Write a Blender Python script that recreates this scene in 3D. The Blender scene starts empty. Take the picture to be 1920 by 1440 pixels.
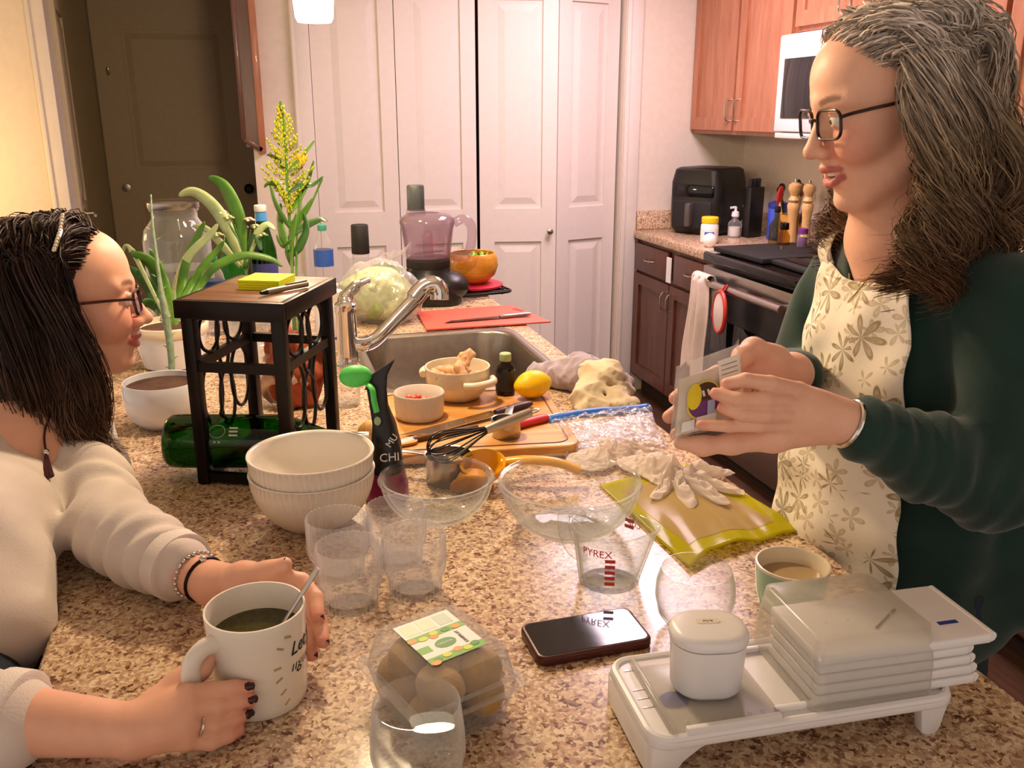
import bpy, bmesh, math, random
import numpy as np
from mathutils import Vector, Matrix, noise as mnoise
random.seed(7); rng = np.random.default_rng(7)
scn = bpy.context.scene
# ---------------------------------------------------------------- camera
CZ, CNT = 1.51, 0.91            # eye height, worktop height
PITCH, YAW, FPX = math.radians(16.8), math.radians(15.6), 1680.0
cam_d = bpy.data.cameras.new('camera'); cam = bpy.data.objects.new('camera', cam_d)
scn.collection.objects.link(cam)
cam.location = (0, 0, CZ); cam.rotation_euler = (math.pi/2 - PITCH, 0, -YAW)
cam_d.sensor_width = 36; cam_d.lens = FPX*36/1920; cam_d.clip_start = 0.05
scn.camera = cam
# ---------------------------------------------------------------- world, view, lights
w = bpy.data.worlds.new('world'); scn.world = w; w.use_nodes = True
w.node_tree.nodes['Background'].inputs[0].default_value = (1.0, 0.84, 0.72, 1)
w.node_tree.nodes['Background'].inputs[1].default_value = 0.74
vs = scn.view_settings
vs.view_transform = 'Standard'; vs.look = 'None'; vs.exposure = 0.25; vs.gamma = 1; vs.use_curve_mapping = False
scn.cycles.transparent_max_bounces = 24; scn.cycles.max_bounces = 6; scn.cycles.diffuse_bounces = 3; scn.cycles.glossy_bounces = 3; scn.cycles.transmission_bounces = 4
scn.cycles.caustics_reflective = False; scn.cycles.caustics_refractive = False
scn.cycles.sample_clamp_indirect = 4.0; scn.cycles.adaptive_threshold = .035; scn.cycles.adaptive_min_samples = 12
def light(name, typ, loc, power, col, size=.1, size_y=None, rot=(0,0,0), spread=None):
    d = bpy.data.lights.new(name, typ); d.energy = power; d.color = col
    if typ == 'AREA':
        d.size = size
        if size_y: d.shape = 'RECTANGLE'; d.size_y = size_y
        if spread: d.spread = spread
    else: d.shadow_soft_size = size
    o = bpy.data.objects.new(name, d); o.location = loc; o.rotation_euler = rot
    scn.collection.objects.link(o); return o
WARM = (1.0, .74, .46); PINK = (1.0, .76, .86)
light('ceiling_panel_light', 'AREA', (1.49, 3.27, 2.362), 31, PINK, .58, 1.2)
light('hall_lamp_light', 'POINT', (-1.45, 4.05, 1.25), 20, (1, .60, .20), .12)
# pendant lamps carry their own light: see pendant()
# ---------------------------------------------------------------- camera geometry in numbers (to place things measured from the photograph)
_p, _y = PITCH, YAW
FW = np.array([math.sin(_y)*math.cos(_p), math.cos(_y)*math.cos(_p), -math.sin(_p)])
RT = np.array([math.cos(_y), -math.sin(_y), 0.]); UP = np.cross(RT, FW); CAM = np.array([0, 0, CZ])
def D(x, y, d): return CAM + (FW + RT*(x-960)/FPX - UP*(y-720)/FPX)*d      # point seen at x,y at depth d
def G(x, y, z=CNT):                                                          # point seen at x,y on the level z
    r = FW + RT*(x-960)/FPX - UP*(y-720)/FPX; return CAM + r*((z-CZ)/r[2])
# ---------------------------------------------------------------- object helpers
COL = scn.collection
def props(o, label=None, cat=None, group=None, kind=None):
    if label: o['label'] = label
    if cat: o['category'] = cat
    if group: o['group'] = group
    if kind: o['kind'] = kind
    return o
def thing(name, label, cat, loc=(0,0,0), rz=0, group=None, kind=None):
    o = bpy.data.objects.new(name, None); COL.objects.link(o); o.empty_display_size = .05
    o.location = loc; o.rotation_euler = (0, 0, rz)
    return props(o, label, cat, group, kind)
def struct(name, loc=(0,0,0), rz=0):
    o = bpy.data.objects.new(name, None); COL.objects.link(o); o.location = loc; o.rotation_euler = (0,0,rz); o['kind'] = 'structure'; return o
def add(name, vf, mat, parent=None, smooth=40, label=None, cat=None, group=None, kind=None, loc=None, rot=None, cols=None, fmat=None, solid=0, subd=0):
    v, f = vf
    me = bpy.data.meshes.new(name)
    v = np.asarray(v, dtype=np.float64).reshape(-1, 3)
    me.from_pydata(v.tolist() if len(v) < 5000 else v, [], f.tolist() if isinstance(f, np.ndarray) else f)
    me.validate(clean_customdata=False); me.update()
    mats = mat if isinstance(mat, (list, tuple)) else [mat]
    for m_ in mats: me.materials.append(m_)
    if fmat is not None: me.polygons.foreach_set('material_index', np.asarray(fmat, dtype=np.int32))
    if smooth:
        me.polygons.foreach_set('use_smooth', np.ones(len(me.polygons), dtype=bool))
        if smooth < 180: me.set_sharp_from_angle(angle=math.radians(smooth))
    if cols is not None:
        a = me.color_attributes.new('tint', 'FLOAT_COLOR', 'POINT')
        c = np.ones((len(v), 4), dtype=np.float32); c[:, :3] = cols; a.data.foreach_set('color', c.ravel())
    o = bpy.data.objects.new(name, me); COL.objects.link(o)
    if parent: o.parent = parent
    if loc is not None: o.location = loc
    if rot is not None: o.rotation_euler = rot
    if subd:
        s = o.modifiers.new('sub', 'SUBSURF'); s.levels = s.render_levels = subd
    if solid:
        s = o.modifiers.new('thick', 'SOLIDIFY'); s.thickness = solid; s.offset = 0
    return props(o, label, cat, group, kind)
def dup(root, loc, rz=None, label=None, group=None):
    r = root.copy(); COL.objects.link(r); r.location = loc
    if rz is not None: r.rotation_euler = (0, 0, rz)
    if label: r['label'] = label
    if group: r['group'] = group
    for ch in list(root.children):
        c = ch.copy(); COL.objects.link(c); c.parent = r
        for g in list(ch.children):
            d = g.copy(); COL.objects.link(d); d.parent = c
    return r
# ---------------------------------------------------------------- shapes: each returns (verts, faces)
def cat(*vfs):
    V, F, n = [], [], 0
    for v, f in vfs:
        v = np.asarray(v, float).reshape(-1, 3); V.append(v); F += [tuple(int(i)+n for i in q) for q in f]; n += len(v)
    return np.concatenate(V), F
def xf(vf, loc=(0,0,0), rot=(0,0,0), sc=(1,1,1)):
    from mathutils import Euler
    m = np.array(Euler(rot).to_matrix()); v = np.asarray(vf[0], float)*np.asarray(sc)
    return v @ m.T + np.asarray(loc), vf[1]
def bm_out(bm):
    bm.verts.ensure_lookup_table(); v = np.array([x.co[:] for x in bm.verts]); f = [tuple(q.index for q in p.verts) for p in bm.faces]; bm.free(); return v, f
def box(x0, x1, y0, y1, z0, z1, b=0, seg=2):
    bm = bmesh.new(); bmesh.ops.create_cube(bm, size=1)
    for q in bm.verts: q.co = Vector(((x0+x1)/2+q.co.x*(x1-x0), (y0+y1)/2+q.co.y*(y1-y0), (z0+z1)/2+q.co.z*(z1-z0)))
    if b: bmesh.ops.bevel(bm, geom=list(bm.edges), offset=b, segments=seg, affect='EDGES', profile=.5)
    bm.verts.index_update(); return bm_out(bm)
def prism(poly, z0, z1, b=0, seg=2, side_only=False):
    bm = bmesh.new()
    vs_ = [bm.verts.new((x, y, z0)) for x, y in poly]; fc = bm.faces.new(vs_)
    r = bmesh.ops.extrude_face_region(bm, geom=[fc])
    for q in r['geom']:
        if isinstance(q, bmesh.types.BMVert): q.co.z = z1
    bmesh.ops.recalc_face_normals(bm, faces=bm.faces)
    if b:
        es = [e for e in bm.edges if not side_only or abs(e.verts[0].co.z-e.verts[1].co.z) < 1e-6]
        bmesh.ops.bevel(bm, geom=es, offset=b, segments=seg, affect='EDGES', profile=.5)
    bm.verts.index_update(); return bm_out(bm)
def rrect(w, h, r, n=6, cx=0, cy=0):
    out = []
    for sx, sy, a0 in ((1,1,0), (-1,1,90), (-1,-1,180), (1,-1,270)):
        for i in range(n+1):
            a = math.radians(a0+90*i/n); out.append((cx+sx*(w/2-r)+r*math.cos(a), cy+sy*(h/2-r)+r*math.sin(a)))
    return out
def lathe(prof, n=48, cap0=True, cap1=True, fn=None):
    V = []
    for k, (r, z) in enumerate(prof):
        for i in range(n):
            a = 2*math.pi*i/n; rr = r if fn is None else fn(r, z, a, k)
            V.append((rr*math.cos(a), rr*math.sin(a), z))
    F = []
    for k in range(len(prof)-1):
        for i in range(n):
            j = (i+1) % n; F.append((k*n+i, k*n+j, (k+1)*n+j, (k+1)*n+i))
    if cap0: F.append(tuple(range(n-1, -1, -1)))
    if cap1: F.append(tuple((len(prof)-1)*n+i for i in range(n)))
    return np.array(V), F
def tube(pts, r, n=8, cap=True, closed=False, flat=None):
    P = np.asarray(pts, float); m = len(P); R = np.full(m, r) if np.isscalar(r) else np.asarray(r, float)
    T = np.zeros_like(P)
    if closed: T = np.roll(P, -1, 0)-np.roll(P, 1, 0)
    else: T[1:-1] = P[2:]-P[:-2]; T[0] = P[1]-P[0]; T[-1] = P[-1]-P[-2]
    T /= np.linalg.norm(T, axis=1)[:, None]+1e-12
    a = np.array([0, 0, 1.]) if abs(T[0][2]) < .9 else np.array([1., 0, 0])
    N = np.cross(T[0], a); N /= np.linalg.norm(N); V = []
    for i in range(m):
        N = N - T[i]*(N@T[i]); N /= np.linalg.norm(N)+1e-12; B = np.cross(T[i], N)
        for k in range(n):
            t = 2*math.pi*k/n
            V.append(P[i]+R[i]*(math.cos(t)*N+(flat or 1)*math.sin(t)*B))
    F = [(i*n+k, i*n+(k+1) % n, ((i+1) % m)*n+(k+1) % n, ((i+1) % m)*n+k) for i in range(m if closed else m-1) for k in range(n)]
    if cap and not closed: F += [tuple(range(n-1, -1, -1)), tuple((m-1)*n+k for k in range(n))]
    return np.array(V), F
def spline(pts, n=40, closed=False):
    P = np.asarray(pts, float); m = len(P); out = []
    segs = m if closed else m-1
    for s in range(segs):
        if closed: p0, p1, p2, p3 = P[(s-1) % m], P[s], P[(s+1) % m], P[(s+2) % m]
        else: p0, p1, p2, p3 = P[max(s-1, 0)], P[s], P[s+1], P[min(s+2, m-1)]
        k = max(2, n//segs)
        for i in range(k):
            t = i/k; out.append(.5*((2*p1)+(-p0+p2)*t+(2*p0-5*p1+4*p2-p3)*t*t+(-p0+3*p1-3*p2+p3)*t**3))
    if not closed: out.append(P[-1])
    return np.array(out)
def grid(fn, nu, nv, u0=0, u1=1, v0=0, v1=1):
    V = [fn(u0+(u1-u0)*i/nu, v0+(v1-v0)*j/nv) for j in range(nv+1) for i in range(nu+1)]
    F = [(j*(nu+1)+i, j*(nu+1)+i+1, (j+1)*(nu+1)+i+1, (j+1)*(nu+1)+i) for j in range(nv) for i in range(nu)]
    return np.array(V, float), F
def ball(c, r, n=20, m=12, fn=None):
    r = (r, r, r) if np.isscalar(r) else r; V = [(0, 0, -1)]; F = []
    for j in range(1, m):
        p = -math.pi/2+math.pi*j/m
        for i in range(n):
            a = 2*math.pi*i/n; V.append((math.cos(p)*math.cos(a), math.cos(p)*math.sin(a), math.sin(p)))
    V.append((0, 0, 1)); k = len(V)-1
    for i in range(n):
        F.append((0, 1+(i+1) % n, 1+i)); F.append((k, 1+(m-2)*n+i, 1+(m-2)*n+(i+1) % n))
        for j in range(m-2):
            F.append((1+j*n+i, 1+j*n+(i+1) % n, 1+(j+1)*n+(i+1) % n, 1+(j+1)*n+i))
    V = np.array(V)
    if fn: V = V*np.array([fn(*q) for q in V])[:, None]
    return V*np.array(r)+np.array(c), F
def cells(xs, zs, keep, y0, y1):
    """slab of rectangular cells in the xz plane, y0 front .. y1 back; keep(i,j) False leaves a hole"""
    nx, nz = len(xs)-1, len(zs)-1; idx = {}; V = []; F = []
    def v(i, j, s):
        if (i, j, s) not in idx: idx[i, j, s] = len(V); V.append((xs[i], y1 if s else y0, zs[j]))
        return idx[i, j, s]
    K = lambda i, j: 0 <= i < nx and 0 <= j < nz and keep(i, j)
    for i in range(nx):
        for j in range(nz):
            if not K(i, j): continue
            F.append((v(i,j,0), v(i+1,j,0), v(i+1,j+1,0), v(i,j+1,0))); F.append((v(i,j+1,1), v(i+1,j+1,1), v(i+1,j,1), v(i,j,1)))
            if not K(i-1, j): F.append((v(i,j,0), v(i,j+1,0), v(i,j+1,1), v(i,j,1)))
            if not K(i+1, j): F.append((v(i+1,j+1,0), v(i+1,j,0), v(i+1,j,1), v(i+1,j+1,1)))
            if not K(i, j-1): F.append((v(i+1,j,0), v(i,j,0), v(i,j,1), v(i+1,j,1)))
            if not K(i, j+1): F.append((v(i,j+1,0), v(i+1,j+1,0), v(i+1,j+1,1), v(i,j+1,1)))
    return np.array(V, float), F
def raised(x0, x1, z0, z1, yo, yi, m1=.02, m2=.05):
    """a raised field panel: flat rim at depth yo, sloping up to the field at depth yi"""
    def ring(d, y): return [(x0+d, y, z0+d), (x1-d, y, z0+d), (x1-d, y, z1-d), (x0+d, y, z1-d)]
    V = ring(0, yo)+ring(m1, yo)+ring(m2, yi)
    F = [(k*4+i, k*4+(i+1) % 4, k*4+4+(i+1) % 4, k*4+4+i) for k in range(2) for i in range(4)]+[(8, 9, 10, 11)]
    return np.array(V, float), F
def text(name, body, size, mat, parent, loc, rot, extrude=.0002, align='CENTER', shear=0, bendr=None, label=None):
    cu = bpy.data.curves.new(name, 'FONT'); cu.body = body; cu.size = size; cu.extrude = extrude; cu.align_x = align; cu.align_y = 'CENTER'; cu.shear = shear; cu.resolution_u = 3
    o = bpy.data.objects.new(name, cu); COL.objects.link(o)
    dg = bpy.context.evaluated_depsgraph_get(); me = bpy.data.meshes.new_from_object(o.evaluated_get(dg)); bpy.data.objects.remove(o)
    me.materials.clear(); me.materials.append(mat); me.name = name
    if bendr:      # wrap round a vertical cylinder of radius bendr: text x runs round it, text y up
        bm = bmesh.new(); bm.from_mesh(me); bmesh.ops.subdivide_edges(bm, edges=[e for e in bm.edges if e.calc_length() > .004], cuts=2, use_grid_fill=False)
        bmesh.ops.triangulate(bm, faces=bm.faces)
        for q in bm.verts:
            a = q.co.x/bendr; rr = bendr+.0003+q.co.z; q.co = Vector((rr*math.cos(a), rr*math.sin(a), q.co.y))
        bm.to_mesh(me); bm.free()
    o = bpy.data.objects.new(name, me); COL.objects.link(o); o.parent = parent; o.location = loc; o.rotation_euler = rot
    if label: o['label'] = label
    return o
# ---------------------------------------------------------------- materials
def lin(h):
    if isinstance(h, str):
        h = h.lstrip('#'); c = [int(h[i:i+2], 16)/255 for i in (0, 2, 4)]
    else: c = h
    return tuple(x/12.92 if x <= .04045 else ((x+.055)/1.055)**2.4 for x in c)
def newmat(name):
    m = bpy.data.materials.new(name); m.use_nodes = True; nt = m.node_tree
    return m, nt, nt.nodes['Principled BSDF']
def N(nt, typ, **kw):
    n = nt.nodes.new(typ)
    for k, v in kw.items():
        if k.startswith('i_'): n.inputs[k[2:].replace('_', ' ')].default_value = v
        else: setattr(n, k, v)
    return n
def L(nt, a, b): nt.links.new(a, b)
def ramp(nt, fac, stops, interp='LINEAR'):
    r = nt.nodes.new('ShaderNodeValToRGB'); r.color_ramp.interpolation = interp
    while len(r.color_ramp.elements) < len(stops): r.color_ramp.elements.new(.5)
    for e, (p, c) in zip(r.color_ramp.elements, stops):
        e.position = p; e.color = (*(lin(c) if isinstance(c, str) else c), 1)
    L(nt, fac, r.inputs[0]); return r.outputs[0]
def obco(nt, scale=(1,1,1)):
    t = nt.nodes.new('ShaderNodeTexCoord'); mp = nt.nodes.new('ShaderNodeMapping'); mp.inputs['Scale'].default_value = scale
    L(nt, t.outputs['Object'], mp.inputs[0]); return mp.outputs[0]
def bump(nt, b, h, strength=.3, dist=.002):
    n = nt.nodes.new('ShaderNodeBump'); n.inputs['Strength'].default_value = strength; n.inputs['Distance'].default_value = dist
    L(nt, h, n.inputs['Height']); L(nt, n.outputs[0], b.inputs['Normal'])
def mat(name, col, rough=.5, metal=0., spec=.5, var=.08, vs_=30, bmp=0, bs=200, sheen=0, coat=0, sss=0, emit=None, trans=0, ior=1.45, alpha=1, stretch=(1,1,1)):
    m, nt, b = newmat(name); c = lin(col)
    co = obco(nt, stretch); n = N(nt, 'ShaderNodeTexNoise', i_Scale=vs_, i_Detail=3.0); L(nt, co, n.inputs['Vector'])
    lo = tuple(x*(1-var) for x in c); hi = tuple(min(1, x*(1+var)) for x in c)
    L(nt, ramp(nt, n.outputs[0], [(.3, lo), (.7, hi)]), b.inputs['Base Color'])
    b.inputs['Roughness'].default_value = rough; b.inputs['Metallic'].default_value = metal; b.inputs['Specular IOR Level'].default_value = spec; b.inputs['IOR'].default_value = ior
    if sheen: b.inputs['Sheen Weight'].default_value = sheen
    if coat: b.inputs['Coat Weight'].default_value = coat
    if sss:
        b.inputs['Subsurface Weight'].default_value = sss; b.inputs['Subsurface Radius'].default_value = (.01, .004, .002); b.inputs['Subsurface Scale'].default_value = 1
    if trans: b.inputs['Transmission Weight'].default_value = trans
    if alpha < 1: b.inputs['Alpha'].default_value = alpha
    if emit: b.inputs['Emission Color'].default_value = (*lin(emit[0]), 1); b.inputs['Emission Strength'].default_value = emit[1]
    if bmp:
        n2 = N(nt, 'ShaderNodeTexNoise', i_Scale=bs, i_Detail=4.0); L(nt, co, n2.inputs['Vector']); bump(nt, b, n2.outputs[0], bmp)
    return m
def glass(name, tint=(.97, .975, .97), edge=(.62, .66, .64), rough=.02, film=0., bmp=0, bs=80, ior=1.5, filmcol=(.9,.9,.9), rimfilm=.35):
    """thin clear wall: see-through with a mirror coat by Fresnel, darker where it is seen edge-on; film adds a milky layer"""
    m, nt, b = newmat(name); nt.nodes.remove(b); out = nt.nodes['Material Output']
    tr = nt.nodes.new('ShaderNodeBsdfTransparent'); gl = N(nt, 'ShaderNodeBsdfGlossy', i_Roughness=rough)
    lw = N(nt, 'ShaderNodeLayerWeight', i_Blend=.5); r0 = ((ior-1)/(ior+1))**2
    pw = N(nt, 'ShaderNodeMath', operation='POWER'); pw.inputs[1].default_value = 5; L(nt, lw.outputs['Facing'], pw.inputs[0])
    fr = N(nt, 'ShaderNodeMath', operation='MULTIPLY_ADD'); fr.inputs[1].default_value = .75*(1-r0); fr.inputs[2].default_value = r0; L(nt, pw.outputs[0], fr.inputs[0])
    L(nt, ramp(nt, lw.outputs['Facing'], [(.45, tuple(tint)), (1, tuple(edge))]), tr.inputs[0])
    mx = nt.nodes.new('ShaderNodeMixShader'); L(nt, fr.outputs[0], mx.inputs[0]); L(nt, tr.outputs[0], mx.inputs[1]); L(nt, gl.outputs[0], mx.inputs[2]); last = mx
    if bmp:
        n2 = N(nt, 'ShaderNodeTexNoise', i_Scale=bs, i_Detail=3.0); L(nt, obco(nt), n2.inputs['Vector'])
        bn = nt.nodes.new('ShaderNodeBump'); bn.inputs['Strength'].default_value = bmp; bn.inputs['Distance'].default_value = .004
        L(nt, n2.outputs[0], bn.inputs['Height']); L(nt, bn.outputs[0], gl.inputs['Normal']); L(nt, bn.outputs[0], lw.inputs['Normal'])
    if film:
        df = nt.nodes.new('ShaderNodeBsdfDiffuse'); df.inputs[0].default_value = (*filmcol, 1)
        tl = nt.nodes.new('ShaderNodeBsdfTranslucent'); tl.inputs[0].default_value = (*filmcol, 1)
        m0 = nt.nodes.new('ShaderNodeMixShader'); m0.inputs[0].default_value = .4; L(nt, df.outputs[0], m0.inputs[1]); L(nt, tl.outputs[0], m0.inputs[2])
        m2 = nt.nodes.new('ShaderNodeMixShader'); p3 = N(nt, 'ShaderNodeMath', operation='POWER'); p3.inputs[1].default_value = 3; L(nt, lw.outputs['Facing'], p3.inputs[0])
        fm = N(nt, 'ShaderNodeMath', operation='MULTIPLY_ADD', use_clamp=True); fm.inputs[1].default_value = rimfilm; fm.inputs[2].default_value = film; L(nt, p3.outputs[0], fm.inputs[0]); L(nt, fm.outputs[0], m2.inputs[0])  # rimfilm whitens the edges, standing in for bright rim highlights
        L(nt, mx.outputs[0], m2.inputs[1]); L(nt, m0.outputs[0], m2.inputs[2]); last = m2
    L(nt, last.outputs[0], out.inputs[0]); return m
def tintmat(name, rough=.5, sss=0, spec=.4, bmp=0, bs=300, sheen=0, aniso=0):
    """colour comes from the mesh's own 'tint' attribute"""
    m, nt, b = newmat(name); a = nt.nodes.new('ShaderNodeVertexColor'); a.layer_name = 'tint'
    n = N(nt, 'ShaderNodeTexNoise', i_Scale=60., i_Detail=4.0); L(nt, obco(nt), n.inputs['Vector'])
    mx = N(nt, 'ShaderNodeMix', data_type='RGBA', blend_type='MULTIPLY'); mx.inputs[0].default_value = 1
    L(nt, a.outputs[0], mx.inputs[6]); L(nt, ramp(nt, n.outputs[0], [(.3, (.93,.91,.9)), (.7, (1,1,1))]), mx.inputs[7])
    L(nt, mx.outputs[2], b.inputs['Base Color']); b.inputs['Roughness'].default_value = rough; b.inputs['Specular IOR Level'].default_value = spec
    if sss:
        b.inputs['Subsurface Weight'].default_value = sss; b.inputs['Subsurface Radius'].default_value = (.009, .0035, .0018); b.inputs['Subsurface Scale'].default_value = 1
    if sheen: b.inputs['Sheen Weight'].default_value = sheen
    if bmp:
        n2 = N(nt, 'ShaderNodeTexNoise', i_Scale=bs, i_Detail=3.0); L(nt, obco(nt), n2.inputs['Vector']); bump(nt, b, n2.outputs[0], bmp, .001)
    return m
def granite(name='granite', s=1.0, dark=1.0):
    m, nt, b = newmat(name); co = obco(nt)
    n = N(nt, 'ShaderNodeTexNoise', i_Scale=90*s, i_Detail=3.0); L(nt, co, n.inputs['Vector'])
    va = N(nt, 'ShaderNodeVectorMath', operation='SCALE'); va.inputs['Scale'].default_value = .012/s; L(nt, n.outputs[1], va.inputs[0])
    vb = N(nt, 'ShaderNodeVectorMath', operation='ADD'); L(nt, co, vb.inputs[0]); L(nt, va.outputs[0], vb.inputs[1])
    v = N(nt, 'ShaderNodeTexVoronoi', i_Scale=230*s); L(nt, vb.outputs[0], v.inputs['Vector'])
    sp = N(nt, 'ShaderNodeSeparateColor'); L(nt, v.outputs['Color'], sp.inputs[0])
    big = N(nt, 'ShaderNodeTexNoise', i_Scale=45*s, i_Detail=2.0); L(nt, co, big.inputs['Vector'])
    ad = N(nt, 'ShaderNodeMath', operation='ADD'); L(nt, sp.outputs[0], ad.inputs[0]); L(nt, big.outputs[0], ad.inputs[1])
    hf = N(nt, 'ShaderNodeMath', operation='MULTIPLY'); hf.inputs[1].default_value = .5; L(nt, ad.outputs[0], hf.inputs[0])
    c = ramp(nt, hf.outputs[0], [(0, '#6b4a36'), (.27, '#93725a'), (.36, '#b4937a'), (.45, '#cbae8e'), (.56, '#dac4a2'), (.66, '#bd9d80'), (.73, '#e2d0b2')], 'CONSTANT')
    L(nt, c, b.inputs['Base Color']); b.inputs['Roughness'].default_value = .2; b.inputs['Specular IOR Level'].default_value = .38
    return m
def woodmat(name, c1, c2, c3, scale=6, axis='Z', rough=.4, coat=.1):
    m, nt, b = newmat(name); st = {'X': (.12,1,1), 'Y': (1,.12,1), 'Z': (1,1,.12)}[axis]
    co = obco(nt, tuple(x*scale for x in st))
    n = N(nt, 'ShaderNodeTexNoise', i_Scale=4.0, i_Detail=6.0, i_Roughness=.6, i_Distortion=.6); L(nt, co, n.inputs['Vector'])
    n2 = N(nt, 'ShaderNodeTexNoise', i_Scale=40.0, i_Detail=2.0); L(nt, co, n2.inputs['Vector'])
    ad = N(nt, 'ShaderNodeMath', operation='MULTIPLY_ADD'); ad.inputs[1].default_value = .25; L(nt, n2.outputs[0], ad.inputs[0]); L(nt, n.outputs[0], ad.inputs[2])
    L(nt, ramp(nt, ad.outputs[0], [(.4, c1), (.6, c2), (.8, c3)]), b.inputs['Base Color'])
    b.inputs['Roughness'].default_value = rough; b.inputs['Coat Weight'].default_value = coat
    bump(nt, b, n2.outputs[0], .08, .001); return m
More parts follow.
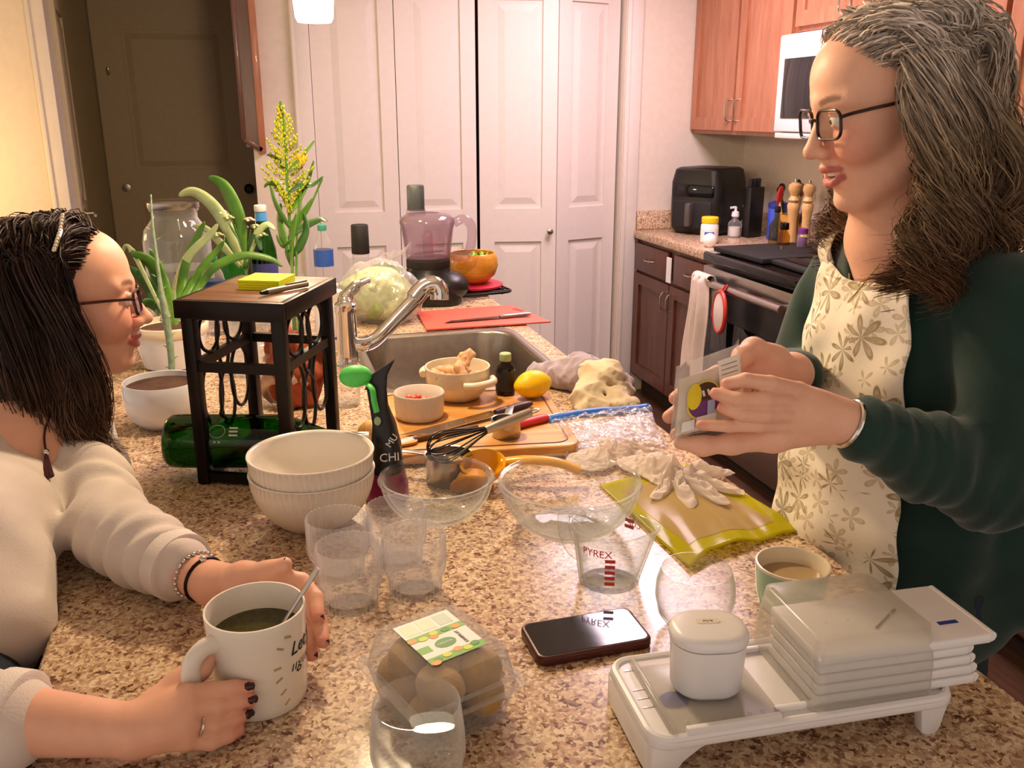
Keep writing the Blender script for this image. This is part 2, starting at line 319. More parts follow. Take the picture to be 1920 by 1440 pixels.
M = dict(
 wall=mat('wall_paint', '#dccfc0', .9, bmp=.15, bs=350, var=.03), ceil=mat('ceiling_paint', '#e6ddd2', .95, bmp=.2, bs=250, var=.03),
 floor=woodmat('floor_wood', '#3e2a20', '#4d3427', '#5d4232', 5, 'Y', .35), hallwall=mat('hall_paint', '#c4b699', .9, var=.04, bmp=.1),
 door=mat('door_white', '#dcd2ca', .45, var=.02), casing=mat('trim_white', '#d8cfc6', .45, var=.02), halldoor=mat('hall_door', '#bda98c', .5, var=.04),
 cherry=woodmat('cherry', '#955b40', '#a5694b', '#b27757', 7, 'Z', .38, .2), cherry_shaded=woodmat('cherry_in_shade', '#4a2a1d', '#573223', '#633a29', 7, 'Z', .38, .15),  # one cherry wood in two tones: the darker copy has shade in its colour
 gap=mat('shadow_gap', '#2a1812', .8), granite=granite(), steel=mat('steel', '#b4aca4', .28, 1, vs_=60, var=.05), chrome=mat('chrome', '#d8d6d4', .08, 1, var=.02),
 brushed=mat('brushed_steel', '#a39a90', .34, 1, vs_=40, stretch=(1, 20, 1), var=.1), nickel=mat('nickel', '#c6bcae', .25, 1, var=.03),
 black=mat('black_plastic', '#151413', .35, var=.1), blackmat=mat('black_matte', '#1c1a19', .7), blackglass=mat('black_glass', '#0d0c0d', .06, spec=.6), blackmetal=mat('black_metal', '#1f1915', .4, .6),
 white=mat('white_plastic', '#e4e2e4', .32, var=.02), whiteware=mat('white_ceramic', '#e6ded2', .22, var=.02, coat=.3), cream=mat('cream_ceramic', '#e2d4ba', .25, var=.04, coat=.3),
 blueceram=mat('bluish_glaze', '#dfe2ea', .12, var=.02, coat=.6), yellow=mat('yellow_enamel', '#f0ac14', .3, var=.05), lemon=mat('lemon_peel', '#f3c70a', .42, bmp=.35, bs=260, var=.06, vs_=25),
 red=mat('red_plastic', '#c4322c', .4), redboard=mat('red_board', '#d8604f', .5, var=.06, vs_=50, bmp=.1), redtrivet=mat('red_silicone', '#b81530', .55, bmp=.3, bs=400), brownwood=woodmat('rack_wood', '#553522', '#68432b', '#7a5236', 8, 'X', .4),
 boardwood=woodmat('board_wood', '#b57a35', '#c98d45', '#d9a45c', 9, 'X', .5), bowlwood=woodmat('bowl_wood', '#c07a1e', '#d3912d', '#e2aa4a', 7, 'X', .35, .3), millwood=woodmat('mill_wood', '#c2925a', '#d4a76d', '#e0b982', 14, 'Z', .4),
 leaf=mat('leaf_green', '#4c7a22', .45, var=.25, vs_=20), leafdk=mat('leaf_dark', '#37602a', .45, var=.25, vs_=25), leafpale=mat('leaf_pale', '#a9b884', .5, var=.2, vs_=25), aloe=mat('aloe_skin', '#7f9577', .55, var=.3, vs_=90),
 goldenrod=mat('goldenrod', '#a9ac24', .7, var=.35, vs_=150), orangefl=mat('orange_petal', '#f0a408', .6, var=.15), rust=mat('rust_petal', '#9c4a2c', .7, var=.3, vs_=40, bmp=.3, bs=80), palepink=mat('pale_petal', '#d8bfae', .7, var=.2),
 soil=mat('soil', '#4a2f20', .95, bmp=.8, bs=120, var=.4), glass=glass('clear_glass', (.975,.98,.975), (.78,.81,.80), .015, .03, rimfilm=.5), glassthick=glass('thick_glass', (.955,.97,.965), (.66,.72,.69), .015, .04, rimfilm=.5), glassrib=glass('ribbed_glass', (.97,.97,.97), (.8,.81,.82), .06, .09, filmcol=(.95,.95,.97), rimfilm=.6),
 water=glass('water', (.95,.96,.96), (.82,.84,.84), .0, .02, ior=1.33), greenglass=glass('green_glass', (.10,.36,.06), (.01,.06,.01)), greenpale=glass('green_plastic', (.22,.62,.16), (.05,.25,.05), .1, .25, filmcol=lin('#4cc040')), petclear=glass('clear_plastic', (.95,.95,.955), (.80,.80,.82), .07, .13, rimfilm=.45),
 processor=glass('smoky_plastic', (.86,.80,.84), (.50,.42,.50), .08, .12, filmcol=lin('#cbb8bf')), bagfilm=glass('bag_film', (.96,.94,.96), (.80,.76,.82), .10, .16, .9, 60, 1.8, rimfilm=.3), frost=glass('frosted_plastic', (.93,.92,.90), (.8,.8,.77), .2, .30, filmcol=lin('#e4e0d8'), rimfilm=.3),
 glove=glass('glove_film', (.9,.88,.86), (.8,.76,.74), .35, .72, .4, 60, filmcol=lin('#f2e6dd')), mat_yellow=glass('yellow_film', (.86,.80,.10), (.75,.68,.05), .12, .55, .25, 8, filmcol=lin('#d9d21c')),
 pink=mat('salmon_bits', '#d8866a', .5, var=.2, vs_=80), ginger=mat('ginger', '#cfa276', .6, var=.25, vs_=60, bmp=.4, bs=90), towel=mat('lavender_towel', '#a89aa6', .95, bmp=.7, bs=500, var=.1, sheen=.4), clothcream=mat('cream_cloth', '#d9c7a8', .95, bmp=.6, bs=500, var=.06, sheen=.3), clothwhite=mat('white_cloth', '#d8c6b8', .95, bmp=.5, bs=500, var=.05, sheen=.3),
 amber=mat('amber_bottle', '#170b07', .1, var=.2), greencap=mat('sage_cap', '#9db183', .5), limegreen=mat('green_silicone', '#55cf5c', .45, var=.05), bluezip=mat('blue_zip', '#2467c8', .4, var=.1), label_white=mat('label_white', '#eceae4', .5, var=.02),
 bluelabel=mat('blue_label', '#2f55a8', .4, var=.1), navy=mat('navy_mark', '#2c3488', .4), teal=mat('teal_glaze', '#9ccbb4', .2, var=.05, coat=.4), tea=mat('tea', '#3f3a06', .06, var=.2, vs_=120), coffee=mat('milky_tea', '#b39a72', .15),
 pouchblk=mat('pouch_black', '#1c1719', .35, var=.2, bmp=.2, bs=30), magenta=mat('pouch_magenta', '#8e1553', .35, var=.2), stickyellow=mat('sticky_notes', '#e2ee06', .6, var=.02), kiwi=mat('kiwi_skin', '#a98447', .85, var=.22, vs_=45, bmp=.6, bs=300, sheen=.2),
 kgreen=mat('label_green', '#6aae30', .5), kgreendk=mat('label_green_dark', '#3f8a2c', .5), korange=mat('label_orange', '#f0962a', .5), kyel=mat('label_lime', '#c8d62c', .5), ink=mat('ink_black', '#1a1a1a', .5), gold=mat('ink_gold', '#b9a46a', .4, .3), redink=mat('red_print', '#c23a2c', .5), textwhite=mat('print_white', '#e8e8e4', .6),
 salad=mat('lettuce', '#c3d19b', .5, var=.35, vs_=30, bmp=.6, bs=40), saladgr=mat('salad_green', '#8fae34', .5, var=.4, vs_=35), phonecase=mat('phone_case', '#4a1c16', .35, var=.1), skindk=mat('dark', '#111111', .5), oil=glass('oil', (.75,.62,.25), (.4,.3,.08)), blue=mat('cobalt', '#3a52c4', .4), purple=mat('purple_print', '#6b2f78', .5), brownprint=mat('brown_print', '#4a3018', .5), yellowprint=mat('yellow_print', '#e8cf1e', .45), lav=mat('pale_blue_print', '#a9b4d6', .5), cheese=mat('cheese', '#ead9bd', .5, var=.03),
 silver=mat('silver_jewel', '#d4cec8', .15, 1), garnet=mat('garnet_tassel', '#3a1218', .5, bmp=.4, bs=300), lens=glass('spectacle_lens', (.97,.96,.96), (.85,.84,.84), .01, ior=1.4), frame=mat('spectacle_frame', '#2a1512', .2, var=.4, vs_=60), tooth=mat('tooth', '#efe6da', .25), nail=mat('dark_nail', '#3a1a1e', .15), eyewhite=mat('eye_white', '#e9e0da', .15), iris=mat('iris', '#3a2a1c', .1), denim=mat('denim', '#1c2533', .85, bmp=.4, bs=500, var=.2), 
)
# ================================================================ the room
YB = 4.526      # pantry wall
XR = 2.58       # range wall
def st(name, vf, m, parent=None, **k):
    o = add(name, vf, m, parent, **k)
    if parent is None: o['kind'] = 'structure'
    return o
st('floor', box(-3.2, 3.0, -1.6, 7.2, -.05, 0), M['floor'], smooth=0)
st('ceiling', box(-3.2, 3.0, -1.6, 7.2, 2.44, 2.5), M['ceil'], smooth=0)
st('wall_back', cells([.0, .285, 1.865, XR], [0, 2.17, 2.44], lambda i, j: not (i == 1 and j == 0), YB, YB+.09), M['wall'], smooth=0)
st('wall_right', box(XR, XR+.1, -1.6, YB+.09, 0, 2.44), M['wall'], smooth=0)
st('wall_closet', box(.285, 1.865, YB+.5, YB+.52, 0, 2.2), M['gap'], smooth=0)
st('wall_left', box(-3.2, -.885, YB, YB+.1, 0, 2.44), M['wall'], smooth=0)
st('wall_header', box(-.885, .0, YB, YB+.1, 2.2, 2.44), M['wall'], smooth=0)
st('wall_hall_right', box(.0, .08, YB+.09, 6.4, 0, 2.44), M['hallwall'], smooth=0)
st('wall_hall_left', box(-1.0, -.92, YB+.1, 6.4, 0, 2.44), M['hallwall'], smooth=0)
st('wall_hall_end', box(-1.0, .1, 6.4, 6.5, 0, 2.44), M['hallwall'], smooth=0)
def raised_door(name, wd, h, loc, rz, m, panels, th=.036, parent=None, stile=.075):
    """door leaf: x 0..wd along its width, front at y=0; panels = list of (z0, z1)"""
    d = struct(name, loc, rz) if parent is None else parent
    zs = [0]; 
    for a, b_ in panels: zs += [a, b_]
    zs.append(h); xs = [0, stile, wd-stile, wd]
    add('door_frame', cells(xs, zs, lambda i, j: not (i == 1 and j % 2 == 1), 0, th), m, d, smooth=0)
    for a, b_ in panels:
        add('panel', raised(stile, wd-stile, a, b_, .012, .004, .022, .055), m, d, smooth=0)
    add('back_panel', box(.005, wd-.005, th*.55, th*.9, .01, h-.01), m, d, smooth=0)
    return d
LW, LH = .394, 2.15
pan = [(.17, .86), (1.03, 2.03)]
raised_door('door_1', LW, LH, (.290, YB+.02, .01), 0, M['door'], pan)
raised_door('door_2', LW, LH, (.290+LW+.004, YB+.02, .01), 0, M['door'], pan)
a3 = math.radians(-11)
d3 = raised_door('door_3', LW, LH, (1.098, YB+.02, .01), a3, M['door'], pan)
fx, fy = 1.098+LW*math.cos(a3), YB+.02+LW*math.sin(a3)
a4 = math.asin(min(.9, (YB+.03-fy)/LW))+.06
d4 = raised_door('door_4', LW-.02, LH, (fx+.006, fy+.002, .01), a4, M['door'], pan)
kn = add('door_knob', xf(lathe([(.006, 0), (.006, .018), (.014, .022), (.0175, .03), (.015, .038), (.006, .042)], 20), rot=(math.pi/2, 0, 0)), M['nickel'], d3, loc=(LW-.033, 0, .915))
def casing(name, x, z0, z1, y, wd=.085):
    o = struct(name, (x, y, z0))
    add('casing_board', box(-wd/2, wd/2, -.018, 0, 0, z1-z0, .004), M['casing'], o)
    add('casing_bead', box(-wd/2+.004, -wd/2+.02, -.026, -.016, 0, z1-z0, .003), M['casing'], o)
casing('trim_1', .243, 0, 2.2, YB); casing('trim_2', 1.91, 0, 2.2, YB)
o = struct('trim_3', (0, YB, 2.17)); add('casing_board', box(.2, 1.95, -.018, 0, 0, .085, .004), M['casing'], o)
casing('trim_4', -.855, 0, 2.2, YB-.002, .075); 
o = struct('trim_5', (0, 0, 0)); add('jamb_board', box(-.885, -.82, YB+.0, YB+.12, 0, 2.2), M['casing'], o, smooth=0)
st('baseboard_left', box(-3.2, -.90, YB-.014, YB, 0, .1, .003), M['casing'])
# hall: door standing open on the left, closed door at the end
d5 = raised_door('door_5', .72, 2.1, (-.80, YB+.13, .02), math.radians(97), M['hallwall'], [(.18, .85), (1.05, 1.95)], stile=.11)
add('lever_rose', xf(lathe([(.026, 0), (.026, .008), (.012, .012), (.011, .05)], 20), rot=(math.pi/2, 0, 0)), M['nickel'], d5, loc=(.19, 0, 1.02))
add('lever', tube([(.19, -.05, 1.02), (.15, -.055, 1.02), (.09, -.052, 1.018)], [.010, .009, .007], 10), M['nickel'], d5)
d6 = raised_door('door_6', .94, 2.2, (-.91, 6.37, .01), 0, M['halldoor'], [(.2, .95), (1.15, 2.0)], stile=.17)
add('door_knob', xf(lathe([(.03, 0), (.03, .006), (.012, .012), (.012, .03), (.028, .04), (.03, .055), (.018, .066)], 20), rot=(math.pi/2, 0, 0)), M['blackmetal'], d6, loc=(.86, 0, 1.02))
add('deadbolt', xf(lathe([(.028, 0), (.026, .012), (.012, .014)], 20), rot=(math.pi/2, 0, 0)), M['nickel'], d6, loc=(.10, 0, 1.04))
add('coat_hook', tube([(.08, 0, 1.74), (.08, -.03, 1.735), (.08, -.04, 1.75), (.08, -.038, 1.775)], .007, 8), M['nickel'], d6)
# brown board at the wall corner
t = thing('framed_board', 'tall brown wooden framed board hung at the wall corner beside the dark hall', 'frame', (.005, YB-.05, 1.33), 0)
add('board', box(-.035, .02, .012, .045, .03, 1.05), M['cherry_shaded'], t, smooth=0)
add('frame_stile', box(.02, .052, 0, .048, 0, 1.06, .004), M['cherry'], t); add('frame_stile', box(-.055, -.033, 0, .048, .06, 1.06, .004), M['cherry_shaded'], t)  # left side takes the shaded wood copy, right stile the lit one
add('frame_rail', xf(box(-.05, .045, 0, .046, 0, .025, .003), (-.008, 0, .03), (0, .6, 0)), M['cherry_shaded'], t)
# light switch plate beside
o = thing('switch_plate', 'small white light switch plate on wall left of the pantry', 'switch', (.115, YB, 1.14))
add('plate', box(-.035, .035, -.007, 0, -.058, .058, .003), M['white'], o); add('rocker', box(-.016, .016, -.011, -.006, -.032, .032, .002), M['white'], o)
# ceiling fixture and pendant lamps
t = thing('ceiling_light', 'long fluorescent ceiling light box over the kitchen aisle', 'light', (1.49, 3.27, 2.44))
add('housing', box(-.31, .31, -.63, .63, -.05, 0, .006), M['white'], t)
em = bpy.data.materials.new('lit_diffuser'); em.use_nodes = True; nt = em.node_tree; b = nt.nodes['Principled BSDF']; b.inputs['Emission Color'].default_value = (1, .76, .88, 1); b.inputs['Emission Strength'].default_value = 5; b.inputs['Roughness'].default_value = .5
add('diffuser', box(-.295, .295, -.61, .61, -.072, -.048, .008), em, t)
em2 = bpy.data.materials.new('lit_shade'); em2.use_nodes = True; b = em2.node_tree.nodes['Principled BSDF']; b.inputs['Emission Color'].default_value = (1, .90, .70, 1); b.inputs['Emission Strength'].default_value = 9
def pendant(x, y, z, label, power):
    t = thing('pendant_lamp', label, 'lamp', (x, y, z), 0, 'pendant lamps over the island')
    add('shade', lathe([(.030, .002), (.044, .0), (.050, .012), (.056, .09), (.052, .125), (.03, .15), (.018, .155)], 32, True, True), em2, t)
    add('cap', lathe([(.020, .153), (.022, .18), (.008, .195)], 20), M['nickel'], t)
    add('cord', tube([(0, 0, .19), (0, 0, 2.44-z-.02)], .004, 8), M['blackmetal'], t)
    add('canopy', lathe([(.055, 2.44-z-.022), (.06, 2.44-z)], 24), M['nickel'], t)
    light('pendant_bulb', 'POINT', (x, y, z-.03), power, WARM, .045)
pendant(.182, 2.6, 1.742, 'glowing white glass pendant lamp hanging above the sink', 20)
pendant(.22, 1.72, 1.86, 'white glass pendant lamp hanging over the bowls, the nearer one', 32)
# ================================================================ the range wall
def arch_handle(name, parent, loc, rot, l=.10, r=.0045, h=.028):
    pts = spline([(-l/2, 0, 0), (-l/2+.004, -h*.6, 0), (-l*.28, -h*.95, 0), (0, -h, 0), (l*.28, -h*.95, 0), (l/2-.004, -h*.6, 0), (l/2, 0, 0)], 24)
    return add(name, tube(pts, r, 8), M['nickel'], parent, loc=loc, rot=rot)
def shaker(parent, x0, x1, z0, z1, m, handle=None, th=.02, st_=.06, name='door', field=True):
    """a cabinet front in the thing's own xz plane, front at y=-th"""
    d = bpy.data.objects.new(name, None); COL.objects.link(d); d.parent = parent
    if field: 
        add(name+'_frame', cells([x0, x0+st_, x1-st_, x1], [z0, z0+st_, z1-st_, z1], lambda i, j: not (i == 1 and j == 1), -th, 0), m, d, smooth=0)
        add('panel', box(x0+st_-.004, x1-st_+.004, -th*.45, -.002, z0+st_-.004, z1-st_+.004), m, d, smooth=0)
    else: add(name+'_front', box(x0, x1, -th, 0, z0, z1, .004), m, d)
    if handle:
        hx, hz, vert, l = handle; arch_handle('handle', d, (hx, -th, hz), (0, math.pi/2 if vert else 0, 0), l)
    return d
# things on this wall: local x runs to the right as seen from the aisle (towards -Y), front faces -X  => rz = -90deg
RZ = -math.pi/2
# base cabinet left of the range
t = thing('base_cabinet', 'shade-darkened cherry base cabinet with two drawers over two doors left of the range', 'cabinet', (1.97, YB-.004, 0), RZ)
W_ = YB-.004-3.60
add('carcass', box(0, W_, .002, .59, .10, .865), M['cherry_shaded'], t, smooth=0)
add('toe_kick', box(0, W_, .06, .59, 0, .10), M['gap'], t, smooth=0)
shaker(t, .02, .425, .70, .845, M['cherry_shaded'], (.235, .775, False, .09), name='drawer', field=False)
shaker(t, .50, W_-.015, .70, .845, M['cherry_shaded'], (.70, .775, False, .09), name='drawer', field=False)
shaker(t, .02, .455, .12, .685, M['cherry_shaded'], (.425, .60, True, .09))
shaker(t, .465, W_-.015, .12, .685, M['cherry_shaded'], (.495, .60, True, .09))
o = thing('drawer_tag', 'white paper tag tucked between the two drawers left of the range', 'tag', (1.945, 4.063, .70)); add('paper', box(-.004, .004, -.022, .022, 0, .125, .001), M['label_white'], o, smooth=0)
def worktop(name, label, y0, y1):
    t = thing(name, label, 'counter', (0, 0, 0))
    add('slab', box(1.94, XR-.002, y0, y1, .868, CNT, .006), M['granite'], t)
    b_ = thing('backsplash', ('low granite backsplash behind the air fryer and mills' if y0 > 3 else 'low granite backsplash right of the range'), 'backsplash'); add('splash', box(XR-.024, XR-.002, y0, y1, CNT+.0005, 1.01, .003), M['granite'], b_)
    return b_
worktop('worktop', 'speckled granite worktop under the air fryer', 3.594, YB-.003)
wt = thing('backsplash', 'short granite end splash against the pantry wall beside the air fryer', 'backsplash')
add('end_splash', box(1.955, XR-.026, YB-.024, YB-.003, CNT+.0005, 1.01, .003), M['granite'], wt)
worktop('worktop', 'speckled granite worktop right of the range behind the standing woman', 1.2, 2.826)
t = thing('base_cabinet', 'shade-darkened cherry base cabinet right of the range behind the standing woman', 'cabinet', (1.97, 2.822, 0), RZ)
add('carcass', box(0, 1.6, .002, .59, .10, .865), M['cherry_shaded'], t, smooth=0); add('toe_kick', box(0, 1.6, .06, .59, 0, .10), M['gap'], t, smooth=0)
for k in range(4):
    shaker(t, .01+k*.4, .39+k*.4, .70, .845, M['cherry_shaded'], (.2+k*.4, .775, False, .09), name='drawer', field=False); shaker(t, .01+k*.4, .39+k*.4, .12, .685, M['cherry_shaded'], ((.36 if k % 2 == 0 else .04)+k*.4, .60, True, .09))
# range
t = thing('range', 'black electric range with a steel handle and dark oven door', 'range', (1.90, 3.588, 0), RZ)
RW = .758
add('body', box(0, RW, .03, .66, .03, .895, .004), M['black'], t)
add('cooktop', box(-.002, RW+.002, -.022, .66, .885, .930, .012, 3), M['blackglass'], t)
for k, (x, y, r) in enumerate(((.2, .17, .10), (.56, .17, .085), (.2, .44, .085), (.56, .44, .10))):
    add('burner_ring', xf(lathe([(r-.003, 0), (r, 0), (r, .0006), (r-.003, .0006)], 40, False, False), (x, y, .9303)), M['blackmat'], t)
od = bpy.data.objects.new('oven_door', None); COL.objects.link(od); od.parent = t
add('door_panel', box(.004, RW-.004, -.012, .03, .235, .79, .006), M['black'], od)
add('door_window', box(.11, RW-.11, -.016, -.010, .34, .66, .002), M['blackglass'], od)
add('door_top_strip', box(.004, RW-.004, -.016, .03, .79, .868, .004), M['steel'], od)
add('handle_bar', tube([(.03, -.068, .815), (RW-.03, -.068, .815)], .0165, 16), M['steel'], od)
for x in (.05, RW-.05): add('handle_post', box(x-.014, x+.014, -.064, -.012, .802, .828, .004), M['steel'], od)
dr = add('storage_drawer', box(.004, RW-.004, -.010, .03, .07, .225, .005), mat('drawer_enamel', '#57443c', .35), t)
add('kick', box(.01, RW-.01, .04, .6, 0, .06), M['gap'], t, smooth=0)
add('backguard', box(0, RW, .61, .66, .93, 1.06, .01), M['black'], t)
# burner covers lying on the cooktop
o = thing('burner_cover', 'dark grey board cover lying over the far burners of the range', 'cover', (2.15, 3.36, .934), .04); add('cover_board', box(-.24, .24, -.19, .19, 0, .022, .005), M['blackmat'], o); add('cover_knob', tube([(-.01, .02, .022), (-.01, .02, .034)], .006, 8), M['steel'], o)
o = thing('burner_cover', 'dark grey board cover lying over the near burners of the range', 'cover', (2.17, 3.02, .934), -.05); add('cover_board', box(-.22, .22, -.13, .13, 0, .018, .005), M['blackmat'], o); add('cover_rim', box(-.18, -.12, -.11, .11, .016, .024, .003), M['blackmetal'], o)
# upper cabinets and microwave
def upper(label, y0, y1, z0, z1, doors, m=M['cherry'], xf_=2.262):
    t = thing('wall_cabinet', label, 'cabinet', (xf_, y0, 0), RZ); wd = y0-y1
    add('carcass', box(0, wd, .001, XR-.003-xf_, z0, z1), m, t, smooth=0)
    n = len(doors)
    for k, hs in enumerate(doors):
        a, b_ = k*wd/n+.006+(.012 if k else 0)*0, (k+1)*wd/n-.006
        hx = (b_-.03 if hs == 'r' else a+.03)
        shaker(t, a+.004, b_-.004, z0+.02, z1-.015, m, (hx, z0+.115 if z1-z0 > .5 else z0+.09, True, .10))
    return t
UZ = 2.26
upper('cherry wall cabinet with two doors left of the microwave', YB-.003, 3.60, 1.41, UZ, 'rl')
upper('short cherry wall cabinet above the microwave', 3.596, 2.834, 1.84, UZ, 'rl')
upper('narrow cherry wall cabinet right of the microwave behind the standing woman', 2.83, 2.42, 1.39, UZ, 'r')
upper('cherry wall cabinet at the right edge behind the standing woman', 2.416, 1.4, 1.39, UZ, 'rl')
t = thing('microwave', 'white over-range microwave with a dark window', 'microwave', (2.19, 3.592, 1.405), RZ)
add('case', box(0, .756, .02, .385, 0, .425, .006), M['white'], t)
md = add('door', box(.004, .57, -.012, .022, .03, .42, .008), M['white'], t)
add('window', box(.055, .50, -.016, -.010, .085, .325, .003), M['blackglass'], md)
add('handle', tube([(.545, -.014, .08), (.545, -.045, .09), (.545, -.045, .35), (.545, -.014, .36)], .009, 10), M['white'], md)
add('control_panel', box(.576, .752, -.012, .022, .03, .42, .006), M['white'], t); add('display', box(.60, .73, -.015, -.010, .33, .38, .002), M['blackglass'], t)
for i in range(4):
    for j in range(3): add('key', box(.605+j*.044, .64+j*.044, -.0145, -.010, .09+i*.052, .125+i*.052, .002), M['casing'], t)
add('vent_strip', box(.01, .746, -.006, .022, .004, .026, .002), M['casing'], t)
# ---------------------------------------------------------------- things on the worktop by the range
t = thing('air_fryer', 'black boxy air fryer with a vertical handle in the worktop corner', 'air fryer', (2.27, 4.315, CNT), -math.pi/2+.55)
def rloft(levels, n=5):
    V, F, k = [], [], None
    for (w_, d_, r_, z) in levels:
        p = rrect(w_, d_, r_, n); k = len(p); V += [(x, y, z) for x, y in p]
    m_ = len(levels)
    for j in range(m_-1):
        for i in range(k): F.append((j*k+i, j*k+(i+1) % k, (j+1)*k+(i+1) % k, (j+1)*k+i))
    F.append(tuple(range(k-1, -1, -1))); F.append(tuple((m_-1)*k+i for i in range(k)))
    return np.array(V), F
add('body', rloft([(.25, .26, .04, 0), (.29, .30, .05, .03), (.30, .31, .055, .13), (.30, .31, .055, .26), (.27, .29, .05, .325), (.24, .26, .05, .335)]), M['black'], t)
add('basket_front', box(-.115, .115, -.163, -.14, .03, .175, .012, 3), M['blackmat'], t)
add('display_panel', box(-.12, .12, -.160, -.14, .19, .255, .008), M['blackglass'], t)
add('handle', box(-.016, .016, -.205, -.155, .045, .165, .010, 3), mat('grey_handle', '#4d4845', .35), t)
jx, jy = 2.085, 3.93
t = thing('mayonnaise_jar', 'squat jar with a yellow lid beside the range', 'jar', (jx, jy, CNT))
add('jar_body', lathe([(.035, 0), (.042, .008), (.042, .085), (.036, .098)], 28), M['label_white'], t); add('jar_label', lathe([(.0425, .02), (.0425, .07)], 28, False, False, ), M['label_white'], t)
add('label_patch', xf(grid(lambda u, v: (.0432*math.cos(-2.6+u*1.1), .0432*math.sin(-2.6+u*1.1), .022+v*.035), 10, 2), (0,0,0)), M['blue'], t)
add('lid', lathe([(.039, .096), (.0405, .1), (.0405, .122), (.037, .126)], 28), M['yellowprint'], t)
t = thing('salt_bag', 'crumpled small white packet standing right of the yellow lidded jar', 'packet', (2.02, 3.80, CNT))
add('packet', ball((0, 0, .032), (.034, .026, .033), 20, 12, lambda x, y, z: 1+.15*mnoise.noise(Vector((x*3, y*3, z*3)))), M['label_white'], t)
def bottle(name, label, cat_, loc, prof, m, parts=(), group=None):
    t = thing(name, label, cat_, loc, 0, group); add('bottle_body', lathe(prof, 28), m, t)
    for nm, pr, mm in parts: add(nm, lathe(pr, 24), mm, t)
    return t
for k, (px, py, lb) in enumerate(((1376, 444, 'small glass bottle with a white pump top, nearer the yellow lidded jar'), (1400, 440, 'small glass bottle with a white pump top, nearer the pepper mills'))):
    q = G(px, py); t = bottle('pump_bottle', lb, 'bottle', (q[0], q[1], CNT), [(.03, 0), (.033, .01), (.033, .07), (.014, .09), (.012, .10)], M['petclear'], [('pump_cap', [(.014, .098), (.020, .104), (.018, .125), (.007, .13), (.007, .15)], M['white'])], 'pump bottles beside the range')
    add('nozzle', tube([(0, 0, .148), (-.03, 0, .146)], .006, 8), M['white'], t); add('contents', lathe([(.028, .004), (.030, .012), (.030, .05)], 24), M['label_white'], t)
q = (2.40, 3.72)
t = thing('utensil_crock', 'tan utensil crock packed with spatulas and spoons behind the bottles', 'crock', (q[0], q[1], CNT))
add('crock', lathe([(.055, 0), (.06, .01), (.062, .15), (.056, .15), (.054, .02)], 32, True, True), mat('crock_tan', '#b98a3e', .5, var=.2), t)
def utensil(name, lb, dx, dy, lean, l, head, mh, mhead):
    t = thing(name, lb, 'utensil', (q[0]+dx, q[1]+dy, CNT+.03)); top = np.array([lean[0], lean[1], l])
    add('handle', tube([(0,0,0), top], .006, 8), mh, t)
    add('head', xf(ball((0,0,0), head, 16, 10), top+np.array([0,0,head[2]*.7]), (lean[1]*2, -lean[0]*2, .4)), mhead, t)
utensil('spatula', 'red spatula standing in the tan crock', -.02, .02, (-.02, .04), .17, (.024, .008, .045), M['millwood'], M['red'])
utensil('ladle', 'black ladle leaning left in the tan crock', .0, .03, (.0, .09), .21, (.030, .012, .026), M['blackmetal'], M['black'])
utensil('slotted_turner', 'black slotted turner standing upright in the tan crock', .02, .0, (.01, .03), .22, (.028, .007, .034), M['black'], M['black'])
utensil('wooden_spoon', 'brown wooden spoon leaning in the tan crock', .0, -.01, (.02, -.01), .21, (.022, .01, .032), M['millwood'], M['cherry'])
utensil('serving_fork', 'dark serving spoon leaning toward the mills in the tan crock', .0, -.03, (.0, -.07), .215, (.025, .01, .028), M['steel'], M['blackmetal'])
for k, (px, py, hh, lb) in enumerate(((1462, 432, .30, 'taller wooden pepper mill with a round knob, the left one'), (1490, 430, .285, 'slimmer wooden pepper mill with a round knob, the right one'))):
    Y_ = 3.66-.14*k; X_ = 2.36-.02*k
    s_ = 1-.12*k
    t = thing('pepper_mill', lb, 'mill', (X_, Y_, CNT if k == 0 else .9305), 0, 'wooden mills by the range')
    add('mill_body', lathe([(r*s_, z*hh) for r, z in [(.032, 0), (.033, .03), (.027, .12), (.022, .3), (.021, .45), (.026, .58), (.030, .66), (.024, .70)]], 28), M['millwood'], t)
    add('mill_head', lathe([(r*s_, z*hh) for r, z in [(.02, .71), (.027, .74), (.018, .80), (.024, .85), (.031, .90), (.029, .96), (.015, 1.0)]], 28), M['millwood'], t)
    add('mill_nut', lathe([(.008, hh), (.009, hh+.008), (.005, hh+.014)], 14), M['steel'], t)
bottle('oil_bottle', 'square-shouldered bottle of golden oil in front of the mills', 'bottle', (2.28, 3.66, CNT), [(.03, 0), (.032, .006), (.032, .11), (.013, .14), (.012, .17)], M['oil'], [('stopper', [(.013, .168), (.015, .172), (.013, .195)], M['black'])])
bottle('oil_bottle', 'small dark topped bottle of golden oil right of the mills', 'bottle', (2.22, 3.50, .934), [(.026, 0), (.028, .006), (.028, .06), (.015, .08), (.013, .09)], M['oil'], [('stopper', [(.020, .088), (.021, .092), (.019, .118)], M['amber'])])
t = thing('blue_canister', 'cobalt blue canister behind the utensil crock', 'canister', (2.46, 3.95, CNT)); add('canister_body', lathe([(.04, 0), (.045, .01), (.045, .15), (.04, .16)], 28), M['blue'], t); add('canister_lid', lathe([(.046, .158), (.046, .18), (.02, .19)], 28), M['navy'], t)
t = thing('knife_block', 'tall narrow black block beside the air fryer', 'block', (2.40, 4.08, CNT), .3); add('block_body', box(-.05, .05, -.025, .025, 0, .25, .008), M['black'], t)
for k in range(3): add('knife_handle', box(-.04+k*.028, -.022+k*.028, -.01, .01, .24, .29, .004), M['blackmat'], t)
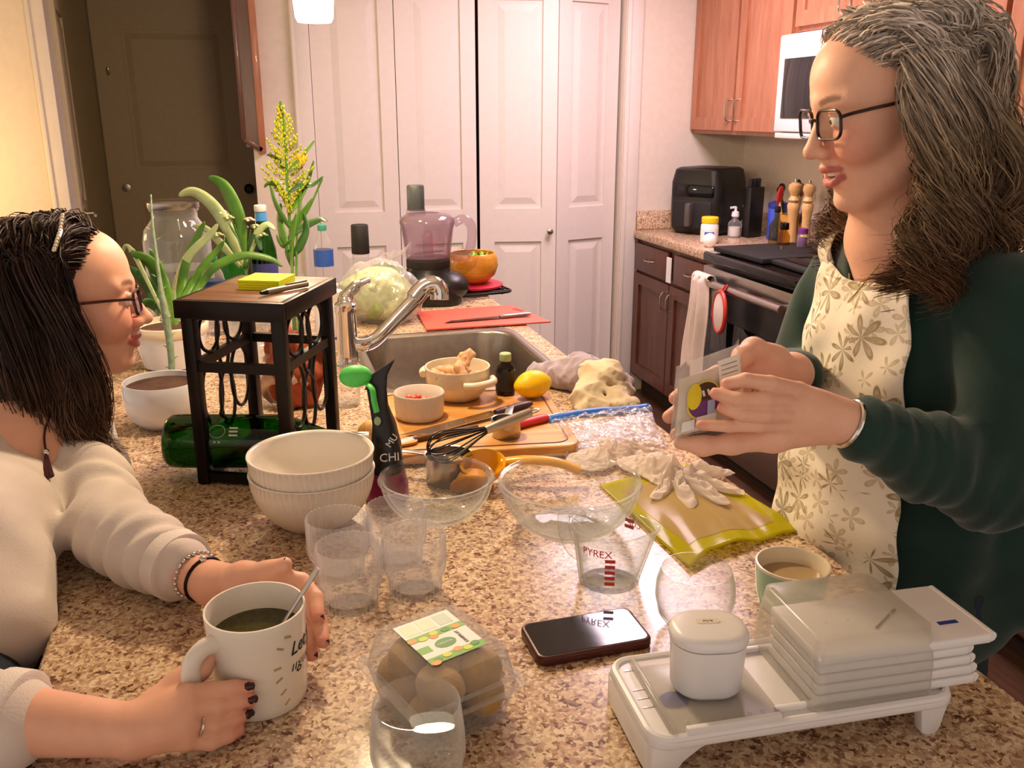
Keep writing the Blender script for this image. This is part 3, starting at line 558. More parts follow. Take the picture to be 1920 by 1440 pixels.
t = thing('spice_jar', 'small violet lidded spice jar at the range edge', 'jar', (2.25, 3.40, .958)); add('jar_glass', lathe([(.02, 0), (.022, .004), (.022, .05), (.018, .058)], 24), M['petclear'], t); add('jar_lid', lathe([(.021, .056), (.021, .078), (.018, .08)], 24), M['purple'], t); add('spice', lathe([(.019, .003), (.019, .04)], 20), M['purple'], t)
# towel and pot holder over the oven handle
hx = 1.90-.068
def towel_fn(u, v):
    # v 0..1 runs from the back hem over the bar to the long front hem
    w_ = .085+.03*abs(v-.3); y = 3.475+(u-.5)*w_*1.5+.008*math.sin(v*9)
    fold = .010*math.sin(u*math.pi*5+v*2)+.006*math.sin(u*13+1)
    if v < .25: return (hx+.026+fold*.4, y, .66+(.83-.66)*v/.25)
    if v < .35:
        a = (v-.25)/.10*math.pi; return (hx+.026*math.cos(a)+fold*.3*(v-.25), y, .825+.024*math.sin(a))
    return (hx-.026-.012*(v-.35)+fold*(1+.6*v), y+(v-.35)*.02, .825-(v-.35)/.65*(.41+.03*math.sin(u*7)))
t = thing('dish_towel', 'off-white dish towel hanging over the oven handle', 'towel', (0,0,0)); add('towel_cloth', grid(towel_fn, 28, 60), M['clothwhite'], t, smooth=180, solid=.005)
t = thing('pot_holder', 'quilted white pot holder with red edging on the oven handle', 'pot holder', (hx-.030, 3.265, .725), -.15)
ph = rrect(.002, .002, .0005); pr = [(.065*math.cos(a)*1.0, .085*math.sin(a)) for a in np.linspace(0, 2*math.pi, 33)[:-1]]
add('pad', xf(prism(pr, -.006, .006, .002), rot=(math.pi/2, 0, math.pi/2)), M['clothwhite'], t)
add('edging', tube([(0, x, z) for x, z in pr], .009, 8, closed=True), M['red'], t); add('hanging_loop', tube([(.004, -.01, .085), (.018, -.01, .105), (.026, .0, .112), (.018, .01, .105), (.004, .01, .085)], .003, 6), M['red'], t)
# ================================================================ smooth solid modelling (distance fields -> one continuous mesh)
class Sdf:
    def __init__(s, h): s.h = h; s.pr = []; s.post = None; s.pad = 0.
    def _add(s, fn, lo, hi, k, op): s.pr.append((fn, np.asarray(lo)-k-s.h*3, np.asarray(hi)+k+s.h*3, k, op))
    def cone(s, a, b, ra, rb, k=.01, op='u', sq=None):
        a = np.asarray(a, float); b = np.asarray(b, float); ba = b-a; L2 = ba@ba+1e-12; rm = max(ra, rb)
        def fn(p):
            q = p-a; t = np.clip(q@ba/L2, 0, 1); v = q-t[:, None]*ba
            if sq is not None:                       # squash: (axis, factor) makes the section oval
                ax, fa = sq; c = v@ax; v = v+np.outer(c*(fa-1), ax)
            return np.sqrt((v*v).sum(1))-(ra+(rb-ra)*t)
        s._add(fn, np.minimum(a, b)-rm*1.0, np.maximum(a, b)+rm*1.0, k, op)
    def chain(s, pts, rs, k=.01, op='u', sq=None):
        for i in range(len(pts)-1): s.cone(pts[i], pts[i+1], rs[i], rs[i+1], k, op, sq)
    def ell(s, c, r, R=None, k=.01, op='u'):
        c = np.asarray(c, float); r = np.full(3, r) if np.isscalar(r) else np.asarray(r, float); R = np.eye(3) if R is None else np.asarray(R)
        def fn(p):
            q = (p-c)@R; k0 = np.sqrt(((q/r)**2).sum(1)); k1 = np.sqrt(((q/r**2)**2).sum(1))+1e-9
            return k0*(k0-1)/k1
        m = r.max(); ext = np.abs(R)@r
        s._add(fn, c-ext, c+ext, k, op)
    def box(s, c, r, R=None, rd=.0, k=.01, op='u'):
        c = np.asarray(c, float); r = np.asarray(r, float); R = np.eye(3) if R is None else np.asarray(R)
        def fn(p):
            q = np.abs((p-c)@R)-(r-rd); return np.sqrt((np.maximum(q, 0)**2).sum(1))+np.minimum(q.max(1), 0)-rd
        ext = np.abs(R)@r
        s._add(fn, c-ext, c+ext, k, op)
    def ev(s, P, idx):
        d = np.full(len(P), .25)
        for i in idx:
            fn, lo, hi, k, op = s.pr[i]; e = fn(P)
            if op == 'u': hh = np.clip(.5+.5*(e-d)/k, 0, 1); d = e+(d-e)*hh-k*hh*(1-hh)
            else: e = -e; hh = np.clip(.5-.5*(e-d)/k, 0, 1); d = e+(d-e)*hh+k*hh*(1-hh)
        return d if s.post is None else s.post(P, d)
    def mesh(s, n=20):
        h = s.h; los = np.array([p[1] for p in s.pr])-s.pad; his = np.array([p[2] for p in s.pr])+s.pad
        un = [i for i, p in enumerate(s.pr) if p[4] == 'u']
        o = los[un].min(0); nb = np.ceil((his[un].max(0)-o)/(n*h)).astype(int)
        ar = np.arange(-1, n+1); LX, LY, LZ = np.meshgrid(ar, ar, ar, indexing='ij'); loc = np.stack([LX, LY, LZ], -1).reshape(-1, 3)
        ids, pos, quads = [], [], []
        BIG = 1 << 20; m = n+2
        for bx in range(nb[0]):
            for by in range(nb[1]):
                for bz in range(nb[2]):
                    b0 = np.array([bx, by, bz])*n; lo = o+b0*h-h; hi = o+(b0+n)*h
                    idx = [i for i in np.nonzero(((los <= hi) & (his >= lo)).all(1))[0]]
                    if not any(s.pr[i][4] == 'u' for i in idx): continue
                    cd = s.ev(((lo+hi)/2)[None], idx)[0]
                    if abs(cd) > n*h*1.15+.012+s.pad: continue
                    F = s.ev(o+(b0+loc)*h, idx).reshape(m, m, m); S = F < 0
                    if S.all() or not S.any(): continue
                    # vertices of mixed cells
                    c8 = sum(S[i:m-1+i, j:m-1+j, k:m-1+k].astype(np.int8) for i in (0, 1) for j in (0, 1) for k in (0, 1))
                    cx, cy, cz = np.nonzero((c8 > 0) & (c8 < 8)); acc = np.zeros((len(cx), 3)); cnt = np.zeros(len(cx))
                    for ax in range(3):
                        for u in (0, 1):
                            for v in (0, 1):
                                o1 = [0, 0, 0]; t_ = [i for i in range(3) if i != ax]; o1[t_[0]] = u; o1[t_[1]] = v; o2 = list(o1); o2[ax] = 1
                                f1 = F[cx+o1[0], cy+o1[1], cz+o1[2]]; f2 = F[cx+o2[0], cy+o2[1], cz+o2[2]]; mk = (f1 < 0) != (f2 < 0)
                                t = np.where(mk, f1/(f1-f2+1e-20), 0); pt = np.tile(np.array(o1, float), (len(cx), 1)); pt[:, ax] = t
                                acc += pt*mk[:, None]; cnt += mk
                    vp = (np.stack([cx, cy, cz], 1)-1+acc/cnt[:, None]+b0)*h+o
                    g = np.stack([cx-1+b0[0], cy-1+b0[1], cz-1+b0[2]], 1)+4
                    ids.append((g[:, 0]*BIG+g[:, 1])*BIG+g[:, 2]); pos.append(vp)
                    for ax in range(3):
                        sl0 = [slice(1, n+1)]*3; sl1 = list(sl0); sl1[ax] = slice(2, n+2)
                        A = S[tuple(sl0)]; B = S[tuple(sl1)]; e = np.stack(np.nonzero(A != B), 1)
                        if not len(e): continue
                        flip = A[tuple(e.T)]; u, v = [(1, 2), (2, 0), (0, 1)][ax]; q = []
                        for du, dv in ((-1, -1), (0, -1), (0, 0), (-1, 0)):
                            c = e+b0+4; c = c.copy(); c[:, u] += du; c[:, v] += dv; q.append((c[:, 0]*BIG+c[:, 1])*BIG+c[:, 2])
                        q = np.stack(q, 1); q[~flip] = q[~flip][:, ::-1]; quads.append(q)
        ids = np.concatenate(ids); pos = np.concatenate(pos); quads = np.concatenate(quads)
        uq, first = np.unique(ids, return_index=True); V = pos[first]; Fq = np.searchsorted(uq, quads)
        return V, Fq
def fr(*v): v = np.array(v, float); return v/np.linalg.norm(v)
def wavy(P, seed, sc):
    r = np.random.default_rng(seed); out = 0
    for _ in range(5):
        d = r.normal(size=3); d /= np.linalg.norm(d); out = out+np.sin(P@d*sc*r.uniform(.6, 1.7)+r.uniform(0, 6.28)+1.5*np.sin(P@np.roll(d, 1)*sc*.5))
    return out/5
def paint(V, base, blobs):
    """own colour of a skin: blobs = (centre, radius, colour, strength)"""
    c = np.tile(np.array(lin(base)), (len(V), 1))
    for ce, r, co, st_ in blobs:
        r = np.full(3, r) if np.isscalar(r) else np.asarray(r)
        d = np.sqrt((((V-np.asarray(ce))/r)**2).sum(1)); w_ = np.clip(1.25-d, 0, .5)/.5*st_; w_ = w_*w_*(3-2*w_) if st_ == 1 else w_
        c += (np.array(lin(co))-c)*w_[:, None]
    return c
# ================================================================ the island
SX0, SX1, SY0, SY1 = .235, .668, 1.90, 2.452       # sink cut-out
rows = [(.38, -.27), (1.12, -.285), (1.40, -.36), (1.72, -.44), (SY0, -.44), (SY1, -.44), (3.17, -.44)]
def island_slab(z0, z1):
    V, F, ix = [], [], {}
    xs = [[l, SX0, SX1, .745] for _, l in rows]
    def v(i, j, s):
        if (i, j, s) not in ix: ix[i, j, s] = len(V); V.append((xs[j][i], rows[j][0], z1 if s else z0))
        return ix[i, j, s]
    K = lambda i, j: 0 <= i < 3 and 0 <= j < len(rows)-1 and not (i == 1 and j == 4)
    for i in range(3):
        for j in range(len(rows)-1):
            if not K(i, j): continue
            F.append((v(i,j,1), v(i+1,j,1), v(i+1,j+1,1), v(i,j+1,1))); F.append((v(i,j+1,0), v(i+1,j+1,0), v(i+1,j,0), v(i,j,0)))
            if not K(i-1, j): F.append((v(i,j+1,1), v(i,j+1,0), v(i,j,0), v(i,j,1)))
            if not K(i+1, j): F.append((v(i+1,j,1), v(i+1,j,0), v(i+1,j+1,0), v(i+1,j+1,1)))
            if not K(i, j-1): F.append((v(i,j,1), v(i,j,0), v(i+1,j,0), v(i+1,j,1)))
            if not K(i, j+1): F.append((v(i+1,j+1,1), v(i+1,j+1,0), v(i,j+1,0), v(i,j+1,1)))
    return np.array(V), F
o = add('island_worktop', island_slab(.872, CNT), M['granite'], None, smooth=35, label='long speckled tan granite island worktop covered with kitchen things', cat='counter')
bv = o.modifiers.new('edge', 'BEVEL'); bv.width = .008; bv.segments = 3; bv.limit_method = 'ANGLE'; bv.angle_limit = math.radians(60)
t = thing('island_cabinet', 'shade-darkened cherry island cabinet under the granite worktop', 'cabinet', (0, 0, 0))
add('carcass', cells([-.1, SX0-.03, SX1+.03, .715], [.55, SY0-.03, SY1+.03, 3.03], lambda i, j: not (i == 1 and j == 1), .1, .87)[0:2] if False else box(-.1, .715, .55, 3.03, .1, .66), M['cherry_shaded'], t, smooth=0)
for k in range(5): add('door_panel', box(.715, .733, .56+k*.49, 1.03+k*.49, .12, .85, .003), M['cherry_shaded'], t)
for k, (x0, x1, y0, y1) in enumerate(((-.1, .715, .55, 1.85), (-.1, .20, 1.85, 2.5), (.69, .715, 1.85, 2.5), (-.1, .715, 2.5, 3.03))): add('cabinet_side', box(x0, x1, y0, y1, .66, .871), M['cherry_shaded'], t, smooth=0)
add('toe_kick', box(-.04, .66, .6, 2.98, 0, .1), M['gap'], t, smooth=0)
# sink
t = thing('kitchen_sink', 'stainless steel undermounted sink bowl in the island', 'sink', ((SX0+SX1)/2, (SY0+SY1)/2, 0))
sw, sd = SX1-SX0, SY1-SY0
add('basin', (lambda L_: (L_[0], L_[1][:-1] if False else L_[1]))(rloft([(sw-.07, sd-.07, .06, .735), (sw-.035, sd-.035, .075, .745), (sw-.026, sd-.026, .08, .80), (sw-.02, sd-.02, .085, .905), (sw-.012, sd-.012, .085, .9125), (sw+.03, sd+.03, .05, .9125), (sw+.034, sd+.034, .05, .9102)], 8)), M['brushed'], t, smooth=60)
me = t.children[0].data; bm = bmesh.new(); bm.from_mesh(me); bm.faces.ensure_lookup_table(); bmesh.ops.delete(bm, geom=[bm.faces[len(bm.faces)-1]], context='FACES'); bmesh.ops.reverse_faces(bm, faces=[]); bm.to_mesh(me); bm.free()
add('drain', lathe([(.045, .736), (.043, .7405), (.03, .739), (.012, .739)], 28), M['chrome'], t)
# faucet
fb = (.185, 2.165)
t = thing('faucet', 'chrome single-lever faucet with an angled pull-out spout', 'faucet', (*fb, CNT))
add('faucet_body', lathe([(.033, 0), (.033, .006), (.026, .014), (.0245, .03), (.0245, .135), (.027, .14), (.0265, .158), (.018, .166), (.006, .168)], 32), M['chrome'], t)
base = np.array([*fb, CNT])
sp = [np.array([.02, 0, .055]), D(700, 640, 2.20)-base, D(750, 590, 2.23)-base, D(785, 553, 2.255)-base]
add('spout', tube(spline(sp, 20), [.0185]*8+[.017]*13 if False else .0175, 16), M['chrome'], t)
e0 = D(775, 562, 2.25)-base
add('spray_head', tube(spline([e0, D(795, 540, 2.26)-base, D(815, 535, 2.265)-base, D(826, 546, 2.27)-base, D(828, 566, 2.272)-base], 20), [.019, .021, .023, .025, .026, .026]+[.026]*4+[.027]*11, 18)[0:2] if False else tube(spline([e0, D(792, 542, 2.26)-base, D(812, 534, 2.265)-base, D(823, 545, 2.27)-base, D(824, 562, 2.272)-base], 20), .0235, 18), M['chrome'], t)
lv = [np.array([0, 0, .15]), D(648, 560, 2.19)-base, D(668, 536, 2.20)-base, D(692, 524, 2.21)-base]
add('lever', tube(spline(lv, 15), [.022]*3+[.019]*4+[.014]*4+[.009]*5, 14), M['chrome'], t)
# ---------------------------------------------------------------- round ware
def ribbed(n, amp, upto): return lambda r, z, a, k: r*(1+amp*(math.cos(n*a) if k <= upto else 0))
def mixing_bowl(name, label, loc, R, H, m, rim=.0045, base=.42, thick=.004, group=None, rib=None, n=72):
    t = thing(name, label, 'bowl', loc, 0, group); pr = [(R*base, 0), (R*(base+.03), .003)]
    ks = [.06, .15, .28, .42, .56, .7, .85, 1]
    prof = lambda u: R*(base+(1-base)*math.sin(u*math.pi/2)**.85)
    outer = [(prof(u), .003+(H-.003)*u**1.25) for u in ks]; pr += outer; no = len(pr)-1
    pr += [(R+rim*.6, H+.001), (R+rim*.3, H+rim*.8), (R-thick*.5, H+rim*.7), (R-thick-.001, H-.001)]
    pr += [(max(.001, prof(u)-thick), .003+thick*.6+(H-.003)*u**1.25) for u in ks[::-1]][1:]+[(R*base*.6, .007), (.001, .0065)]
    add('bowl', lathe(pr, n, True, True, ribbed(*rib, no) if rib else None), m, t, smooth=60)
    return t
RB = (62, .009)
b1 = mixing_bowl('serving_bowl', 'cream ribbed serving bowl at the bottom of the stack of two', (.047, 1.285, CNT), .092, .088, M['whiteware'], .003, .45, .004, 'stacked cream bowls', RB, 248)
b2 = dup(b1, (.047, 1.285, CNT+.0285), 0.02, 'cream ribbed serving bowl on top of the stack of two')
mixing_bowl('glass_bowl', 'clear glass mixing bowl left of the larger one, holding nothing', (.232, 1.262, CNT), .086, .062, M['glassthick'], .007, .5, .005, 'clear glass mixing bowls')
mixing_bowl('glass_bowl', 'larger clear glass mixing bowl standing on the yellow mat corner side', (.415, 1.165, CNT), .103, .074, M['glassthick'], .008, .5, .005, 'clear glass mixing bowls')
# ribbed tumblers
def tumbler(label, x, y):
    t = thing('ribbed_tumbler', label, 'glass', (x, y, CNT), 0, 'ribbed clear tumblers')
    pr = [(.030, 0), (.033, .002), (.034, .012), (.034, .024), (.0395, .034), (.0405, .045), (.0405, .083), (.0402, .0845), (.039, .085), (.0385, .083), (.0385, .046), (.0375, .036), (.032, .027), (.031, .012), (.001, .011)]
    add('glass_wall', lathe(pr, 168, True, True, ribbed(34, .028, 7)), M['glassrib'], t, smooth=70); return t
tm = tumbler('ribbed clear tumbler nearest the camera in the cluster of four', .075, 1.030)
dup(tm, (.160, 1.043, CNT), .3, 'ribbed clear tumbler front right of the cluster of four'); dup(tm, (.068, 1.117, CNT), .6, 'ribbed clear tumbler back left of the cluster, nearest the cream bowls'); dup(tm, (.150, 1.130, CNT), .9, 'ribbed clear tumbler back right of the cluster, nearest the left glass bowl')
# stemless glass of water, front
t = thing('water_glass', 'stemless glass half full of water at the front edge', 'glass', (.102, .684, CNT))
gp = [(.026, 0), (.030, .002), (.039, .02), (.0435, .045), (.0428, .065), (.0395, .095), (.0393, .0958), (.0387, .0958), (.0385, .095), (.0415, .065), (.042, .045), (.0375, .021), (.028, .007), (.001, .0055)]
add('glass_wall', lathe(gp, 64), M['glass'], t, smooth=60); add('water', lathe([(.027, .0075), (.0368, .0215), (.0413, .045), (.0409, .062), (.040, .0618), (.001, .0616)], 48, True, True), M['water'], t, smooth=50)
t = thing('stemless_glass', 'empty round stemless glass behind the white pusher', 'glass', (.472, .868, CNT))
gp = [(.026, 0), (.030, .002), (.043, .02), (.0478, .042), (.047, .06), (.042, .078), (.0418, .0787), (.0412, .0787), (.041, .078), (.0458, .06), (.0465, .042), (.0415, .021), (.028, .006), (.001, .0052)]
add('glass_wall', lathe(gp, 64), M['glass'], t, smooth=60)
# teal mug
t = thing('teal_mug', 'pale teal mug with an inch of milky tea behind the slicer', 'mug', (.612, .880, CNT))
add('mug_body', lathe([(.034, 0), (.038, .003), (.042, .02), (.0455, .052), (.0460, .057)], 56, True, False), M['teal'], t); add('mug_lining', lathe([(.0460, .057), (.0456, .060), (.0435, .0602), (.042, .057), (.040, .03), (.034, .012), (.001, .0115)], 56, False, True), M['cream'], t); add('tea', lathe([(.0398, .0385), (.0398, .0395), (.001, .0395)], 48), M['coffee'], t)
# mug with lettering
MUG = np.array([-.036, .868, CNT]); MR, MH = .0515, .108
t = thing('lettered_mug', 'tall white mug of green tea with black script and gold dashes held in two hands', 'mug', MUG, 0)
add('mug_body', lathe([(.044, 0), (.0465, .003), (.0478, .012), (.0512, .10), (.0517, MH), (.0512, MH+.0012), (.0492, MH+.0012), (.0484, MH-.002), (.0455, .016), (.040, .009), (.001, .008)], 72), M['whiteware'], t, smooth=60)
ha = math.radians(215); hd = np.array([math.cos(ha), math.sin(ha), 0])
add('mug_handle', tube([hd*r_+np.array([0, 0, z]) for r_, z in [tuple(q) for q in spline([(.047, .088), (.062, .090), (.076, .080), (.079, .058), (.074, .036), (.060, .026), (.046, .024)], 30)]], .0075, 14, flat=1.35), M['whiteware'], t)
add('tea', lathe([(.0478, .078), (.0478, .0785), (.001, .0785)], 48), M['tea'], t)
for k in range(14): add('bubble', ball((.043*math.cos(3.6+k*.11), .043*math.sin(3.6+k*.11), .0785), .0016+.0008*(k % 3), 10, 6), M['lens'], t)
va = math.atan2(-MUG[1], -MUG[0])    # towards the camera
for i, (tx, z, sz) in enumerate((('Let your', .074, .021), ('light', .055, .021), ('shine', .036, .020))):
    text('lettering', tx, sz, M['ink'], t, (0, 0, z), (0, 0, va+.64), .0002, 'LEFT', .35, .0495+.0015*i*-1+.001)
for k, (a, z, rz_) in enumerate(((.60, .092, -.3), (.42, .082, -.5), (.34, .060, 0), (.36, .046, .5), (.44, .030, .6), (.52, .016, .7))):
    r_ = .0462+z*.05+.0008; aa = va+a
    add('gold_dash', xf(box(-.0002, .0004, -.004, .004, -.0011, .0011), (r_*math.cos(aa), r_*math.sin(aa), z), (rz_, 0, aa)), M['gold'], t, smooth=0)
t = thing('tea_spoon', 'small steel spoon leaning out of the lettered mug', 'spoon', MUG+np.array([0, 0, .01]))
s0, s1 = np.array([-.022, -.004, .004]), np.array([.031, .874, 1.050])-MUG-np.array([0, 0, .01])
add('spoon_handle', tube([s0+(s1-s0)*u for u in np.linspace(0, 1, 12)], [.003]*7+[.0032, .0036, .0042, .005, .0045], 10, flat=.5), M['steel'], t); add('spoon_bowl', xf(ball((0, 0, 0), (.011, .016, .004)), s0+np.array([0, 0, .003])), M['steel'], t)
# measuring jug
t = thing('measuring_jug', 'glass measuring jug with red markings beside the phone', 'measuring cup', (.414, 1.0, CNT), 0)
def jugfn(r, z, a, k):
    sp_ = max(0, math.cos(a-math.radians(-25)))**14*.012*max(0, (z-.04)/.04) if r > .02 else 0
    return r+sp_
add('jug_wall', lathe([(.036, 0), (.040, .003), (.0415, .012), (.050, .076), (.0525, .081), (.0515, .0835), (.0495, .083), (.047, .076), (.0385, .013), (.035, .008), (.001, .0075)], 72, True, True, jugfn), M['glassthick'], t, smooth=60)
ha = math.radians(118); hd = np.array([math.cos(ha), math.sin(ha), 0])
add('jug_handle', tube([hd*q[0]+np.array([0, 0, q[1]]) for q in spline([(.049, .075), (.066, .080), (.082, .074), (.084, .05), (.076, .03), (.062, .02), (.043, .022)], 30)], .0062, 12, flat=1.7), M['glassthick'], t)
vj = math.atan2(-1.0, -.414)
text('brand_print', 'PYREX', .014, M['redink'], t, (0, 0, .062), (0, 0, vj-.78), .0002, 'LEFT', 0, .0483)
for k in range(5):
    z = .020+k*.0085; r_ = .0415+z*.128+.0006; aa = vj+.02
    add('measure_mark', xf(box(-.0002, .0004, -.0065, .0065, -.0022, .0022), (r_*math.cos(aa), r_*math.sin(aa), z), (0, -.12, aa)), M['redink'], t, smooth=0)
    r2 = r_-.0012; ab = vj+math.pi-.55
    if k > 2: add('measure_mark', xf(box(-.0004, .0004, -.007, .007, -.0026, .0026), (r_*math.cos(ab), r_*math.sin(ab), z+.016), (0, -.12, ab)), M['redink'], t, smooth=0)
text('brand_print', 'CUP', .012, M['redink'], t, (0, 0, .066), (0, 0, vj+math.pi-.95), .0002, 'LEFT', 0, .0488)
# phone
t = thing('phone', 'smartphone in a dark red case lying face up', 'phone', (.3345, .874, CNT), .02)
add('case', prism(rrect(.142, .077, .012), 0, .0125, .003, 3), M['phonecase'], t); add('screen', prism(rrect(.134, .069, .009), .0122, .0130, .0003), M['blackglass'], t, smooth=0)
add('camera_bump', prism(rrect(.03, .03, .007, 4, -.045, .012), -.0001, .002), M['black'], t)
for x in (-.02, .012): add('side_button', box(x-.008, x+.008, -.0395, -.037, .005, .008, .0008), M['phonecase'], t)
# ---------------------------------------------------------------- clamshell of kiwis
KA = math.radians(20); KC = (.146, .800, CNT)
t = thing('kiwi_box', 'clear plastic clamshell box of kiwis with a white and green label', 'box', KC, KA)
def shell(w0, d0, w1, d1, z0, z1, flange, top):
    lv_ = [(w0, d0, .014, z0), (w1, d1, .016, z1), (w1+flange, d1+flange, .018, z1), (w1+flange, d1+flange, .018, z1+.0012)]
    v, f = rloft(lv_, 4); return v, f[:-1]
add('tray', shell(.098, .112, .116, .130, .0005, .040, .016, 0), M['petclear'], t, smooth=50)
v, f = shell(.100, .114, .117, .131, .079, .0425, .016, 1); add('lid', (v, f), M['petclear'], t, smooth=50)
for k in range(2):
    s_ = (1, -1)[k]; add('ridge', tube([(s_*.058, -.06, .044), (s_*.058, .06, .044)], .0022, 6), M['petclear'], t); add('ridge', tube([(-.052, s_*.065, .052), (.052, s_*.065, .052)], .002, 6), M['petclear'], t)
lb = add('label', box(-.030, .036, -.035, .046, .0796, .0800), M['label_white'], t, smooth=0)
add('label_band', box(-.030, .036, .008, .018, .0800, .0802), M['kgreen'], lb, smooth=0); add('label_band', box(-.030, .036, -.035, -.024, .0800, .0802), M['kgreen'], lb, smooth=0)
for k in range(3): add('label_panel', box(-.026+k*.020, -.010+k*.020, .022, .042, .0800, .0802), mat('pale_print%d' % k, ('#d5e2c0', '#d9e6c8', '#c2d2c0')[k], .5), lb, smooth=0)
add('label_emblem', xf(lathe([(.012, 0), (.012, .0003), (.001, .0003)], 28), (.002, -.008, .0800), sc=(1, .68, 1)), M['kgreendk'], lb, smooth=0); add('label_flag', box(-.030, -.016, -.014, -.003, .0800, .0802), M['kgreen'], lb, smooth=0)
text('label_text', 'KIWIFRUIT', .0052, M['ink'], lb, (.0215, -.008, .0803), (0, 0, math.pi/2), .0001); text('label_text', 'ORGANIC', .0042, M['label_white'], lb, (.002, -.008, .0804), (0, 0, 0), .0001)
for k, (x, y, m_) in enumerate(((-.026, .012, 'korange'), (-.014, .010, 'kyel'), (.0, .013, 'kyel'), (-.002, .008, 'korange'), (.014, .013, 'kgreendk'), (.026, .012, 'korange'), (-.02, -.030, 'kgreendk'), (-.024, -.034, 'korange'), (-.008, -.028, 'kyel'), (.006, -.025, 'korange'), (.016, -.029, 'kyel'), (.026, -.026, 'kgreendk'))):
    add('label_fruit', xf(lathe([(.0052, 0), (.0052, .0003), (.001, .0003)], 18), (x, y, .0801+.0001*(k % 3)), sc=(1, .75, 1)), M[m_], lb, smooth=0)
ks = [(-.030, -.036, .028, 0), (.028, -.038, .027, 1.3), (-.028, .008, .027, .5), (.03, .006, .028, 2), (-.027, .044, .027, 1), (.029, .043, .027, .2), (.0, -.016, .053, .8), (-.022, -.036, .054, 2.2), (.024, -.034, .053, .4), (-.024, .024, .054, 1.4), (.022, .028, .054, 2.9)]
kw = None
for k, (x, y, z, a) in enumerate(ks):
    c, s_ = math.cos(KA), math.sin(KA); L_ = (KC[0]+x*c-y*s_, KC[1]+x*s_+y*c, CNT+z-.0265)
    if kw is None:
        kw = thing('kiwi', 'brown fuzzy kiwi fruit packed in the clear clamshell box', 'kiwi', L_, a, 'kiwis in the clamshell')
        add('fruit', ball((0, 0, .026), (.0275, .0222, .0222), 22, 14), M['kiwi'], kw, smooth=180); add('stem_end', xf(lathe([(.005, 0), (.004, .0015), (.001, .002)], 12), (.0268, 0, .026), (0, math.pi/2, 0)), M['soil'], kw)
    else: dup(kw, L_, a)
# ---------------------------------------------------------------- slicer set
t = thing('slicer_tray', 'white mandoline slicer tray on feet at the front right', 'slicer', (.475, .690, CNT), math.radians(-3))
def tray_prof():
    out = []
    for x, y in rrect(.325, .135, .022, 6): out.append((x, y))
    return out
lw, ld = .325, .136
add('tray_top', prism(rrect(lw, ld, .02, 6), .034, .046, .004, 3), M['white'], t)
add('tray_rim', tube([(x, y, .045) for x, y in rrect(lw-.008, ld-.008, .02, 6)], .0045, 8, closed=True), M['white'], t)
for sy in (-1, 1):
    pts = [(-.160, .036), (-.160, .0), (-.140, .0), (-.128, .018), (-.112, .030), (-.10, .036)]
    add('foot', xf(prism([(x, z) for x, z in pts], -.006, .006, .001), (0, sy*.058, 0), (math.pi/2, 0, 0)), M['white'], t)
    add('foot', xf(prism([(.125, .036), (.130, .003), (.136, 0), (.146, 0), (.150, .006), (.156, .036)], -.006, .006, .001), (0, sy*.055, 0), (math.pi/2, 0, 0)), M['white'], t)
add('end_apron', box(-.1625, -.155, -.055, .055, .004, .036, .002), M['white'], t)
add('rail', box(-.03, .15, -.052, -.046, .045, .052, .002), M['white'], t); add('rail', box(-.03, .15, .046, .052, .045, .052, .002), M['white'], t)
add('dial', xf(lathe([(.016, 0), (.0145, .002), (.001, .0025)], 24), (-.118, -.012, .0462), sc=(1, .8, 1)), M['navy'], t)
for k, (y, l_, m_) in enumerate(((.012, .018, 'steel'), (-.002, .022, 'steel'), (-.002, .008, 'navy'), (-.016, .018, 'steel'))): add('size_mark', box(-.152+(.012 if m_ == 'navy' else 0), -.152+(.012 if m_ == 'navy' else 0)+l_*.8, y-.0008, y+.0008, .0458, .0465+(.0002 if m_ == 'navy' else 0)), M[m_], t, smooth=0)
add('size_mark', box(-.150, -.128, .044, .046, .0458, .0465), M['steel'], t, smooth=0)
# clear guard sheet under the pusher
o = thing('slicer_guard', 'clear studded plastic sheet lying on the slicer tray under the pusher', 'guard', (.408, .690, CNT+.0475), math.radians(-3))
add('sheet', box(-.072, .040, -.058, .056, 0, .003, .001), M['frost'], o); add('turned_edge', box(-.074, -.069, -.060, .058, 0, .009, .001), M['frost'], o); add('rim', box(-.06, .036, -.063, -.057, 0, .008, .001), M['white'], o)
for i in range(7): add('stud', ball((-.055+i*.013, -.048, .003), .0022, 8, 6), M['petclear'], o)
# pusher
o = thing('food_pusher', 'white rounded food pusher standing on the slicer', 'pusher', (.395, .694, CNT+.0508), math.radians(-12)); o.scale = (1.02, 1.02, 1.15)
def oval(w_, d_): return (w_, d_, min(w_, d_)*.42)
add('pusher_body', rloft([(.060, .050, .022, 0), (.068, .056, .025, .004), (.072, .060, .027, .044), (.0725, .0605, .027, .0475)], 8), M['white'], o, smooth=60); add('pusher_cap', rloft([(.0725, .0605, .027, .0485), (.075, .063, .028, .0495), (.075, .063, .028, .055), (.070, .058, .026, .0585), (.058, .046, .02, .0595)], 8), M['white'], o, smooth=60)
bd = add('badge', prism(rrect(.024, .008, .0038, 5, .0, .006), .0594, .0601), M['whiteware'], o, smooth=0); text('badge_text', 'style', .0055, M['steel'], bd, (0, .006, .0602), (0, 0, 0), .0001)
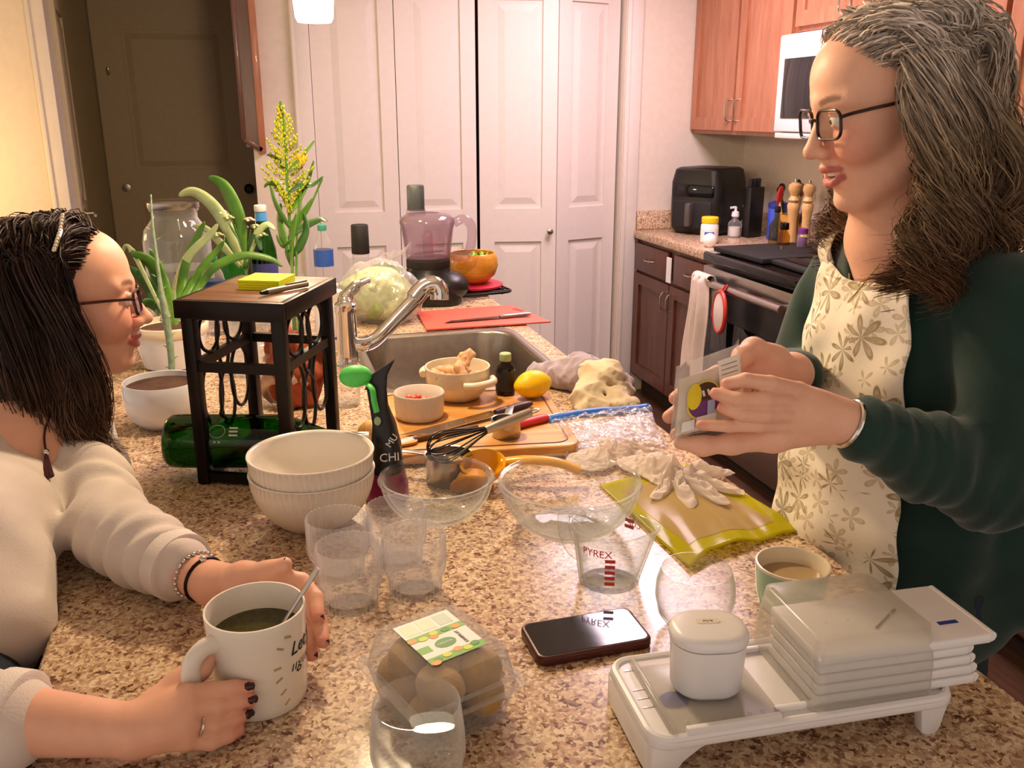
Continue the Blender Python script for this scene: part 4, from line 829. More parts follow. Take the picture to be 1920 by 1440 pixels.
# stack of inserts
def insert(label, x0, x1, y, z, rz=-3):
    q = thing('slicer_insert', label, 'insert', ((x0+x1)/2, y, z), math.radians(rz), 'stack of slicer inserts'); w2 = (x1-x0)/2
    pl = prism([(-w2, -.048), (w2-.05, -.050), (w2-.006, -.050), (w2, -.044), (w2, .044), (w2-.006, .050), (w2-.05, .050), (-w2, .048)], 0, .0105, .003, 3); add('plate', pl, M['white'], q)
    add('end_roll', tube([(w2-.004, -.047, .006), (w2-.004, .047, .006)], .0056, 12), M['white'], q)
    add('blade', xf(box(-.028, .022, -.0012, .0012, .0102, .0118), (w2-.09, 0, 0), (0, 0, .6)), M['steel'], q, smooth=0); add('colour_mark', box(w2-.046, w2-.024, -.0235, -.018, .0102, .0109), M['navy'], q, smooth=0)
    return q
names = ('lowest', 'second lowest', 'middle', 'second highest')
for k in range(4): insert('white slicer insert plate, %s in the stack under the frosted cover' % names[k], .486, .668-.004*k, .680, CNT+.0475+k*.0118)
insert('topmost white slicer insert plate sticking out of the frosted cover', .482, .677, .676, CNT+.0475+4*.0118+.0005)
# frosted cover
o = thing('slicer_cover', 'frosted see-through plastic cover over the stack of slicer inserts', 'cover', (.545, .688, CNT+.0480), math.radians(-3)); o.scale = (1, .98, .74)
v, f = rloft([(.134, .130, .01, 0), (.132, .128, .010, .05), (.126, .118, .012, .097), (.116, .108, .012, .101)], 4)
cv = add('cover_shell', (v, f[1:]), M['frost'], o, smooth=50)
for i in range(6):
    for j in range(3): add('stud', ball((-.05+i*.018+(j % 2)*.008, -.0635+.0018*j, .022+j*.020), .0016, 8, 6), M['petclear'], o)
for i in range(4):
    for j in range(2): add('stud', ball((-.04+i*.024, -.03+j*.05, .1012), .0018, 8, 6), M['petclear'], o)
# ---------------------------------------------------------------- yellow mat, gloves, zip bag
t = thing('cutting_mat', 'translucent lime yellow flexible mat at the worktop edge', 'mat', (0, 0, 0))
mc = [np.array(q) for q in ((.515, 1.30), (.700, 1.35), (.755, 1.060), (.530, 1.012))]
def matfn(u, v):
    a = mc[0]*(1-u)+mc[1]*u; b_ = mc[3]*(1-u)+mc[2]*u; q = a*(1-v)+b_*v
    z = CNT+.0035+.010*max(0, math.sin((u*1.0+.25*v-.15)*math.pi*1.25))**2*(v**.7)+.004*math.sin(u*9+v*4)**2*v
    return (q[0], q[1]-(.0 if u > .2 else (.2-u)*.1*v), z)
add('mat_sheet', grid(matfn, 40, 30), M['mat_yellow'], t, smooth=180, solid=.0008)
add('mat_patch', grid(lambda u, v: (lambda q: (q[0], q[1], q[2]+.0011))(matfn(.12+.74*u, .14+.74*v)), 30, 22), glass('pale_film', (.80,.70,.52), (.7,.6,.45), .12, .55, .25, 8, filmcol=lin('#d8bd84')), t, smooth=180)
def glove(label, c, rot, seed, sc=1.0):
    """crumpled film glove: a thin crinkled sheet with a finger-lobed outline, doubled over"""
    lob = [(-1.0, .055, .16), (-.50, .075, .15), (-.06, .082, .15), (.38, .074, .15), (1.15, .060, .20), (3.05, .065, .75)]
    def Rd(a): return .046+sum(l_*math.exp(-((math.atan2(math.sin(a-b_), math.cos(a-b_)))/w_)**4) for b_, l_, w_ in lob)
    def ridge(x, y, o): return 1-abs(mnoise.noise(Vector((x, y, o))))*2.4
    def mk(top):
        def fn(u, v):
            a = u*2*math.pi; r_ = v*Rd(a)*(1 if top else .96); x, y = r_*math.cos(a), r_*math.sin(a)
            h = (.021*(1-v)**.8+.006)*(1 if top else .25); z = h*(.55+.75*ridge(x*26, y*26, seed))+.006*ridge(x*70, y*70, seed+3)*(1 if top else .3)
            x += .006*mnoise.noise(Vector((x*40, y*40, seed+7))); y += .006*mnoise.noise(Vector((x*40, y*40, seed+9)))
            X = (x*math.cos(rot)-y*math.sin(rot))*sc; Y = (x*math.sin(rot)+y*math.cos(rot))*sc
            return (c[0]+X, c[1]+Y, c[2]+.003+max(0, z)*(1-.55*v*v)*sc)
        return fn
    t = thing('disposable_glove', label, 'glove', (0, 0, 0), 0, 'crumpled plastic gloves')
    add('glove_film', grid(mk(True), 150, 46), M['glove'], t, smooth=50); add('glove_underside', grid(mk(False), 90, 16), M['glove'], t, smooth=50)
glove('crumpled white plastic glove lying on the yellow mat', (.640, 1.285, CNT+.005), -1.25, 3, 1.05)
glove('crumpled clear white plastic glove behind, next to the zip bag', (.585, 1.405, CNT+.004), .35, 8, .85)
t = thing('zip_bag', 'crumpled clear zip bag with a blue seal strip', 'bag', (0, 0, 0))
zc = [np.array(q) for q in ((.512, 1.560), (.738, 1.592), (.698, 1.430), (.500, 1.432))]
def zf(u, v, top):
    q = (zc[0]*(1-u)+zc[1]*u)*(1-v)+(zc[3]*(1-u)+zc[2]*u)*v; e = math.sin(math.pi*u)**.4*math.sin(math.pi*min(1, v*.93+.07))**.4
    n_ = mnoise.noise(Vector((u*7, v*6, top*3.1)))*.011+mnoise.noise(Vector((u*17, v*15, top*5)))*.006
    lift = .020*(1-v)**2*(1 if top else .8)
    return (q[0]+n_*.4, q[1]+n_*.4, CNT+.003+lift+(.017*e+abs(n_)*1.6 if top else .001))
add('bag_front', grid(lambda u, v: zf(u, v, 1), 60, 50), M['bagfilm'], t, smooth=180); add('bag_back', grid(lambda u, v: zf(u, v, 0), 30, 25), M['bagfilm'], t, smooth=180)
add('seal_strip', grid(lambda u, v: (zf(u, 0, 1)[0], zf(u, 0, 1)[1]+.012-.014*v, CNT+.024+.012*(1-v)+.004*math.sin(u*5)), 30, 3), M['bluezip'], t, smooth=180, solid=.002)
# ================================================================ wooden board and what lies on it
BD = .935
BA = math.radians(-7); bc = np.array([.370, 1.640])
t = thing('wooden_board', 'thick wooden chopping board in the middle of the island', 'board', (bc[0], bc[1], CNT), BA)
add('board', prism(rrect(.372, .372, .03, 5), .004, .025, .004, 3), M['boardwood'], t)
for x in (-.15, .15):
    for y in (-.15, .15): add('foot', xf(lathe([(.012, 0), (.012, .006)], 14), (x, y, 0)), M['blackmat'], t)
add('groove', tube([(x, y, .0245) for x, y in rrect(.335, .335, .025, 5)], .0022, 6, closed=True), M['brownwood'], t)
# cream bowl with lug handles, ginger
cb = (.376, 1.772)
t = thing('lug_bowl', 'cream textured bowl with lug handles full of ginger pieces', 'bowl', (*cb, BD))
def texfn(r, z, a, k): return r*(1+(.010*math.cos(26*a+(k % 2)*math.pi) if 2 < k < 9 else 0))
add('bowl', lathe([(.040, 0), (.046, .003), (.055, .014), (.0625, .026), (.0658, .036), (.0668, .045), (.0672, .054), (.0672, .060), (.0675, .064), (.0690, .068), (.0680, .0700), (.0650, .0695), (.0635, .062), (.061, .034), (.042, .010), (.001, .009)], 104, True, True, texfn), M['cream'], t, smooth=60)
for s_ in (-1, 1):
    a = math.radians(-60)+(0 if s_ == 1 else math.pi); d_ = np.array([math.cos(a), math.sin(a), 0]); n_ = np.array([-d_[1], d_[0], 0])
    add('lug_handle', tube(spline([d_*.064+n_*.040+np.array([0, 0, .046]), d_*.082+n_*.026+np.array([0, 0, .047]), d_*.090+np.array([0, 0, .048]), d_*.082-n_*.026+np.array([0, 0, .047]), d_*.064-n_*.040+np.array([0, 0, .046])], 24), .0078, 12), M['cream'], t)
gd = None
for k in range(11):
    a, r_ = k*2.4, .014+.030*((k*7) % 5)/5; L_ = (cb[0]+r_*math.cos(a), cb[1]+r_*math.sin(a), BD+.040+.010*(k % 3)+.010*(k > 7))
    if gd is None:
        S = Sdf(.0022); S.chain([(0, 0, 0), (.016, .004, .004), (.03, -.002, .010)], [.010, .0095, .007], .008); S.cone((.012, .0, .0), (.012, .014, .008), .008, .006, .008); S.cone((.02, 0, .004), (.024, -.012, .012), .007, .005, .008); S.post = lambda P, d: d+.0012*wavy(P, 4, 420)
        gd = thing('ginger_piece', 'knobbly piece of ginger heaped in the cream lug bowl', 'ginger', L_, a, 'ginger pieces in the lug bowl'); add('root', S.mesh(), M['ginger'], gd, smooth=180)
    else:
        g_ = dup(gd, L_, a*1.7); g_.rotation_euler = (.5*math.sin(k), .5*math.cos(k*2), a*1.7)
# ribbed ramekin, chopped tomato
rk = (.276, 1.668)
t = thing('ramekin', 'white ribbed ramekin with chopped tomato', 'ramekin', (*rk, BD))
add('dish', lathe([(.042, 0), (.046, .003), (.0478, .015), (.0495, .048), (.050, .0515), (.0485, .053), (.0468, .0515), (.0455, .030), (.042, .010), (.001, .009)], 168, True, True, ribbed(42, .011, 3)), M['whiteware'], t, smooth=60)
tp = None
for k in range(8):
    a, r_ = k*2.1, .006+.022*((k*3) % 4)/4; L_ = (rk[0]+r_*math.cos(a), rk[1]+r_*math.sin(a), BD+.028+.006*(k % 2)+(.004 if k > 5 else 0))
    if tp is None: tp = thing('tomato_piece', 'small piece of chopped tomato in the white ramekin', 'tomato', L_, a, 'tomato pieces in the ramekin'); add('flesh', ball((0, 0, 0), (.014, .009, .006), 14, 8, lambda x, y, z: 1+.25*mnoise.noise(Vector((x*2, y*2, z*2)))), mat('tomato', '#c8492e', .3, var=.25, vs_=90), tp, smooth=180)
    else: dup(tp, L_, a*1.3)
# amber bottle, lemon
t = thing('dropper_bottle', 'small dark amber bottle with a sage green cap', 'bottle', (.479, 1.768, BD))
add('bottle_body', lathe([(.018, 0), (.0208, .003), (.0208, .055), (.018, .063), (.010, .071), (.009, .076)], 32), M['amber'], t); add('label', lathe([(.0211, .010), (.0211, .050)], 32, False, False), mat('dark_label', '#2a2422', .6), t); add('cap', lathe([(.0115, .074), (.0122, .076), (.0122, .089), (.0105, .0905)], 28, True, True, lambda r, z, a, k: r*(1+.03*math.cos(28*a))), M['greencap'], t)
t = thing('lemon', 'whole bright yellow lemon beside the amber bottle', 'lemon', (.528, 1.728, BD), .3)
add('fruit', ball((0, 0, .0292), (.041, .030, .0292), 40, 28, lambda x, y, z: 1+.10*max(0, abs(x)-.82)/.18), M['lemon'], t, smooth=180)
# knives on the board
def knife(name, label, a, b, ra, mh, wblade=.014, blade_from=.45, flip=1, mb=None):
    a = np.asarray(a); b = np.asarray(b); d_ = (b-a); L_ = np.linalg.norm(d_); d_ /= L_; n_ = np.array([-d_[1], d_[0], 0]); n_ /= np.linalg.norm(n_)
    t = thing(name, label, 'knife', a); p = lambda s, w_, z: d_*s*L_+n_*w_+np.array([0, 0, z])
    add('handle', tube([p(s, 0, 0) for s in np.linspace(0, blade_from, 8)], [ra*.7, ra, ra*1.05, ra, ra*.95, ra, ra*1.05, ra*.8], 12, flat=.7), mh, t)
    bl = [p(blade_from, -wblade/2, 0), p(blade_from, wblade/2, 0), p(.85, wblade/2, 0), p(1, -wblade/2*flip, 0), p(.9, -wblade/2, 0)]
    add('blade', (np.array([q+np.array([0, 0, z]) for z in (-.0007, .0007) for q in bl]), [(4, 3, 2, 1, 0), (5, 6, 7, 8, 9)]+[(i, (i+1) % 5, 5+(i+1) % 5, 5+i) for i in range(5)]), mb or M['chrome'], t, smooth=0)
    return t
knife('paring_knife', 'red handled knife with a pale blade on the wooden board', (.420, 1.540, BD+.008), (.566, 1.600, BD+.006), .012, M['red'], .016, .62, 1, M['white'])
knife('chef_knife', 'long wide steel knife with a dark handle lying behind the whisk', (.505, 1.665, BD+.009), (.225, 1.548, BD+.004), .010, mat('plum_handle', '#3a222c', .4), .030, .30)
t = thing('peeler', 'flat pale wooden spatula lying along the board front', 'spatula', (.27, 1.535, BD+.002), math.radians(14)); add('paddle', prism(rrect(.05, .034, .015, 6, -.05, 0), 0, .005, .001), M['boardwood'], t); add('stick', tube([(-.03, 0, .003), (.10, 0, .004)], [.006, .0065], 10), mat('dark_walnut', '#5f3d14', .4), t)
t = thing('pale_spatula', 'white handled spreader on the board front edge', 'spreader', (.232, 1.528, BD+.003), math.radians(25)); add('spreader_blade', prism(rrect(.05, .018, .008, 5), 0, .004, .001), M['white'], t)
# steel cups, whisk
def steel_cup(label, x, y, z, R, H, ang):
    t = thing('measuring_cup', label, 'measuring cup', (x, y, z), ang); add('cup', lathe([(R*.93, 0), (R*.97, .002), (R, H-.002), (R+.002, H), (R+.001, H+.001), (R-.001, H), (R*.955, .003), (.001, .0025)], 48), M['steel'], t)
    add('cup_handle', xf(box(0, .06, -.007, .007, -.001, .0015, .0006), (R-.001, 0, H-.003)), M['steel'], t); return t
steel_cup('steel measuring cup left of the yellow squeezer, whisk resting on it', .278, 1.395, CNT, .040, .048, 2.6)
steel_cup('small steel measuring cup standing on the wooden board behind the whisk handle', .412, 1.515, BD, .027, .034, 1.2)
W0, W1 = D(806, 848, 1.47), D(1008, 768, 1.56); wd_ = (W1-W0)/np.linalg.norm(W1-W0); wl = np.linalg.norm(W1-W0)
t = thing('whisk', 'balloon whisk with a steel handle and black wires across the board', 'whisk', W0)
nx_ = np.cross(wd_, [0, 0, 1]); nx_ /= np.linalg.norm(nx_); ny_ = np.cross(nx_, wd_)
hs = .50
add('whisk_handle', tube([wd_*wl*s for s in np.linspace(hs, .93, 6)], [.0075, .0085, .009, .009, .009, .008], 14), M['steel'], t)
add('hanging_loop', tube(spline([wd_*wl*.92+nx_*.004, wd_*wl*.97+nx_*.006, wd_*wl*1.01, wd_*wl*.97-nx_*.006, wd_*wl*.92-nx_*.004], 20), .0018, 8), M['steel'], t)
for k in range(6):
    a = math.pi*k/6; e = nx_*math.cos(a)+ny_*math.sin(a); R_ = .026
    pts = spline([wd_*wl*(hs+.02)+e*.005, wd_*wl*.40+e*.011, wd_*wl*.22+e*.023, wd_*wl*.10+e*R_, wd_*wl*.02+e*.017, wd_*wl*-.01, wd_*wl*.02-e*.017, wd_*wl*.10-e*R_, wd_*wl*.22-e*.023, wd_*wl*.40-e*.011, wd_*wl*(hs+.02)-e*.005], 40)
    add('wire', tube(pts, .0013, 6), M['black'], t)
# lemon squeezer
t = thing('lemon_squeezer', 'yellow hand lemon squeezer lying open by the glass bowls', 'squeezer', (0, 0, 0))
sc_ = np.array([.318, 1.345, CNT]); 
add('cup_half', xf(lathe([(.006, .0), (.022, .004), (.034, .018), (.037, .032), (.039, .034), (.037, .0355), (.034, .033), (.030, .019), (.018, .008), (.001, .006)], 40), sc_+np.array([.012, .012, .012]), (.25, -.12, 0)), M['yellow'], t)
add('press_half', xf(lathe([(.036, 0), (.037, .004), (.030, .010), (.024, .026), (.010, .034), (.001, .035)], 36), sc_+np.array([-.014, -.012, .006]), (-.9, .35, 0)), mat('yellow_enamel_deep', '#dd940c', .3), t)
add('long_handle', tube(spline([sc_+np.array([.042, .008, .040]), sc_+np.array([.085, -.008, .046]), sc_+np.array([.13, -.022, .042]), sc_+np.array([.165, -.034, .028])], 16), [.011]*5+[.0105]*12, 12, flat=.7), M['yellow'], t)
add('hinge', xf(box(-.010, .010, -.012, .012, -.006, .006, .002), sc_+np.array([-.034, .024, .044])), M['yellow'], t)
# ---------------------------------------------------------------- black pouch with green scoop clip
pb = np.array([.160, 1.352, CNT])
t = thing('snack_pouch', 'black standing pouch with magenta foot, folded and clipped', 'pouch', pb, 0)
view = fr(-pb[0], -pb[1], 0); side = np.array([-view[1], view[0], 0])   # side points image-right
side = np.array([math.cos(YAW), -math.sin(YAW), 0]); dep = np.array([math.sin(YAW), math.cos(YAW), 0])
lvls = [(-.028, .040, .030, 0), (-.030, .040, .034, .02), (-.020, .034, .034, .05), (-.016, .030, .030, .09), (-.014, .022, .022, .125), (-.018, .012, .012, .155), (-.022, .010, .006, .180), (-.026, .012, .004, .195), (-.014, .026, .003, .212)]
def pouch_ring(l, r, d_, z, lean):
    out = []
    for i in range(28):
        a = 2*math.pi*i/28; ca, sa = math.cos(a), math.sin(a); x = (l+r)/2+(r-l)/2*np.sign(ca)*abs(ca)**.75; y = d_*np.sign(sa)*abs(sa)**.8
        q = side*x+dep*(y+lean); wr = 1+.05*mnoise.noise(Vector((a*2, z*40, 0)))
        zz = z+(0.020*(x/.03) if z > .19 else 0)
        out.append(q*wr+np.array([0, 0, zz]))
    return out
V = []; 
for l, r, d_, z in lvls: V += pouch_ring(l, r, d_, z, .1*z)
n28 = 28; F = [(k*n28+i, k*n28+(i+1) % n28, (k+1)*n28+(i+1) % n28, (k+1)*n28+i) for k in range(len(lvls)-1) for i in range(n28)]+[tuple(range(n28-1, -1, -1)), tuple((len(lvls)-1)*n28+i for i in range(n28))]
add('pouch_body', (V, F), [M['pouchblk'], M['magenta']], t, smooth=60, fmat=[1 if k < 2 else 0 for k in range(len(lvls)-1) for i in range(n28)]+[1, 0])
rotv = (math.pi/2, 0, -YAW)
text('pouch_text', 'CHI', .019, M['textwhite'], t, side*.017-dep*.0305+np.array([0, 0, .082]), (math.pi/2-.1, 0, -YAW+.25), .0003)
text('pouch_text', 'MU', .015, M['textwhite'], t, side*.021-dep*.0245+np.array([0, 0, .108]), (math.pi/2-.1, -.9, -YAW+.3), .0003)
add('pouch_seal', xf(lathe([(.006, 0), (.006, .0005), (.001, .0006)], 20), side*-.002-dep*.0135+np.array([0, 0, .137]), rotv, (.9, 1.2, 1)), M['greencap'], t, smooth=0)
o = thing('scoop_clip', 'lime green scoop clip on top of the black pouch', 'clip', pb+np.array([0, 0, .15]), 0)
add('scoop_head', xf(ball((0, 0, 0), (.026, .016, .018), 28, 18), side*-.038+dep*.016+np.array([0, 0, .052])), M['limegreen'], o, smooth=180)
add('clip_arm', tube(spline([side*-.022+dep*.012+np.array([0, 0, .042]), side*-.010-dep*.002+np.array([0, 0, .036]), side*-.007-dep*.006+np.array([0, 0, .018]), side*-.003-dep*.009+np.array([0, 0, .000])], 16), .0052, 10, flat=.5), M['limegreen'], o)
# onion half and mini pepper behind the pouch
t = thing('butternut_piece', 'tan rounded squash piece behind the black pouch', 'squash', (.170, 1.57, CNT)); add('flesh', ball((0, 0, .030), (.024, .020, .030), 20, 14), mat('squash', '#d8a764', .5, var=.12), t, smooth=180); add('rind', ball((-.004, .002, .029), (.0245, .0205, .0295), 20, 14), mat('squash_rind', '#b98c48', .5), t, smooth=180)
# ---------------------------------------------------------------- towels at the sink edge
def cloth_lump(name, label, c, parts, m, seed, amp, sc, cat_):
    S = Sdf(.0035)
    for a, b_, ra, rb in parts: S.cone(np.array(a)+c, np.array(b_)+c, ra, rb, .018)
    S.pad = .015; S.post = lambda P, d: np.maximum(d+amp*1.1*wavy(P, seed, sc*.7)-amp*1.3*(1-np.abs(wavy(P, seed+5, sc*.8))*3)-amp*.5*(1-np.abs(wavy(P, seed+6, sc*1.9))*3)+amp*.6, CNT+.0015-P[:, 2])
    t = thing(name, label, cat_, (0, 0, 0)); add('cloth', S.mesh(), m, t, smooth=180); return t
cloth_lump('hand_towel', 'rolled lavender grey towel at the sink edge', np.array([.665, 1.83, CNT]), [((-.075, .07, .024), (.01, -.02, .040), .028, .042), ((.01, -.02, .040), (.085, -.06, .024), .040, .026), ((-.03, .10, .016), (.055, .08, .024), .018, .028), ((.02, .05, .04), (.085, -.01, .024), .034, .024)], M['towel'], 11, .0032, 110, 'towel')
cloth_lump('dishcloth', 'bunched cream dishcloth in front of the lavender towel', np.array([.668, 1.715, CNT]), [((-.035, -.02, .024), (.03, .02, .055), .032, .034), ((.0, .03, .062), (.03, -.0, .066), .030, .028), ((-.045, -.055, .012), (.05, -.07, .016), .018, .020), ((.03, -.03, .024), (.058, .0, .024), .028, .026)], M['clothcream'], 21, .0032, 110, 'cloth')
# ================================================================ far end of the island
# wine rack table
FLc, FRc = np.array([-.121, 1.497]), np.array([.017, 1.433]); dx_ = (FRc-FLc)/np.linalg.norm(FRc-FLc); rw = np.linalg.norm(FRc-FLc); ra_ = math.atan2(dx_[1], dx_[0]); rdp, rh = .206, .318
t = thing('wine_rack', 'black metal wine rack with scrolled sides and a brown wooden top', 'rack', (FLc[0], FLc[1], CNT), ra_)
for x in (0, rw):
    for y in (0, rdp): add('leg', box(x-.010, x+.010, y-.010, y+.010, 0, rh-.016, .0015), M['blackmetal'], t)
for z in (.012, .205, rh-.026):
    for y in (0, rdp): add('cross_bar', box(.010, rw-.010, y-.006, y+.006, z-.008, z+.008), M['blackmetal'], t, smooth=0)
    for x in (0, rw): add('side_bar', box(x-.006, x+.006, .010, rdp-.010, z-.008, z+.008), M['blackmetal'], t, smooth=0)
add('wood_top', box(-.008, rw+.008, -.008, rdp+.008, rh-.010, rh, .002), M['brownwood'], t)
for y in (-.012, rdp+.012): add('top_rim', box(-.016, rw+.016, y-.005, y+.005, rh-.030, rh-.001, .001), M['blackmetal'], t)
for x in (-.012, rw+.012): add('top_rim', box(x-.005, x+.005, -.008, rdp+.008, rh-.030, rh-.001, .001), M['blackmetal'], t)
for x in (0, rw):
    for cy, cz, ry, rz_ in ((.058, .250, .034, .034), (.148, .250, .034, .034), (.052, .145, .034, .056), (.103, .120, .026, .050), (.156, .145, .034, .056), (.103, .226, .020, .052)):
        add('scroll_ring', tube([(x, cy+ry*math.cos(a), cz+rz_*math.sin(a)) for a in np.linspace(0, 2*math.pi, 29)[:-1]], .0032, 6, closed=True), M['blackmetal'], t)
rk_ = lambda x, y, z: np.array([FLc[0]+x*math.cos(ra_)-y*math.sin(ra_), FLc[1]+x*math.sin(ra_)+y*math.cos(ra_), CNT+z])
q = rk_(.085, .115, rh); t = thing('sticky_notes', 'block of bright yellow sticky notes on the wine rack', 'notes', q, ra_+.02)
for k in range(4): add('note_sheet', box(-.036, .036, -.036, .036, k*.0042, k*.0042+.0039, .0004), M['stickyellow'], t, smooth=0)
q = rk_(.140, .085, rh+.006); t = thing('pen', 'short steel pen lying beside the sticky notes', 'pen', q, ra_+1.1); add('pen_barrel', tube([(-.05, 0, 0), (.035, 0, 0)], .0048, 12), M['steel'], t); add('pen_grip', tube([(-.062, 0, 0), (-.05, 0, 0)], [.003, .005], 12), M['black'], t); add('pen_clip', box(-.01, .035, -.0015, .0015, .0045, .0075, .0005), M['steel'], t)
# big green bottle lying in the rack
B0, B1 = np.array([-.182, 1.556, CNT+.060]), np.array([.158, 1.482, CNT+.052]); bd_ = B1-B0; bl_ = np.linalg.norm(bd_)
t = thing('green_bottle', 'large green glass bottle with a blue neck band lying in the rack', 'bottle', B0); t.rotation_euler = Vector(bd_).to_track_quat('Z', 'Y').to_euler()
bp = [(.030, .0), (.040, .002), (.0455, .010), (.0465, .03), (.0465, .185), (.044, .205), (.035, .235), (.022, .268), (.0155, .29), (.0145, .318)]
add('bottle_glass', lathe(bp, 48), M['greenglass'], t, smooth=60); add('bottle_inner', lathe([(.012, .008), (.036, .012), (.0425, .03), (.0425, .183), (.040, .20), (.018, .268)], 40), glass('green_water', (.45, .75, .30), (.10, .30, .06), .05, ior=1.2), t, smooth=60)
add('neck_band', lathe([(.0162, .290), (.0158, .310)], 32, False, False), mat('neck_blue', '#2f8fd0', .35), t); add('cap', lathe([(.0158, .312), (.0168, .314), (.0168, .345), (.014, .347)], 32, True, True, lambda r, z, a, k: r*(1+.02*math.cos(36*a))), M['silver'], t)
emb = bpy.data.objects.new('bottle_emblem', None); COL.objects.link(emb); emb.parent = t
bm_ = np.array(t.rotation_euler.to_matrix()); toc = fr(*(CAM-(B0+B1)/2)); lc = bm_.T@toc; ea = math.atan2(lc[1], lc[0])
def on_b(da, z, r_=.0470): return (r_*math.cos(ea+da), r_*math.sin(ea+da), z)
add('emblem_ring', tube([on_b(-.35+.24*math.sin(a), .095+.013*math.cos(a)) for a in np.linspace(0, 2*math.pi, 25)[:-1]], .0008, 5, closed=True), mat('print_pale', '#8fae98', .6), emb)
for k in range(3):
    for z, w_ in ((.070, .007), (.122, .007)): add('emblem_bar', tube([on_b(-.2-.14*k, z-w_), on_b(-.2-.14*k, z+w_)], .0016, 5), M['textwhite'], emb)
for z in (.092, .099): add('emblem_dot', ball(on_b(.05, z), .0018, 8, 6), M['textwhite'], emb)
# white pot with tall aloe leaf
t = thing('aloe_pot', 'round bluish white pot with one tall aloe leaf', 'plant', (-.213, 1.835, CNT))
add('pot', lathe([(.040, 0), (.050, .003), (.068, .022), (.0745, .045), (.0755, .070), (.0735, .090), (.0725, .0925), (.0700, .0920), (.0695, .080), (.001, .078)], 64), M['blueceram'], t, smooth=60); add('soil', lathe([(.0698, .076), (.0690, .081), (.02, .083), (.001, .083)], 40), M['soil'], t)
al = [D(318, 715, 1.885), D(322, 690, 1.88), D(318, 640, 1.88), D(308, 580, 1.875), D(300, 530, 1.87), D(292, 470, 1.87), D(286, 420, 1.87), D(283, 365, 1.87)]
o0 = np.array([-.213, 1.835, CNT]); pl_ = spline([q-o0 for q in al], 40); add('aloe_leaf', tube(pl_, np.interp(np.linspace(0, 1, len(pl_)), [0, .15, .3, .45, .6, .8, 1], [.012, .015, .017, .0165, .009, .007, .003]), 10, flat=.45), M['aloe'], t, smooth=180)
for k in range(14):
    p_ = pl_[3+k*2]; add('aloe_spine', tube([p_+np.array([.006*(-1)**k, 0, 0]), p_+np.array([.014*(-1)**k, -.002, .006])], [.0016, .0004], 5), M['leafpale'], t)
# strap-leaved plant in white pot
p2 = np.array([-.232, 2.30, CNT])
t = thing('strap_leaf_plant', 'strap leaved green plant in a white banded pot', 'plant', p2)
add('pot', lathe([(.062, 0), (.070, .004), (.084, .075), (.086, .085)], 56, True, False), M['blueceram'], t); add('pot_band', lathe([(.087, .083), (.090, .086), (.091, .105), (.088, .108), (.083, .107), (.081, .095), (.001, .094)], 56, False, True), M['cream'], t, smooth=60); add('soil', lathe([(.081, .094), (.04, .098), (.001, .098)], 32), M['soil'], t)
def strap(parent, pts, wd, m, fold=.25, name='leaf', twist=0):
    P = spline(pts, 28); n_ = len(P); T = np.gradient(P, axis=0); T /= np.linalg.norm(T, axis=1)[:, None]
    V, F = [], []
    for i in range(n_):
        u = i/(n_-1); w_ = wd*min(1, .35+2.2*u)*(max(0, 1-u**3.2))**.6+.0004
        vdir = P[i]+o_cam-CAM; s_ = np.cross(T[i], vdir); s_ /= np.linalg.norm(s_)+1e-9; nn = np.cross(s_, T[i])
        c, sn = math.cos(.6+twist*u), math.sin(.6+twist*u); s2 = s_*c+nn*sn; n2 = np.cross(s2, T[i])
        for a in (-1, -.5, 0, .5, 1): V.append(P[i]+s2*w_*a+n2*w_*fold*abs(a))
    for i in range(n_-1):
        for k in range(4): F.append((i*5+k, i*5+k+1, (i+1)*5+k+1, (i+1)*5+k))
    add(name, (V, F), m, parent, smooth=180, solid=.0012)
o_cam = p2; B_ = np.array([0, 0, .095]); dd = 2.42
for k, (pts, wd, m_) in enumerate(((([335, 545], [345, 495], [362, 455], [384, 415]), .017, 'leaf'), (([300, 550], [285, 500], [262, 482], [246, 478]), .020, 'leaf'), (([370, 540], [400, 500], [455, 478], [505, 484], [530, 500]), .014, 'leaf'), (([350, 545], [375, 505], [405, 470], [420, 452]), .012, 'leaf'), (([290, 565], [272, 530], [258, 515], [240, 500]), .018, 'leafdk'), (([295, 580], [272, 570], [262, 600]), .016, 'leafdk'), (([310, 545], [296, 500], [280, 470]), .016, 'leaf'), (([330, 540], [352, 480], [392, 440], [408, 420]), .014, 'leafpale'), (([255, 485], [246, 470], [236, 462], [230, 475]), .008, 'leafpale'))):
    strap(t, [B_+np.array([.01*math.cos(k), .01*math.sin(k), -.002])]+[D(x, y, dd+.02*math.sin(k*2+i))-p2 for i, (x, y) in enumerate(pts)], wd, M[m_], .3)
# big lidded glass jar
t = thing('drink_dispenser', 'large clear glass jar behind the strap leaved plant', 'jar', (-.245, 2.90, CNT))
jr = .098; add('jar_glass', lathe([(.06, 0), (jr*.97, .004), (jr, .02), (jr, .23), (jr*.93, .265), (.070, .292), (.066, .30), (.066, .318), (.071, .322), (.071, .330), (.064, .330), (.062, .318), (.062, .30), (.088, .262), (.094, .23), (.094, .02), (.001, .012)], 56), M['glassthick'], t, smooth=60); add('jar_lid', lathe([(.072, .328), (.074, .331), (.074, .346), (.06, .352), (.001, .353)], 48), M['steel'], t); add('jar_water', lathe([(.09, .014), (.0925, .022), (.0925, .15), (.001, .15)], 40), M['water'], t)
